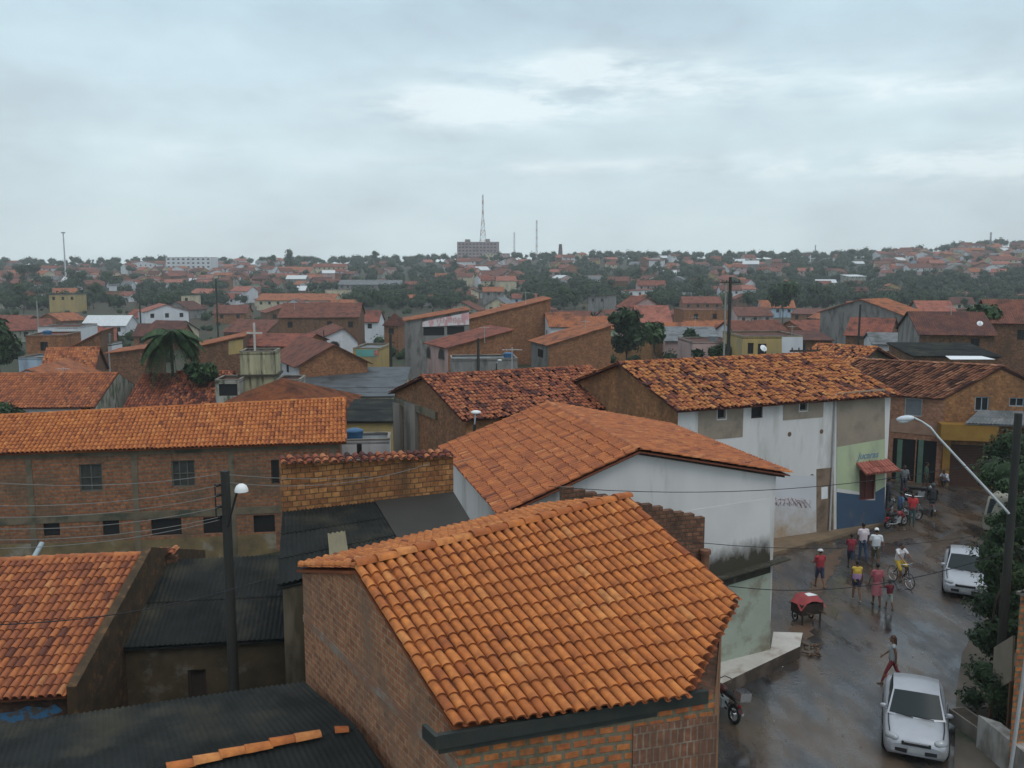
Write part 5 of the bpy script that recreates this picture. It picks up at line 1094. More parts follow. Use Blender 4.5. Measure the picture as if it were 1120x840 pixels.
PO = [pole(l, x, y, Y, r, a, m=mat('pale_post', (.30, .29, .26), (.22, .21, .19), 3) if 'pale' in l and 'twin beside' not in l else None)[0] for (l, x, y, Y, r, a) in POLES]
def wire(label, a, b, sag=.5, r=.008, m=None, n=16):
    a, b = V(a), V(b); mb = MB(); mb.tube([a.lerp(b, i / n) - V((0, 0, sag * 4 * (i / n) * (1 - i / n))) for i in range(n + 1)], r, 5, caps=False); tag(mb.build('power_line', m or m_dmetal, None, a, uv=False), label, 'wire', 'overhead power lines')
m_wire = mat('pale_wire', (.17, .165, .155), rough=.6)
pt = LP.location + V((-.15, -.1, 0))
for k, (yl, zt, yr) in enumerate(((517, .06, 0), (545, .35, 0), (558, .6, 0), (571, .9, 0), (583, 1.15, 0), (594, 1.22, 0))):
    wire(['topmost pale wire from the left wooden pole crossing the long brick house', 'second highest pale wire left of the wooden lamp pole', 'third highest pale wire left of the wooden lamp pole', 'fourth highest pale wire left of the wooden lamp pole', 'second lowest pale wire left of the wooden lamp pole', 'lowest pale wire left of the wooden lamp pole'][k],
         pt + V((0, 0, LH - zt)), PY(-60, yl + 6, 19 - k * .3), .22, .008, m_wire)
wire('pale wire from the wooden lamp pole running over the party wall', LP.location + V((.1, 0, LH - .1)), PY(520, 500, 30), .35, .010, m_wire); wire('lower pale wire from the wooden lamp pole past the party wall', LP.location + V((.1, 0, LH - .3)), PY(470, 507, 25), .3, .010, m_wire)
wire('black wire slung low over the corner tile roof', PY(-40, 684, 17.5), PY(300, 630, 21.5), .3, .013)
wire('upper thin dark wire crossing the white gable wall', PY(600, 532, 23.5), RP.location + V((0, 0, RH - 1.2)), .5, .010); wire('lower thin dark wire crossing the white gable and street', PY(640, 576, 23.3), PY(1180, 560, 30), .9, .010)
wire('dark wire hanging low across the street by the red covered cart', PY(790, 640, 27.0), RP.location + V((0, 0, 5.2)), .55, .014)

# ------------------------------------------------------------------ vehicles
m_carw = mat('silver_car_paint', (.37, .385, .42), (.33, .345, .375), 1.5, .32, spec=.5, metal=.25, col3=(.28, .275, .26), scale3=1.4, lo3=.56, hi3=.8); m_carc = mat('cream_car_paint', (.29, .275, .22), (.23, .215, .17), 2, .55); m_carb = mat('blue_car_paint', (.03, .05, .12), rough=.3)
m_light = mat('headlight_glass', (.30, .32, .34), rough=.12, spec=.8); m_red = mat('tail_lamp_red', (.35, .02, .02), rough=.25); m_wglass = mat('windscreen_glass', (.018, .027, .03), rough=.3, spec=.2)
def ring(y, w_, z0, z1, n=9, top=.18, crown_=.03):
    """half-open body section at station y: sill, flank, shoulder and crowned top"""
    pts = []
    for s in (-1, 1):
        side = [(w_ * .93, z0), (w_ * .99, z0 + (z1 - z0) * .25), (w_, z0 + (z1 - z0) * .55), (w_ * .975, z0 + (z1 - z0) * .82), (w_ * (1 - top * .5), z1 - .015), (w_ * (1 - top) * .8, z1 + crown_ * .5), (w_ * .35, z1 + crown_)]
        pts.append([V((s * x, y, z)) for x, z in side])
    return pts[0] + pts[1][::-1]
def car(label, loc, rz, pm, van=False, sedan=True):
    rt = thing('parked_car' if not van else 'parked_van', label, 'car' if not van else 'van', loc, rz); mb = MB()
    if not van: st = [(2.02, .62, .30, .52), (1.98, .74, .22, .60), (1.80, .80, .20, .70), (1.3, .825, .19, .80), (.75, .83, .19, .87), (.2, .835, .19, .89), (-.6, .835, .19, .90), (-1.2, .83, .19, .93), (-1.7, .81, .22, .94), (-1.98, .76, .26, .88), (-2.06, .66, .34, .70)]
    else: st = [(2.05, .66, .35, .75), (2.0, .78, .26, .95), (1.7, .84, .24, 1.05), (.8, .86, .23, 1.08), (-.8, .86, .23, 1.08), (-1.9, .85, .25, 1.06), (-2.05, .80, .32, 1.0)]
    rows = [ring(*s) for s in st]; mb.grid(rows, close=True); mb.face(rows[0][::-1]); mb.face(rows[-1]); body = mb.build('body', pm, rt, uv=False)
    gz = 1.42 if not van else 1.9
    if not van: cs = [(.92, .74, .86, 0), (.30, .60, gz - .03, .62), (-.1, .61, gz + .01, .0), (-.75, .60, gz - .01, 0), (-1.42, .66, .92, 0)]
    else: cs = [(1.55, .78, 1.06, 0), (1.15, .70, gz - .04, 0), (0, .71, gz, 0), (-1.7, .70, gz - .02, 0), (-1.98, .77, 1.04, 0)]
    b0, t0_, t1_, b1 = cs[0], cs[1], cs[3], cs[4]
    # cabin shell: windscreen, roof, rear, and flanks
    P = lambda x, y, z: V((x, y, z)); shell = MB()
    fb = [P(-b0[1], b0[0], b0[2]), P(b0[1], b0[0], b0[2])]; ft = [P(-t0_[1], t0_[0], t0_[2]), P(t0_[1], t0_[0], t0_[2])]; rtp = [P(-t1_[1], t1_[0], t1_[2]), P(t1_[1], t1_[0], t1_[2])]; rb = [P(-b1[1], b1[0], b1[2]), P(b1[1], b1[0], b1[2])]
    nx = 6
    def row(a, b, crown_, y_): return [a.lerp(b, i / nx) + V((0, y_ * (1 - (2 * i / nx - 1) ** 2), crown_ * (1 - (2 * i / nx - 1) ** 2))) for i in range(nx + 1)]
    mid_ = [(ft[0] + rtp[0]) / 2 + V((0, 0, .015)), (ft[1] + rtp[1]) / 2 + V((0, 0, .015))]
    shell.grid([row(*fb, .0, .10), row(*ft, .03, .05), row(*mid_, .045, 0), row(*rtp, .03, -.04), row(*rb, .0, -.08)])
    lowx = .80 if not van else .84
    for s in (0, 1):
        sg = -1 if s == 0 else 1; zb_ = .88 if not van else 1.06
        a, b, c_, d_ = fb[s], ft[s], rtp[s], rb[s]; shell.face((a, b, mid_[s], c_, d_) if s else (d_, c_, mid_[s], b, a))
    shell.build('roof', pm, rt, uv=False)
    def glass(name, q, inset_, out):
        q = [V(p) for p in q]; c_ = sum(q, V()) / 4; n_ = (q[1] - q[0]).cross(q[3] - q[0]).normalized(); n_ = -n_ if n_.dot(c_ - V((0, 0, .8))) < 0 else n_
        q = [c_ + (p - c_) * inset_ + n_ * out for p in q]; mb = MB(); mb.face(q); lo = [p - n_ * .02 for p in q]
        for i in range(4): j = (i + 1) % 4; mb.face((q[i], q[j], lo[j], lo[i]))
        return mb.build(name, m_wglass, rt, uv=False)
    mb = MB(); fr = lambda t_, k: [p + (V((0, .012, .014))) for p in row(fb[0].lerp(ft[0], t_), fb[1].lerp(ft[1], t_), .03 * t_, .10 - .05 * t_)]
    mb.grid([[r_[i].lerp(r_[nx - i], .035) for i in range(nx + 1)] for r_ in (fr(.06, 0), fr(.5, 0), fr(.93, 0))]); ws = mb.build('windscreen', m_wglass, rt, uv=False)
    mb = MB()
    for x0, x1 in ((-.45, .05), (.08, .52)): mb.tube([fb[0].lerp(fb[1], .5) + V((x0, .10, .03)), fb[0].lerp(fb[1], .5) + V((x1, .06, .065))], .012, 5)
    mb.build('wiper', m_rub, ws, uv=False)
    glass('rear_window', (rb[0], rb[1], rtp[1], rtp[0]), .84, .045)
    for s in (0, 1):
        for (u0, u1) in ((.06, .47), (.53, .94)):
            lo0, lo1 = fb[s].lerp(rb[s], u0 + .05), fb[s].lerp(rb[s], u1 - .03); up0, up1 = ft[s].lerp(rtp[s], u0), ft[s].lerp(rtp[s], u1); n_ = V((-1 if s == 0 else 1, 0, .25)) * .012
            mb = MB(); q = [lo0.lerp(up0, .08) + n_, lo1.lerp(up1, .08) + n_, lo1.lerp(up1, .9) + n_, lo0.lerp(up0, .9) + n_]; mb.face(q); mb.face([p - n_ * .8 for p in q][::-1]); mb.build('side_window', m_wglass, rt, uv=False)
    fy = 2.0 if not van else 2.03
    for s in (-1, 1):
        mb = MB(); M3 = Matrix.Rotation(R(-28 * s), 3, 'Z') @ Matrix.Rotation(R(-25), 3, 'X'); mb.ell((s * .60, 1.875, .63), .20, .11, .10, 12, 7, M3=M3); mb.build('headlight', m_light, rt, uv=False)
        mb = MB(); mb.tube([(s * .66, 1.78, .735), (s * .70, 1.3, .825), (s * .70, .95, .875)], .011, 4); mb.tube([(s * .842, .45, .30), (s * .850, .45, .86)], .009, 4); mb.tube([(s * .842, -.35, .30), (s * .850, -.35, .87)], .009, 4); mb.build('panel_gap', m_rub, body, uv=False)
        mb = MB(); mb.ell((s * (.84 if not van else .9), .62 if not van else 1.3, .93 if not van else 1.2), .11, .05, .075, 8, 6); mb.tube([(s * .74, .66, .88 if not van else 1.12), (s * .84, .62 if not van else 1.3, .92 if not van else 1.18)], .02, 5); mb.build('wing_mirror', pm, rt, uv=False)
        mb = MB(); mb.ell((s * .70, -2.0, .72), .09, .06, .13, 8, 6); mb.build('tail_lamp', m_red, rt, uv=False)
        for y in (1.28, -1.25):
            mb = MB(); mb.torus((s * .76, y, .28), (1, 0, 0), .205, .085, 20, 8); tyre = MB(); tyre = mb
            wh = tyre.build('wheel', m_rub, rt, uv=False); mb = MB(); mb.tube([(s * .70, y, .28), (s * .815, y, .28)], [.17, .16], 14); mb.build('rim', m_metal, wh, uv=False)
            mb = MB(); rows = []
            for k in range(13): a = math.pi * k / 12; rows.append([V((s * .846, y + math.cos(a) * q, .28 + math.sin(a) * q)) for q in (.30, .34)])
            mb.grid(rows); mb.build('wheel_arch', m_rub, rt, uv=False)
    mb = MB(); mb.box((0, 1.99, .56), .72, .07, .10); gr = mb.build('grille', m_dmetal, rt, uv=False); mb = MB(); mb.box((0, 2.03, .60), .60, .02, .022); mb.build('chrome_bar', m_chrome, gr, uv=False)
    mb = MB(); mb.grid([[V((x, 2.05 - .16 * (x / .74) ** 2, z)) for x in [-.74 + .148 * k for k in range(11)]] for z in (.27, .36, .47)]); bp_ = mb.build('bumper', pm, rt, uv=False)
    for s in (-1, 1): mb = MB(); mb.box((s * .42, 2.02, .36), .40, .03, .10, R(-9 * s)); mb.build('air_intake', m_dmetal, bp_, uv=False)
    mb = MB(); mb.box((0, 2.065, .41), .40, .02, .13); mb.build('number_plate', m_metal, bp_, uv=False)
    return rt
car('silver white car parked nose forward at the bottom right', (11.42, 24.5, .012), R(157.5), m_carw).scale = (1, .9, 1)
car('white car with bluish windscreen parked partly behind the leaves, farther up the street', (18.85, 36.7, .012), R(154), m_carw)
car('cream van with red tail lamp half hidden behind the flowering tree', (25.1, 44.7, .012), R(-42), m_carc, van=True)
p = PY(452, 405, 84); car('dark blue car parked beyond the sheds near the pink ended house', (p.x, p.y + 2, terr(p.x, 86)), R(120), m_carb)

def wheel(rt, y, R_, w_=.05, spokes=0):
    mb = MB(); mb.torus((0, y, R_), (1, 0, 0), R_ - w_, w_, 22, 7); wh = mb.build('wheel', m_rub, rt, uv=False); mb = MB(); mb.torus((0, y, R_), (1, 0, 0), R_ - 2 * w_, .014, 20, 5)
    for k in range(9): a = k * math.pi / 4.5; mb.tube([(0, y, R_), (0, y + math.cos(a) * (R_ - 2 * w_), R_ + math.sin(a) * (R_ - 2 * w_))], .006, 4)
    mb.tube([(-.05, y, R_), (.05, y, R_)], .04, 8); mb.build('rim', m_chrome, wh, uv=False)
def motorbike(label, loc, rz, pm, lean=0, basket=False, group=None):
    rt = thing('motorbike', label, 'motorbike', loc, rz, group); rt.rotation_euler = (0, R(lean), rz)
    wheel(rt, .63, .29, .045); wheel(rt, -.60, .29, .05)
    mb = MB(); mb.tube([(0, .38, .78), (0, .1, .55), (0, -.25, .38), (0, -.6, .33)], .03, 6); mb.tube([(0, .38, .78), (0, -.1, .66), (0, -.6, .66)], .025, 6); mb.tube([(0, .3, .6), (0, .2, .3), (0, -.2, .27)], .025, 6); mb.build('frame', m_dmetal, rt, uv=False)
    mb = MB(); mb.ell((0, .14, .74), .13, .26, .13, 10, 7); mb.build('tank', pm, rt, uv=False); mb = MB(); mb.ell((0, -.36, .77), .13, .36, .065, 10, 6); mb.build('seat', m_rub, rt, uv=False)
    mb = MB(); mb.box((0, .05, .40), .22, .32, .26); mb.tube([(0, .12, .5), (0, .24, .56)], .08, 8); mb.build('engine', m_metal, rt, uv=False)
    for s in (-1, 1): mb = MB(); mb.tube([(s * .07, .40, .86), (s * .07, .63, .29)], .024, 6); mb.build('fork', m_chrome, rt, uv=False)
    mb = MB(); mb.tube([(-.36, .24, .98), (-.2, .36, 1.02), (0, .40, .92), (.2, .36, 1.02), (.36, .24, .98)], .016, 6); mb.build('handlebar', m_dmetal, rt, uv=False)
    mb = MB(); mb.ell((0, .50, .86), .09, .08, .09, 9, 7); mb.build('headlight', m_light, rt, uv=False)
    for y in (.63, -.60):
        mb = MB(); rows = []
        for k in range(8): a = R(25 + 130 * k / 7); rows.append([V((x, y + math.cos(a) * .34, .29 + math.sin(a) * .34)) for x in (-.07, 0, .07)])
        mb.grid(rows); mb.build('mudguard', pm, rt, uv=False)
    mb = MB(); mb.tube([(.12, .1, .3), (.14, -.3, .28), (.15, -.8, .36)], [.025, .04, .05], 8); mb.build('exhaust', m_chrome, rt, uv=False); mb = MB(); mb.ell((0, -.80, .62), .06, .04, .05, 8, 6); mb.build('tail_lamp', m_red, rt, uv=False)
    if basket: mb = MB(); mb.box((0, -.86, .86), .36, .34, .03); mb.grid([[V((x * .18, -.86 + y * .17, z)) for x, y in ((-1, -1), (1, -1), (1, 1), (-1, 1))] for z in (.86, 1.0, 1.1)], close=True, sm=False); mb.build('carrier_basket', m_chrome, rt, uv=False)
    return rt
p = Pz(789, 782, 0); motorbike('motorbike with chrome carrier basket parked by the nearest brick house corner', (p.x, p.y, .02), R(20), paint('bike_dark_red', (.06, .014, .016), .4), 7, True)
p = Pz(979, 577, 0); motorbike('red and chrome motorbike leaning at the kerb by the blue painted corner', (p.x, p.y, .02), R(-60), paint('bike_red2', (.22, .03, .035), .35), 9, False, 'motorbikes parked by the shop corner')
p = Pz(992, 570, 0); motorbike('dark motorbike right beside the two standing people', (p.x, p.y, .02), R(-75), paint('bike_black', (.02, .02, .022), .35), 8, False, 'motorbikes parked by the shop corner')
p = Pz(972, 566, 0); motorbike('black motorbike half behind the blue painted corner', (p.x, p.y, .02), R(-30), MATS['bike_black'], 8, False, 'motorbikes parked by the shop corner')
MP = Pz(1019, 562, 0); motorbike('dark motorbike under the helmeted rider in the street', (MP.x, MP.y, .02), R(-25), MATS['bike_black'])
BP = Pz(985, 640, 0)
def bicycle(label, loc, rz, pm):
    rt = thing('bicycle', label, 'bicycle', loc, rz); wheel(rt, .52, .33, .018); wheel(rt, -.52, .33, .018)
    for a, b, nm in (((0, .40, .80), (0, .03, .30), 'down_tube'), ((0, .38, .84), (0, -.15, .80), 'top_tube'), ((0, .03, .30), (0, -.18, .90), 'seat_tube'), ((0, .03, .30), (0, -.52, .33), 'chain_stay'), ((0, -.15, .78), (0, -.52, .33), 'seat_stay'), ((0, .38, .92), (0, .52, .33), 'fork')):
        mb = MB(); mb.tube([a, b], .018, 6); mb.build(nm, pm, rt, uv=False)
    mb = MB(); mb.tube([(-.28, .28, 1.0), (-.1, .38, 1.0), (.1, .38, 1.0), (.28, .28, 1.0)], .014, 6); mb.tube([(0, .38, .92), (0, .38, 1.0)], .014, 6); mb.build('handlebar', m_chrome, rt, uv=False); mb = MB(); mb.ell((0, -.2, .93), .08, .14, .04, 8, 6); mb.build('saddle', m_rub, rt, uv=False)
    for s in (-1, 1): mb = MB(); mb.tube([(s * .06, .03, .30), (s * .08, .03 + s * .10, .30 - s * .13)], .012, 5); mb.box((s * .13, .03 + s * .10, .30 - s * .13), .10, .07, .02); mb.build('pedal', m_dmetal, rt, uv=False)
    mb = MB(); mb.torus((.05, .03, .30), (1, 0, 0), .09, .008, 14, 4); mb.build('chainring', m_chrome, rt, uv=False); return rt
bicycle('dark bicycle ridden by the cyclist in yellow shorts', (BP.x, BP.y, .012), R(-165), m_dmetal)
# cart with red cover
p = Pz(882, 680, 0); rt = thing('handcart', 'wooden street cart with red and white cloth cover on its load', 'cart', (p.x, p.y, .0), R(20)); rt.scale = (.72, .74, .82); mb = MB(); mb.box((0, 0, .72), 1.35, .85, .5); mb.build('box', m_dwood, rt)
mb = MB(); rows = []
for y in (-.5, -.47, -.2, .1, .35, .48): rows.append([V((x, y * 1.02 + .02, (1.22 if abs(y) < .45 else 1.02) + .07 * math.cos(x * 3) + .03 * math.sin(y * 9 + x * 5) - (.0 if abs(x) < .7 else .2))) for x in (-.78, -.72, -.4, -.1, .2, .5, .72, .80)])
mb.grid(rows, 0); cov = mb.build('cover', mat('red_cloth', (.30, .05, .05), (.23, .038, .042), 3, .7), rt); mb = MB()
mb.grid([[v + V((0, 0, .012)) for v in r_[3:7]] for r_ in rows[2:4]]); mb.build('white_print', m_whitep, cov)
for x in (-.55, .55): mb = MB(); mb.box((x, -.36, .24), .07, .07, .48); mb.build('leg', m_dwood, rt)
for s in (-1, 1):
    mb = MB(); mb.torus((s * .5, .3, .25), (1, 0, 0), .21, .04, 18, 6); mb.tube([(s * .5 - .03, .3, .25), (s * .5 + .03, .3, .25)], .07, 8); mb.build('wheel', m_rub, rt)
for s in (-1, 1): mb = MB(); mb.tube([(s * .4, -.42, .62), (s * .36, -1.0, .68)], .025, 6); mb.build('handle', m_wood, rt)
mb = MB(); p = Pz(862, 682, 0); mb.box((0, 0, .1), 1.5, .22, .05, .2); mb.box((0, 0, .04), .08, .2, .08, .2); tag(mb.build('plank', m_wood, None, (p.x - .2, p.y - .4, 0)), 'dark plank lying beside the red covered cart', 'plank')
p = Pz(848, 668, 0); mb = MB(); mb.obox((-.55, -.1, 0), (1.0, .35, 0), (-.1, .3, 0), (0, 0, .85)); tag(mb.build('low_wall', WALLS['grey'], None, (p.x, p.y, 0)), 'short grey wall stub right of the pale green wall', 'wall')
# fence posts and basket at the right kerb
for k, (x, y, h_) in enumerate(((1052, 732, 1.1), (1056, 700, 1.0))):
    p = Pz(x, y, .13); mb = MB(); mb.tube([(0, 0, 0), (0, 0, h_)], .06, 8); mb.ell((0, 0, h_), .08, .08, .06, 8, 5); tag(mb.build('bollard', m_conc, None, (p.x, p.y, .13)), ['grey bollard on the right kerb beside the silver white car', 'grey bollard on the right kerb just beyond the first'][k], 'bollard', 'bollards on the right kerb')
p = Pz(1062, 800, .13); rt = thing('planter', 'low grey concrete planter box on the right pavement', 'planter', (p.x, p.y, .13), R(12)); mb = MB(); mb.box((0, 0, .2), .5, 1.3, .4); mb.build('trough', m_conc, rt); mb = MB(); mb.box((0, 0, .405), .38, 1.15, .02); mb.build('soil', m_bark, rt)

# ------------------------------------------------------------------ people
def remesh(mb, name, m, vox, parent, smooth=6):
    me = bpy.data.meshes.new(name); me.from_pydata([tuple(v) for v in mb.v], [], mb.f); me.update()
    o = bpy.data.objects.new('tmp', me); COL.objects.link(o); md = o.modifiers.new('r', 'REMESH'); md.mode = 'VOXEL'; md.voxel_size = vox; md.use_smooth_shade = True
    s = o.modifiers.new('s', 'SMOOTH'); s.factor = .5; s.iterations = smooth
    dg = bpy.context.evaluated_depsgraph_get(); r_ = bpy.data.meshes.new_from_object(o.evaluated_get(dg)); bpy.data.objects.remove(o); r_.name = name
    r_.materials.clear(); r_.materials.append(m); q = bpy.data.objects.new(name, r_); COL.objects.link(q); q.parent = parent; return q
def caps(mb, a, b, ra, rb, n=9):
    a, b = V(a), V(b); d = (b - a).normalized(); s = d.orthogonal().normalized(); t = d.cross(s); rows = []
    for k in range(4): f = math.pi / 2 * k / 4; rows.append((a - d * ra * math.cos(f), max(ra * math.sin(f), .0008)))
    rows.append((a, ra)); rows.append((b, rb))
    for k in range(3, -1, -1): f = math.pi / 2 * k / 4; rows.append((b + d * rb * math.cos(f), max(rb * math.sin(f), .0008)))
    mb.grid([[c + (s * math.cos(2 * math.pi * i / n) + t * math.sin(2 * math.pi * i / n)) * r_ for i in range(n)] for c, r_ in rows], close=True)
def person(label, loc, face, h=1.68, skin=None, shirt=(.6, .6, .6), legs=(.05, .07, .12), legk='long', top='tee', hair='short', hat=None, hip=(8, -8), knee=(5, 5), arm=(8, -8), elbow=(12, 12), abd=8, lean=0, skirt=False, pelvis=None, shoes=(.03, .03, .03), bag=None, female=False, helmet=None, top2=None, split=3):
    """standing, walking, sitting or squatting figure; the local +Y axis is where it looks"""
    skin = skin or m_skin; rt = thing('person', label, 'person', loc, face); k = h / 1.7; sw = (.165 if female else .185) * k; hw = .085 * k
    rot = lambda v, a: V((v.x, v.y * math.cos(a) + v.z * math.sin(a), v.z * math.cos(a) - v.y * math.sin(a)))   # +a swings towards +Y
    pel = V((0, 0, .93 * k)); J = {}; feet = []
    for i, s in enumerate((-1, 1)):
        hp = pel + V((s * hw, 0, -.02 * k)); a = R(hip[i]); kn = hp + V((s * .01, math.sin(a), -math.cos(a))) * .43 * k; b = a - R(knee[i]); an = kn + V((0, math.sin(b), -math.cos(b))) * .42 * k
        J[s] = (hp, kn, an); feet.append(an.z - .075 * k)
    dz = -min(feet) if pelvis is None else pelvis - pel.z
    up = lambda v: v + V((0, 0, dz))
    la = R(lean); sp = lambda x, y, z: up(pel + rot(V((x, y, z)), la))
    chest, neck, head = sp(0, .01, .34 * k), sp(0, .0, .53 * k), sp(0, .035 * k, .665 * k)
    body = MB()
    caps(body, up(pel) + V((0, 0, -.02)), sp(0, 0, .14 * k), .125 * k, .115 * k); caps(body, sp(-.05 * k, 0, .14 * k), chest + V((-.05 * k, 0, 0)), .10 * k, .115 * k); caps(body, sp(.05 * k, 0, .14 * k), chest + V((.05 * k, 0, 0)), .10 * k, .115 * k)
    caps(body, sp(-sw * .85, 0, .455 * k), sp(sw * .85, 0, .455 * k), .065 * k, .065 * k); caps(body, sp(0, 0, .44 * k), head, .058 * k, .052 * k)
    M3 = Matrix.Rotation(-la * .5, 3, 'X')
    body.ell(head + V((0, 0, .02 * k)), .074 * k, .092 * k, .112 * k, 14, 10, M3=M3); body.ell(head + V((0, .03 * k, -.06 * k)), .05 * k, .055 * k, .05 * k, 10, 8)
    body.ell(head + V((0, .098 * k, 0)), .015 * k, .022 * k, .024 * k, 8, 6)
    for s in (-1, 1): body.ell(head + V((s * .076 * k, .0, .0)), .014 * k, .02 * k, .03 * k, 8, 6)
    arms = {}
    for i, s in enumerate((-1, 1)):
        hp, kn, an = [up(x) for x in J[s]]
        caps(body, hp, kn, .082 * k, .052 * k); caps(body, kn, kn.lerp(an, .35), .052 * k, .055 * k); caps(body, kn.lerp(an, .35), an, .055 * k, .034 * k)
        caps(body, an + V((0, -.02 * k, -.035 * k)), an + V((s * .01, .13 * k, -.055 * k)), .034 * k, .026 * k)
        sh = sp(s * sw, 0, .455 * k); a = R(arm[i]); ab = R(abd); ud = V((s * math.sin(ab), math.sin(a) * math.cos(ab), -math.cos(a) * math.cos(ab))); el = sh + ud * .29 * k
        b = a + R(elbow[i]); fd = V((s * math.sin(ab) * .35, math.sin(b), -math.cos(b))).normalized(); wr = el + fd * .25 * k
        caps(body, sh, el, .047 * k, .036 * k); caps(body, el, wr, .037 * k, .024 * k); arms[s] = (sh, el, wr)
        pl = wr + fd * .085 * k; side = fd.cross(V((s, 0, 0))).normalized(); side = V((0, 1, 0)) if side.length < .1 else side
        caps(body, wr, pl, .026 * k, .030 * k)
        for q, (o_, L_) in enumerate(((-.026, .066), (-.009, .075), (.009, .07), (.026, .055))):
            p0 = pl + side * o_ * k; p1 = p0 + (fd * .7 - V((s, 0, 0)) * .25).normalized() * L_ * .55 * k; p2 = p1 + (fd * .5 - V((s, 0, 0)) * .8).normalized() * L_ * .5 * k; caps(body, p0, p1, .0115 * k, .0105 * k, 6); caps(body, p1, p2, .0105 * k, .0095 * k, 6)
        tb_ = wr.lerp(pl, .35) + side * -.03 * k; caps(body, tb_, tb_ + (fd * .6 - side * .7).normalized() * .055 * k, .0125 * k, .0105 * k, 6)
    remesh(body, 'body', skin, .0115, rt)
    # face
    for s in (-1, 1): mb = MB(); mb.ell(head + V((s * .03 * k, .082 * k, .025 * k)), .012 * k, .008 * k, .008 * k, 8, 6); mb.build('eye', m_blk, rt, uv=False)
    mb = MB(); mb.ell(head + V((0, .083 * k, -.052 * k)), .024 * k, .01 * k, .008 * k, 8, 5); mb.build('mouth', paint('lip', (.12, .045, .04)), rt, uv=False)
    # hair, hat
    mb = MB(); hm = m_hairb if hair == 'brown_long' else m_hair
    mb.ell(head + V((0, -.018 * k, .045 * k)), .083 * k, .098 * k, .10 * k, 12, 8)
    if 'long' in hair: caps(mb, head + V((0, -.06 * k, .02 * k)), head + V((0, -.09 * k, -.17 * k)), .075 * k, .05 * k)
    if hair == 'bun': mb.ell(head + V((0, -.11 * k, .05 * k)), .045 * k, .045 * k, .045 * k, 8, 6)
    if not helmet: mb.build('hair', hm, rt, uv=False)
    if hat:
        mb = MB(); mb.ell(head + V((0, 0, .075 * k)), .096 * k, .11 * k, .085 * k, 12, 8); brim = .13 if hat[1] == 'wide' else .10
        mb.ell(head + V((0, (0 if hat[1] == 'wide' else .07) * k, .062 * k)), (brim if hat[1] == 'wide' else .075) * k, (brim if hat[1] == 'wide' else .10) * k, .012, 14, 4); mb.build('hat', paint('hat_' + label[:12], hat[0]), rt, uv=False)
    if helmet: mb = MB(); mb.ell(head + V((0, 0, .03 * k)), .125 * k, .14 * k, .14 * k, 14, 10); hl = mb.build('helmet', paint('helmet_' + label[:12], helmet, .3), rt, uv=False); mb = MB(); mb.ell(head + V((0, .07 * k, .015 * k)), .10 * k, .08 * k, .05 * k, 10, 6); mb.build('visor', m_wglass, hl, uv=False)
    # clothes
    g_ = .016 * k; sm_ = paint('shirt_%d_%d_%d' % tuple(int(c * 99) for c in shirt), shirt, .85); mb = MB()
    bot = sp(0, 0, -.02 * k if not skirt else .1 * k)
    for x in (-.05, .05): caps(mb, bot + V((x * k, 0, .0)), sp(x * k, 0, .34 * k), .112 * k + g_, .116 * k + g_)
    caps(mb, sp(-sw * .85, 0, .45 * k), sp(sw * .85, 0, .45 * k), .066 * k + g_, .066 * k + g_)
    for s in (-1, 1):
        sh, el, wr = arms[s]
        if top == 'tee': caps(mb, sh, sh.lerp(el, .62), .05 * k + g_, .046 * k + g_)
        elif top == 'long': caps(mb, sh, el, .05 * k + g_, .038 * k + g_); caps(mb, el, el.lerp(wr, .85), .038 * k + g_, .03 * k + g_)
    remesh(mb, 'shirt', sm_, .016, rt, 8)
    if top2:
        mb = MB()
        for x in (-.05, .05): caps(mb, sp(x * k, 0, .04 * k), sp(x * k, 0, .2 * k), .12 * k + g_, .125 * k + g_)
        remesh(mb, 'top_lower', paint('top_%d_%d_%d' % tuple(int(c * 99) for c in top2), top2, .85), .016, rt, 8)
    lm = paint('legs_%d_%d_%d' % tuple(int(c * 99) for c in legs), legs, .85); mb = MB()
    caps(mb, up(pel) + V((-.04 * k, 0, 0)), up(pel) + V((.04 * k, 0, 0)), .125 * k + g_ * .6, .125 * k + g_ * .6)
    for s in (-1, 1):
        hp, kn, an = [up(x) for x in J[s]]
        if skirt: continue
        if legk == 'long': caps(mb, hp, kn, .088 * k + g_ * .6, .058 * k + g_ * .6); caps(mb, kn, kn.lerp(an, .93), .058 * k + g_ * .6, .045 * k + g_ * .6)
        elif legk == 'knee': caps(mb, hp, kn, .09 * k + g_, .062 * k + g_)
        elif legk == 'tight': caps(mb, hp, kn, .084 * k + g_ * .4, .055 * k + g_ * .3); caps(mb, kn, kn.lerp(an, .9), .056 * k + g_ * .3, .038 * k + g_ * .3)
        else: caps(mb, hp, hp.lerp(kn, .55), .09 * k + g_, .075 * k + g_)
    if skirt:
        c0 = up(pel) + V((0, 0, .12 * k)); rows = []
        for z, q in ((0, .125), (.14, .165), (.4, .19), (.62, .215)): rows.append([c0 + V((q * k * math.cos(t * .449) * (1 + .04 * math.sin(t * 3)), q * .85 * k * math.sin(t * .449), -z * k)) for t in range(14)])
        mb = MB(); mb.grid(rows, close=True); mb.build('skirt', lm, rt, uv=False)
    else: remesh(mb, {'long': 'trousers', 'tight': 'leggings'}.get(legk, 'shorts'), lm, .016, rt, 8)
    for s in (-1, 1):
        hp, kn, an = [up(x) for x in J[s]]; mb = MB(); caps(mb, an + V((0, -.03 * k, -.045 * k)), an + V((s * .012, .13 * k, -.06 * k)), .034 * k, .028 * k); mb.build('shoe', paint('shoe_%d' % int(shoes[0] * 99), shoes), rt, uv=False)
    return rt, arms, head
GP = 'people out in the wet street'
def at(x, y): p = Pz(x, y, 0); return (p.x, p.y, .012)
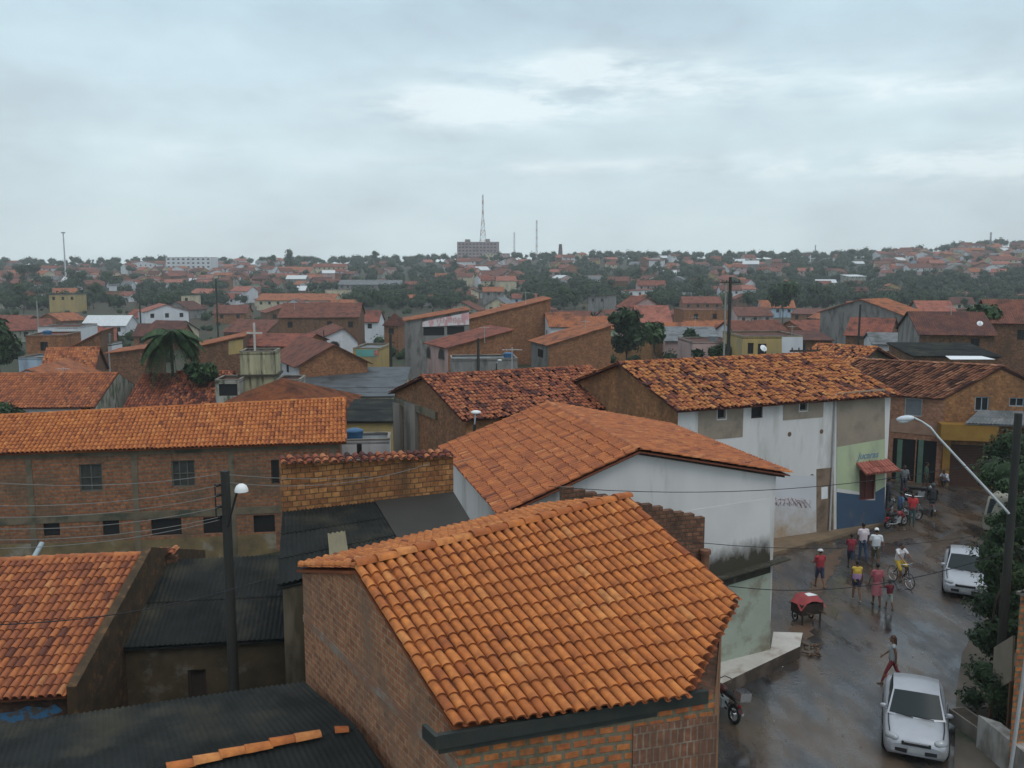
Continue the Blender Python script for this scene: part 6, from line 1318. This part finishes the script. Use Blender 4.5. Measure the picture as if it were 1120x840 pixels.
person('woman in patterned grey top and red leggings walking past the silver car', at(975, 748), R(75), 1.62, m_skin, (.30, .33, .34), (.20, .035, .045), 'tight', 'tank', 'brown_long', hip=(26, -20), knee=(8, 22), arm=(-14, 16), elbow=(12, 30), female=True, shoes=(.12, .10, .09))
person('person in red shirt and wide white hat walking past the cart', at(896, 643), R(10), 1.62, m_skin, (.33, .04, .05), (.04, .05, .09), 'knee', 'tee', hat=((.75, .76, .76), 'wide'), hip=(14, -12), knee=(4, 16), arm=(15, 20), elbow=(70, 70))
person('person in pale pink white shirt and blue jeans, farthest of the walking group', at(943, 613), R(5), 1.70, m_skin2, (.62, .54, .57), (.035, .06, .12), 'long', 'tee', hip=(8, -10), knee=(4, 12))
person('heavy set man in white shirt and white cap walking away', at(957, 621), R(-10), 1.74, m_skin, (.60, .63, .66), (.09, .075, .05), 'knee', 'tee', hat=((.8, .8, .78), 'cap'), hip=(12, -8), knee=(4, 10), abd=14)
PR, arms_, hd_ = person('person in dark red shirt carrying a pale blue bundle', at(930, 622), R(-20), 1.55, m_skin2, (.24, .03, .045), (.03, .04, .07), 'knee', 'tee', hip=(14, -14), knee=(5, 14), arm=(25, 30), elbow=(75, 75), female=True, hair='bun')
w_ = PR.matrix_basis @ ((arms_[-1][2] + arms_[1][2]) / 2 + V((0, .10, 0)))
pb = MB(); pb.ell((0, 0, 0), .2, .15, .2, 12, 8); pb.ell((.02, .02, .17), .09, .08, .09, 8, 6)
mw = Matrix.Translation(PR.location) @ Matrix.Rotation(PR.rotation_euler.z, 4, 'Z'); c_ = mw @ ((arms_[-1][2] + arms_[1][2]) / 2 + V((0, .16, -.02))); tag(pb.build('bundle', paint('pale_blue_cloth', (.42, .58, .60)), None, tuple(c_), uv=False), 'pale blue cloth bundle held by the person in dark red', 'bundle').location = c_
person('woman in yellow and lilac top with dark shorts walking away', at(936, 657), R(-5), 1.62, m_skin, (.55, .38, .06), (.03, .03, .06), 'short', 'tank', 'bun', top2=(.42, .26, .45), hip=(10, -14), knee=(3, 14), female=True, shoes=(.4, .4, .4))
person('woman in long rose patterned dress walking beside the child', at(958, 662), R(-5), 1.66, m_skin, (.36, .10, .12), (.38, .13, .15), 'short', 'tee', 'short', skirt=True, hip=(8, -10), knee=(4, 8), female=True, abd=16)
person('small child in dark red and black clothes holding on to the woman in rose', at(972, 667), R(10), 1.16, m_skin, (.14, .02, .03), (.32, .36, .34), 'knee', 'tee', 'short', hip=(12, -12), knee=(4, 10), arm=(60, 10), elbow=(10, 20))
person('person in blue shirt standing by the parked motorbikes', at(984, 573), R(-80), 1.66, m_skin2, (.10, .18, .30), (.05, .08, .12), 'long', 'tee', hip=(4, -2))
person('person in bright red shirt standing by the parked motorbikes', at(997, 575), R(160), 1.68, m_skin2, (.48, .045, .05), (.06, .11, .12), 'long', 'tee', hip=(4, -4), arm=(10, 15), elbow=(35, 25))
a_ = R(-25); person('motorcyclist in dark clothes wearing a dark helmet', (MP.x + math.sin(a_) * .3, MP.y - math.cos(a_) * .3, .02), a_, 1.70, m_skin2, (.035, .035, .04), (.025, .028, .035), 'long', 'long', pelvis=.90, hip=(72, 72), knee=(85, 85), arm=(48, 48), elbow=(18, 18), lean=8, helmet=(.05, .06, .06))
a_ = R(-165); person('cyclist in white shirt and yellow shorts riding towards the viewer', (BP.x + math.sin(a_) * .2, BP.y - math.cos(a_) * .2, .012), a_, 1.68, m_skin, (.62, .60, .62), (.50, .34, .05), 'knee', 'tee', pelvis=1.03, hip=(70, 38), knee=(78, 45), arm=(52, 52), elbow=(8, 8), lean=14)
person('person in white shirt squatting in front of the shuttered shop', at(1035, 532), R(120), 1.66, m_skin2, (.50, .50, .56), (.03, .035, .05), 'long', 'tee', hip=(105, 105), knee=(130, 130), arm=(45, 45), elbow=(30, 30), lean=28)

person('person in dark clothes standing under the awning at the blue painted corner', at(971, 556), R(40), 1.68, m_skin2, (.05, .05, .06), (.03, .03, .04), 'long', 'tee', hip=(5, -4))
person('person in grey shirt in front of the open shop doorway', at(988, 540), R(170), 1.66, m_skin2, (.16, .17, .18), (.04, .05, .08), 'long', 'tee', hip=(8, -6), arm=(20, -5), elbow=(40, 10))
person('person in dark green shirt near the yellow pillar', at(1012, 536), R(-120), 1.64, m_skin2, (.05, .09, .06), (.05, .045, .04), 'knee', 'tee', hip=(10, -10), female=True, hair='bun')
p = Pz(1006, 548, 0); motorbike('dark motorbike parked before the open shopfront', (p.x, p.y, .02), R(-110), MATS['bike_black'], 8, False, 'motorbikes parked by the shop corner')

# ================================================================== the far hillside
def simple_house(label, x, y, ang, L, W, hh, roof, rise, wm, rm, group, name='house', win=1, walls=None):
    H_ = House(name, label, (x - math.cos(R(ang)) * L / 2, y - math.sin(R(ang)) * L / 2), ang, L, W, 0, base=0, roof=roof, rise=rise, wall=wm, roofm=rm, over=.45, side=.3, group=group, th=.14, walls=walls)
    g0 = [terr(p.x, p.y) for p in (H_.FL, H_.FR, H_.BR, H_.BL)]; H_.b = min(g0) - .3; H_.z = max(g0) + hh; H_.base.z = H_.b
    if win and hh > 8:
        for zz in (H_.z - 2.2, H_.z - 5.2, H_.z - 8.2):
            for i in range(int(L / 4)): H_.opens('front', 1.2 + i * 4, 3.0 + i * 4, zz, zz + 1.2, 'hole')
    elif win:
        n = max(1, int(L / 3.2)); 
        for i in range(n):
            s0 = L * (i + .5) / n - .5; H_.opens('front', s0, s0 + 1.0, H_.z - 1.7, H_.z - .55, 'hole')
    H_.build(); return H_
# landmark block, tower, masts on the skyline
p = PY(500, 281, 880); q = PY(546, 281, 880); z0 = terr(p.x, 880); zt = PY(500, 264.5, 880).z
HB = House('hospital_block', 'long pinkish grey institutional block on the ridge beneath the lattice tower', (p.x, 880), 3, q.x - p.x, 16, zt, base=z0 - 2, roof='flat', wall=mat('pinkish_grey_block', (.30, .23, .24), (.24, .19, .20), .3, .9, col3=(.20, .16, .16), scale3=.15), roofm='grey', cat='building', th=.3)
zz = zt - 2.6
while zz > z0: 
    for i in range(11): s0 = 1.5 + i * (HB.L - 3) / 11; HB.opens('front', s0, s0 + 1.9, zz - .2, zz + 1.1, 'hole')
    zz -= 3.1
HAND.append(HB); HB.build()
mb = MB()
for s_, w_, h_ in ((.25, 5, 2.4), (.73, 4.2, 2.8)): c = HB.FL + HB.u * HB.L * s_ + HB.w * 6; mb.obox((c.x - w_ / 2, c.y, zt + .1), (w_, 0, 0), (0, 5, 0), (0, 0, h_))
mb.build('roof_house', MATS['pinkish_grey_block'], HB.root, HB.base)
simple_house('low pink annex to the right of the long block on the ridge', PY(551, 280, 884).x, 884, 0, 12, 9, 6, 'flat', 0, 'pink', 'grey', None, 'annex')
simple_house('pale stepped house in front of the long block on the ridge', PY(534, 285, 850).x, 850, -20, 11, 9, 6.5, 'flat', 0, 'cream', 'grey', None, 'annex')
def lattice(label, px, pyt, pyb, Y, w0, w1, m1, m2, secs, name='lattice_tower', cat='tower', rb=.22):
    t = PY(px, pyt, Y); b = V((t.x, Y, terr(t.x, Y))); H_ = t.z - b.z; rt = thing(name, label, cat, b); W_ = lambda z: w0 + (w1 - w0) * min(z / H_ / .72, 1)
    for k in range(secs):
        mb = MB(); z0, z1 = H_ * k / secs, H_ * (k + 1) / secs; a, c = W_(z0) / 2, W_(z1) / 2; cs = [(-1, -1), (1, -1), (1, 1), (-1, 1)]
        for i in range(4):
            x, y = cs[i]; x2, y2 = cs[(i + 1) % 4]
            mb.tube([(x * a, y * a, z0), (x * c, y * c, z1)], rb, 4); mb.tube([(x * a, y * a, z0), (x2 * c, y2 * c, z1)], rb * .6, 3); mb.tube([(x2 * a, y2 * a, z0), (x * c, y * c, z1)], rb * .6, 3); mb.tube([(x * c, y * c, z1), (x2 * c, y2 * c, z1)], rb * .7, 3)
        mb.build('lattice_section', m1 if k % 2 == 0 else m2, rt, uv=False)
    return rt
m_mr = mat('mast_red', (.26, .10, .09), rough=.7); m_mw = mat('mast_white', (.48, .48, .50), rough=.7); m_mg = mat('mast_grey', (.28, .29, .31), rough=.7)
lattice('tall red and white lattice tower rising behind the block on the ridge', 528, 213, 265, 905, 9.0, 1.1, m_mw, m_mr, 13)
lattice('thin short grey mast right of the block on the ridge', 562.5, 254, 281, 880, 1.4, 1.0, m_mg, m_mg, 8, 'mast', 'mast', .15); lattice('thin taller grey mast, second to the right of the ridge block', 587, 241, 281, 890, 1.4, 1.0, m_mg, m_mr, 10, 'mast', 'mast', .16)
lattice('faint thin mast on the far skyline right of centre', 892, 268, 283, 930, .9, .7, m_mg, m_mg, 5, 'mast', 'mast', .12); lattice('thin mast above the houses on the high right hill', 1084, 254, 272, 800, 1.3, .9, m_mg, m_mg, 6, 'mast', 'mast', .14)
t = PY(613, 267, 900); b = V((t.x, 900, terr(t.x, 900))); mb = MB(); mb.tube([b - V((0, 0, 1)), t], [2.6, 1.5], 12); tag(mb.build('chimney', mat('chimney_brick', (.10, .075, .08), (.07, .05, .055), .3), None, b), 'dark tapering factory chimney on the ridge right of the masts', 'chimney')
t = PY(69, 254, 520); b = V((t.x, 520, terr(t.x, 520))); rt = thing('lamp_mast', 'white mast with round lamp crown above the trees at upper left', 'mast', b); H_ = t.z - b.z; mb = MB(); mb.tube([(0, 0, 0), (0, 0, H_)], [.55, .32], 8); mb.build('shaft', m_mw, rt, uv=False); mb = MB(); mb.tube([(0, 0, H_ - .5), (0, 0, H_)], [1.1, 1.2], 10)
mb.build('lamp_crown', m_mg, rt, uv=False)
GH = 'houses on the far hillside'
for lab, px0, px1, py, Y, hh, roof, wm, rm in [
    ('long white gabled hall on the skyline at upper left', 141, 172, 289, 720, 6, 'across', 'white', 'brown'), ('large three storey white block on the left skyline', 181, 231, 289, 730, 10.5, 'flat', 'white', 'grey'),
    ('cream building with red roof on the wooded ridge left of centre', 342, 378, 296, 640, 5.5, 'along', 'cream', 'red'), ('long house with orange strip roof on the ridge left of centre', 303, 344, 297, 650, 3, 'along', 'cream', 'orange'),
    ('yellow framed house in front of the lamp mast at upper left', 53, 83, 316, 330, 6, 'flat', 'yellow', 'brown'), ('low green and white building at the foot of the lamp mast', 66, 82, 299, 500, 5, 'along', 'white', 'pale'),
    ('long white roofed shed on the slope at upper left', 88, 136, 330, 230, 2.6, 'along', 'white', 'pale'), ('cream tower house among roofs at upper left', 198, 209, 322, 300, 6.5, 'flat', 'cream', 'grey'),
    ('long grey shed roof among the central trees', 370, 438, 307, 480, 4.5, 'along', 'grey', 'grey'), ('white arched wall building in the left middle distance', 308, 352, 322, 330, 3.5, 'flat', 'white', 'orange'),
    ('long orange roofed row in the left middle distance', 280, 365, 318, 345, 3.8, 'along', 'cream', 'orange'), ('cream house with small porch in front of the central trees', 395, 413, 338, 210, 5, 'along', 'white', 'red'),
    ('little brick tower house left of the rising banner roof', 420, 435, 346, 175, 5.6, 'hip', 'brick', 'brown'), ('white block with green stripe on the high right hill', 1085, 1114, 292, 620, 6, 'along', 'cream', 'red'),
    ('long white house low on the right hill', 994, 1020, 298, 600, 4.5, 'along', 'white', 'brown'), ('pink and red house cluster front right of centre', 698, 728, 310, 430, 6, 'along', 'pink', 'red'), ('white low house beside the pink and red cluster', 728, 742, 311, 425, 4.5, 'flat', 'white', 'pale'),
    ('big brown red roof on the slope right of the pink cluster', 748, 790, 322, 340, 3.5, 'along', 'brick', 'red')]:
    a = PY(px0, py, Y); b = PY(px1, py, Y); L = b.x - a.x; h = simple_house(lab, (a.x + b.x) / 2, Y, rnd.uniform(-4, 4), L, min(max(L * .6, 8), 16), hh, roof, 2.2 if roof != 'flat' else 0, wm, rm, None, 'house' if L < 25 else 'building'); HAND.append(h)

TREEZ = [(385, 500, 296, 352), (600, 780, 306, 356), (295, 500, 276, 300), (540, 960, 268, 291), (150, 240, 314, 342), (-20, 110, 320, 356), (820, 1140, 300, 342), (860, 960, 276, 302), (-20, 132, 276, 300), (555, 640, 284, 304), (570, 640, 304, 350), (630, 780, 292, 306)]
def treezone(px, py): return any(a <= px <= b and c <= py <= d for a, b, c, d in TREEZ)
taken = [(h.c.x, h.c.y, h.rad) for h in HAND]
rs = random.Random(21)
HOUSES, TREES, WOODS = [], [], []
def clear(x, y, r): return all((x - a) ** 2 + (y - b) ** 2 > (r + c) ** 2 for a, b, c in taken)
# houses
tries = 0
while len(HOUSES) < 232 and tries < 60000:
    tries += 1; px = rs.uniform(-25, 1145) if tries % 5 else rs.uniform(955, 1140)
    py = rs.uniform(283, 336) if tries % 3 else rs.uniform(330, 392)
    if px > 955 and not tries % 5: py = rs.uniform(272, 304)
    gp_ = ground_at(px, py, 1150)
    if not gp_ or gp_.y < 125 or gp_.y > 900: continue
    if treezone(px, py - 3) and rs.random() < .72 and not (px > 955 and py < 304): continue
    L, W = rs.uniform(7, 12), rs.uniform(7, 10)
    if gp_.y > 400: L *= 1.0
    if not clear(gp_.x, gp_.y, .5 * math.hypot(L, W) * .84): continue
    taken.append((gp_.x, gp_.y, .5 * math.hypot(L, W) * .84)); HOUSES.append((gp_.x, gp_.y, L, W))
tries = 0
while len(TREES) < 190 and tries < 40000:
    tries += 1; px = rs.uniform(-25, 1145); py = rs.uniform(280, 345); gp_ = ground_at(px, py, 1150)
    if not gp_ or gp_.y < 140: continue
    if not treezone(px, py - 4) and rs.random() < .88: continue
    r = rs.uniform(2.2, 4.6)
    if not clear(gp_.x, gp_.y, r * .75): continue
    taken.append((gp_.x, gp_.y, r * .75)); TREES.append((gp_.x, gp_.y, r))
tries = 0
while len(WOODS) < 1500 and tries < 90000:
    tries += 1; px = rs.uniform(-25, 1145); py = rs.uniform(276, 340); gp_ = ground_at(px, py, 1300)
    if not gp_ or gp_.y < 300: continue
    if not treezone(px, py - 3) and rs.random() < .80: continue
    r = rs.uniform(2.2, 4.4)
    if not clear(gp_.x, gp_.y, r * .3): continue
    taken.append((gp_.x, gp_.y, r * .12)); WOODS.append((gp_.x, gp_.y, r))
for i in range(560):                                # the crest itself is wooded
    px = rs.uniform(-30, 1150)
    if 480 < px < 560 and rs.random() < .5: continue
    if px < 280 and rs.random() < .4: continue
    Y = rs.uniform(850, 1000); x = (px - 560) / 1000 * Y * 1.0; WOODS.append((x, Y, rs.uniform(2.6, 5.5)))
# the rest of the far town, too many and too small to single out
RN = ['orange', 'red', 'brown', 'dark', 'pink', 'grey', 'pale']; WN = ['white', 'cream', 'brick', 'oldbrick', 'yellow', 'pink', 'grey', 'ruin']
mbs = MB(); FAR = 0; tries = 0
while FAR < 380 and tries < 60000:
    tries += 1; px = rs.uniform(-25, 1145); py = rs.uniform(277, 318)
    if px > 950 and tries % 3 == 0: py = rs.uniform(270, 300); px = rs.uniform(950, 1145)
    gp_ = ground_at(px, py, 1150)
    if not gp_ or gp_.y < 380 or gp_.y > (940 if px > 950 else 830): continue
    if treezone(px, py - 2) and rs.random() < .78: continue
    L, W = rs.uniform(7, 11), rs.uniform(6.5, 9)
    if not clear(gp_.x, gp_.y, 3.4): continue
    taken.append((gp_.x, gp_.y, 3.4)); FAR += 1
    a = R(rs.choice([0, 8, -12, 20, -25, 32, 70, -60]) + rs.uniform(-6, 6)); u_ = V((math.cos(a), math.sin(a), 0)); v_ = V((-u_.y, u_.x, 0)); z0 = terr(gp_.x, gp_.y); hh = rs.choice([2.8, 3, 3.2, 5.4]); wm = rs.choices(range(8), [30, 14, 14, 8, 6, 8, 8, 8])[0]; rm = 8 + rs.choices(range(7), [9, 22, 32, 18, 12, 6, 4])[0]
    o = V((gp_.x, gp_.y, z0 - 1)) - u_ * L / 2 - v_ * W / 2; c4 = [o, o + u_ * L, o + u_ * L + v_ * W, o + v_ * W]; up = V((0, 0, hh + 1)); rr_ = rs.choice([1.5, 1.9, 2.3])
    for i in range(4):
        p, q = c4[i], c4[(i + 1) % 4]; mbs.face([p, q, q + up] + ([(p + q) / 2 + up + V((0, 0, rr_))] if i % 2 else []) + [p + up], wm)
    m1, m2 = (c4[1] + c4[2]) / 2 + up + V((0, 0, rr_ + .1)) + u_ * .3, (c4[0] + c4[3]) / 2 + up + V((0, 0, rr_ + .1)) - u_ * .3; e = V((0, 0, .0))
    slab(mbs, m2, m1, c4[0] + up - u_ * .3 - v_ * .5 - V((0, 0, .1)), c4[1] + up + u_ * .3 - v_ * .5 - V((0, 0, .1)), .14, rm); slab(mbs, m1, m2, c4[2] + up + u_ * .3 + v_ * .5 - V((0, 0, .1)), c4[3] + up - u_ * .3 + v_ * .5 - V((0, 0, .1)), .14, rm)
    for k in range(rs.choice([1, 2, 2])):
        s0 = L * (.2 + .35 * k); p = o + u_ * s0 - v_ * .03 + V((0, 0, hh - .6)); mbs.obox(p, u_ * 1.0, v_ * .03, (0, 0, 1.0), 15)
tag(mbs.build('distant_houses', [WALLS[k] for k in WN] + [ROOFS[k] for k in RN] + [m_blk]), 'smallest tile roofed houses packed over the farthest slopes', 'houses', kind='stuff')
for px_, Y_, r_ in ((28, 470, 5.2), (41, 505, 6.4), (52, 480, 5.0), (84, 500, 5.8), (93, 470, 4.6), (119, 520, 6.0), (131, 500, 4.4), (318, 700, 7.0), (300, 720, 6.0), (412, 780, 6.2), (601, 420, 5.2)):
    TREES.append(((px_ - 560) / 1000 * Y_, Y_, r_))
# words that place a scattered thing by what it stands next to
LAND = [(69, 285, 'the white lamp mast'), (157, 285, 'the white gabled hall'), (206, 284, 'the three storey white block'), (236, 325, 'the thin dark pole at left'), (324, 298, 'the orange strip roof'), (360, 290, 'the cream ridge building'),
        (404, 304, 'the long grey shed roof'), (522, 272, 'the ridge block'), (587, 262, 'the taller grey mast'), (613, 272, 'the chimney'), (713, 308, 'the pink cluster'), (799, 330, 'the tall utility pole'), (1002, 340, 'the orange and grey house'), (1007, 296, 'the right hill white house'),
        (1100, 288, 'the green striped block'), (687, 350, 'the round dark tree'), (556, 338, 'the brick hall'), (187, 375, 'the coconut palm'), (112, 330, 'the white roofed shed'), (280, 365, 'the white cross'), (375, 340, 'the wide brown red roof'), (892, 270, 'the faint mast'), (845, 380, 'the yellow and white house'), (941, 345, 'the thin dark pole at right'), (427, 352, 'the brick tower house'), (316, 320, 'the white arched wall')]
def where(px, py):
    d, lx, ly, nm = min((math.hypot((px - a) * .6, (py - b) * 2), a, b, n) for a, b, n in LAND)
    dx, dy = px - lx, py - ly; v = 'above' if dy < -6 else ('below' if dy > 6 else ''); s = 'left of' if dx < -9 else ('right of' if dx > 9 else '')
    far_ = 'far ' if abs(dx) > 55 else ''
    return (far_ + s + ' ' + nm) if not v else ((v + ' and ' + far_ + s + ' ' + nm) if s else v + ' ' + nm)
ORD = ['first', 'second', 'third', 'fourth', 'fifth', 'sixth', 'seventh', 'eighth', 'ninth', 'tenth', 'eleventh', 'twelfth']
def fit(lab, n=12):
    for a, b in ((' far left of', ' left of'), (' far right of', ' right of'), (' sloping roof', ' roof'), (' slanting roof', ' roof'), (' gable roof', ' gable'), (' and ', ' '), (' two storey ', ' '), ('two storey ', '')):
        if len(lab.split()) <= n: break
        lab = lab.replace(a, b, 1)
    return lab
def number(labels):
    """labels that came out alike are told apart by their order from the left"""
    labels = [(fit(a), b) for a, b in labels]; groups = {}
    for i, (lab, px) in enumerate(labels): groups.setdefault(lab, []).append((px, i))
    out = [None] * len(labels)
    for lab, it in groups.items():
        it.sort()
        for k, (px, i) in enumerate(it): out[i] = lab if len(it) == 1 else ORD[k] + ' from left, ' + lab
    return out
spec = []
for (x, y, L, W) in HOUSES:
    wm = rs.choices(['white', 'cream', 'brick', 'oldbrick', 'yellow', 'pink', 'grey', 'ruin', 'green', 'blue'], [20, 10, 20, 12, 5, 6, 7, 9, 3, 3])[0]
    rm = rs.choices(['orange', 'red', 'brown', 'dark', 'pink', 'grey', 'pale'], [22, 24, 24, 10, 9, 6, 3] if y < 330 else [9, 22, 32, 16, 11, 6, 4])[0]; roof = rs.choices(['along', 'across', 'mono_back', 'mono_u', 'flat'], [52, 20, 14, 8, 6])[0]
    hh = rs.choice([2.6, 2.8, 3.0, 3.3, 5.4]) if y > 220 else rs.uniform(2.5, 3.1); ang = rs.choice([0, 8, -12, 20, -25, 32, 5]) + rs.uniform(-6, 6); px, py, _ = proj((x, y, terr(x, y) + 3))
    rn = {'orange': 'orange', 'red': 'dull red', 'brown': 'brown', 'dark': 'dark', 'pink': 'pinkish', 'grey': 'grey', 'pale': 'pale'}[rm]; wnm = {'white': 'white', 'cream': 'cream', 'brick': 'brick', 'oldbrick': 'dark brick', 'yellow': 'yellow', 'pink': 'pink', 'grey': 'grey', 'ruin': 'mouldy', 'green': 'pale green', 'blue': 'pale blue'}[wm]
    sz = 'two storey ' if hh > 5 else ''; kd = {'along': 'roof', 'across': 'gable roof', 'mono_back': 'sloping roof', 'mono_u': 'slanting roof', 'flat': 'flat roof'}[roof]
    spec.append((x, y, ang, L, W, hh, roof, rs.uniform(1.6, 2.4) if roof in ('along', 'across') else rs.uniform(.6, 1.4), wm, rm, ('%s%s house with %s %s %s' % (sz, wnm, rn, kd, where(px, py)), px)))
labs = number([s[-1] for s in spec])
for s, lab in zip(spec, labs): simple_house(lab, *s[:10], GH, 'house', win=1 if s[1] < 420 else 0)
# trees: a few kinds, copied
kinds = []
for k in range(6):
    rr = random.Random(100 + k); bl = []
    tall = k >= 4
    for i in range(8):
        a = rr.uniform(0, 6.28); q = rr.uniform(.1, .62) * (.6 if tall else 1); bl.append((math.cos(a) * q, math.sin(a) * q, (.9 + rr.random() * (1.5 if tall else .75)), rr.uniform(.36, .56) * (.8 if tall else 1)))
    rt = tree('tree', 'x', 'tree', (0, 0, -60), bl, 420, .12, .75, .06, m_leafd if k % 2 else m_leaf, seed=200 + k); kinds.append(rt)
GT = 'trees among the far houses'; tl = []
for i, (x, y, r) in enumerate(TREES):
    k = rs.randrange(6); px, py, _ = proj((x, y, terr(x, y) + r)); tl.append((('%s %s tree %s' % ('dark' if k % 2 else 'green', 'tall' if k >= 4 else 'round', where(px, py))), px, k))
labs = number([t[:2] for t in tl])
used = set()
for (x, y, r), (_, _, k), lab in zip(TREES, tl, labs):
    o = kinds[k] if k not in used else copy_tree(kinds[k]); used.add(k)
    o.location = (x, y, terr(x, y) - .2); o.scale = (r, r, r * rs.uniform(.85, 1.15)); o.rotation_euler.z = rs.uniform(0, 6.28); tag(o, lab, 'tree', GT)
for k in range(6):
    if k not in used:
        for ch in list(kinds[k].children): bpy.data.objects.remove(ch)
        bpy.data.objects.remove(kinds[k])
# far wood: reads as one mass
mb = MB()
for (x, y, r) in WOODS:
    z = terr(x, y); n = 60 if y < 600 else 38
    for _ in range(3):
        c = V((x + rs.uniform(-.5, .5) * r, y + rs.uniform(-.5, .5) * r, z + r * rs.uniform(.7, 1.25))); q = r * rs.uniform(.5, .75); base = rs.uniform(.1, .75)
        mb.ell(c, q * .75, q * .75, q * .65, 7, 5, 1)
        for _ in range(n // 2):
            d = V((rs.gauss(0, 1), rs.gauss(0, 1), rs.gauss(.2, .8))).normalized(); p = c + d * q * rs.uniform(.7, 1.08); a = d.orthogonal().normalized(); b = d.cross(a); t = rs.uniform(0, 6.28); a, b = a * math.cos(t) + b * math.sin(t), b * math.cos(t) - a * math.sin(t); s = r * rs.uniform(.12, .24)
            mb.face((p - a * s, p - b * s * .6 + d * s * .3, p + a * s, p + b * s * .6 + d * s * .3), 0, min(max(base + rs.gauss(0, .18), 0), 1))
tag(mb.build('woodland', [m_leafd, m_core], uv=False), 'dark belt of trees covering the far slopes and ridge', 'woodland', kind='stuff')
# low scrub between the roofs of the middle distance
mb = MB()
for _ in range(900):
    px, py = rs.uniform(-20, 1140), rs.uniform(318, 400); gp_ = ground_at(px, py, 700)
    if not gp_ or gp_.y < 62 or not clear(gp_.x, gp_.y, .6): continue
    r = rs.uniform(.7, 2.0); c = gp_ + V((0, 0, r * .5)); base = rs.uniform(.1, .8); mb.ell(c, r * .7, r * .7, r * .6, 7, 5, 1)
    for _ in range(46):
        d = V((rs.gauss(0, 1), rs.gauss(0, 1), rs.gauss(.3, .8))).normalized(); p = c + d * r * rs.uniform(.65, 1.1); a = d.orthogonal().normalized(); b = d.cross(a); s = r * rs.uniform(.1, .24); mb.face((p - a * s, p - b * s * .6, p + a * s, p + b * s * .6), 0, min(max(base + rs.gauss(0, .18), 0), 1))
tag(mb.build('scrub', [m_leaf, m_core], uv=False), 'low green scrub filling the gaps between the middle distance roofs', 'scrub', kind='stuff')

# ------------------------------------------------------------------ damp air
HAZE = 0.00032
if HAZE:
    m = bpy.data.materials.new('haze_air'); m.use_nodes = True; N = m.node_tree.nodes; L = m.node_tree.links; N.remove(N['Principled BSDF'])
    v = N.new('ShaderNodeVolumePrincipled'); v.inputs['Density'].default_value = HAZE; v.inputs['Color'].default_value = (.90, .94, .97, 1); v.inputs['Anisotropy'].default_value = .0; L.new(v.outputs[0], N['Material Output'].inputs['Volume'])
    mb = MB(); zlo = -20; mb.obox((-1510, -40, zlo), (3020, 0, 0), (0, 1950, 0), (0, 0, 150)); tag(mb.build('haze', m, uv=False), 'thin damp haze over the town', 'haze', kind='stuff')
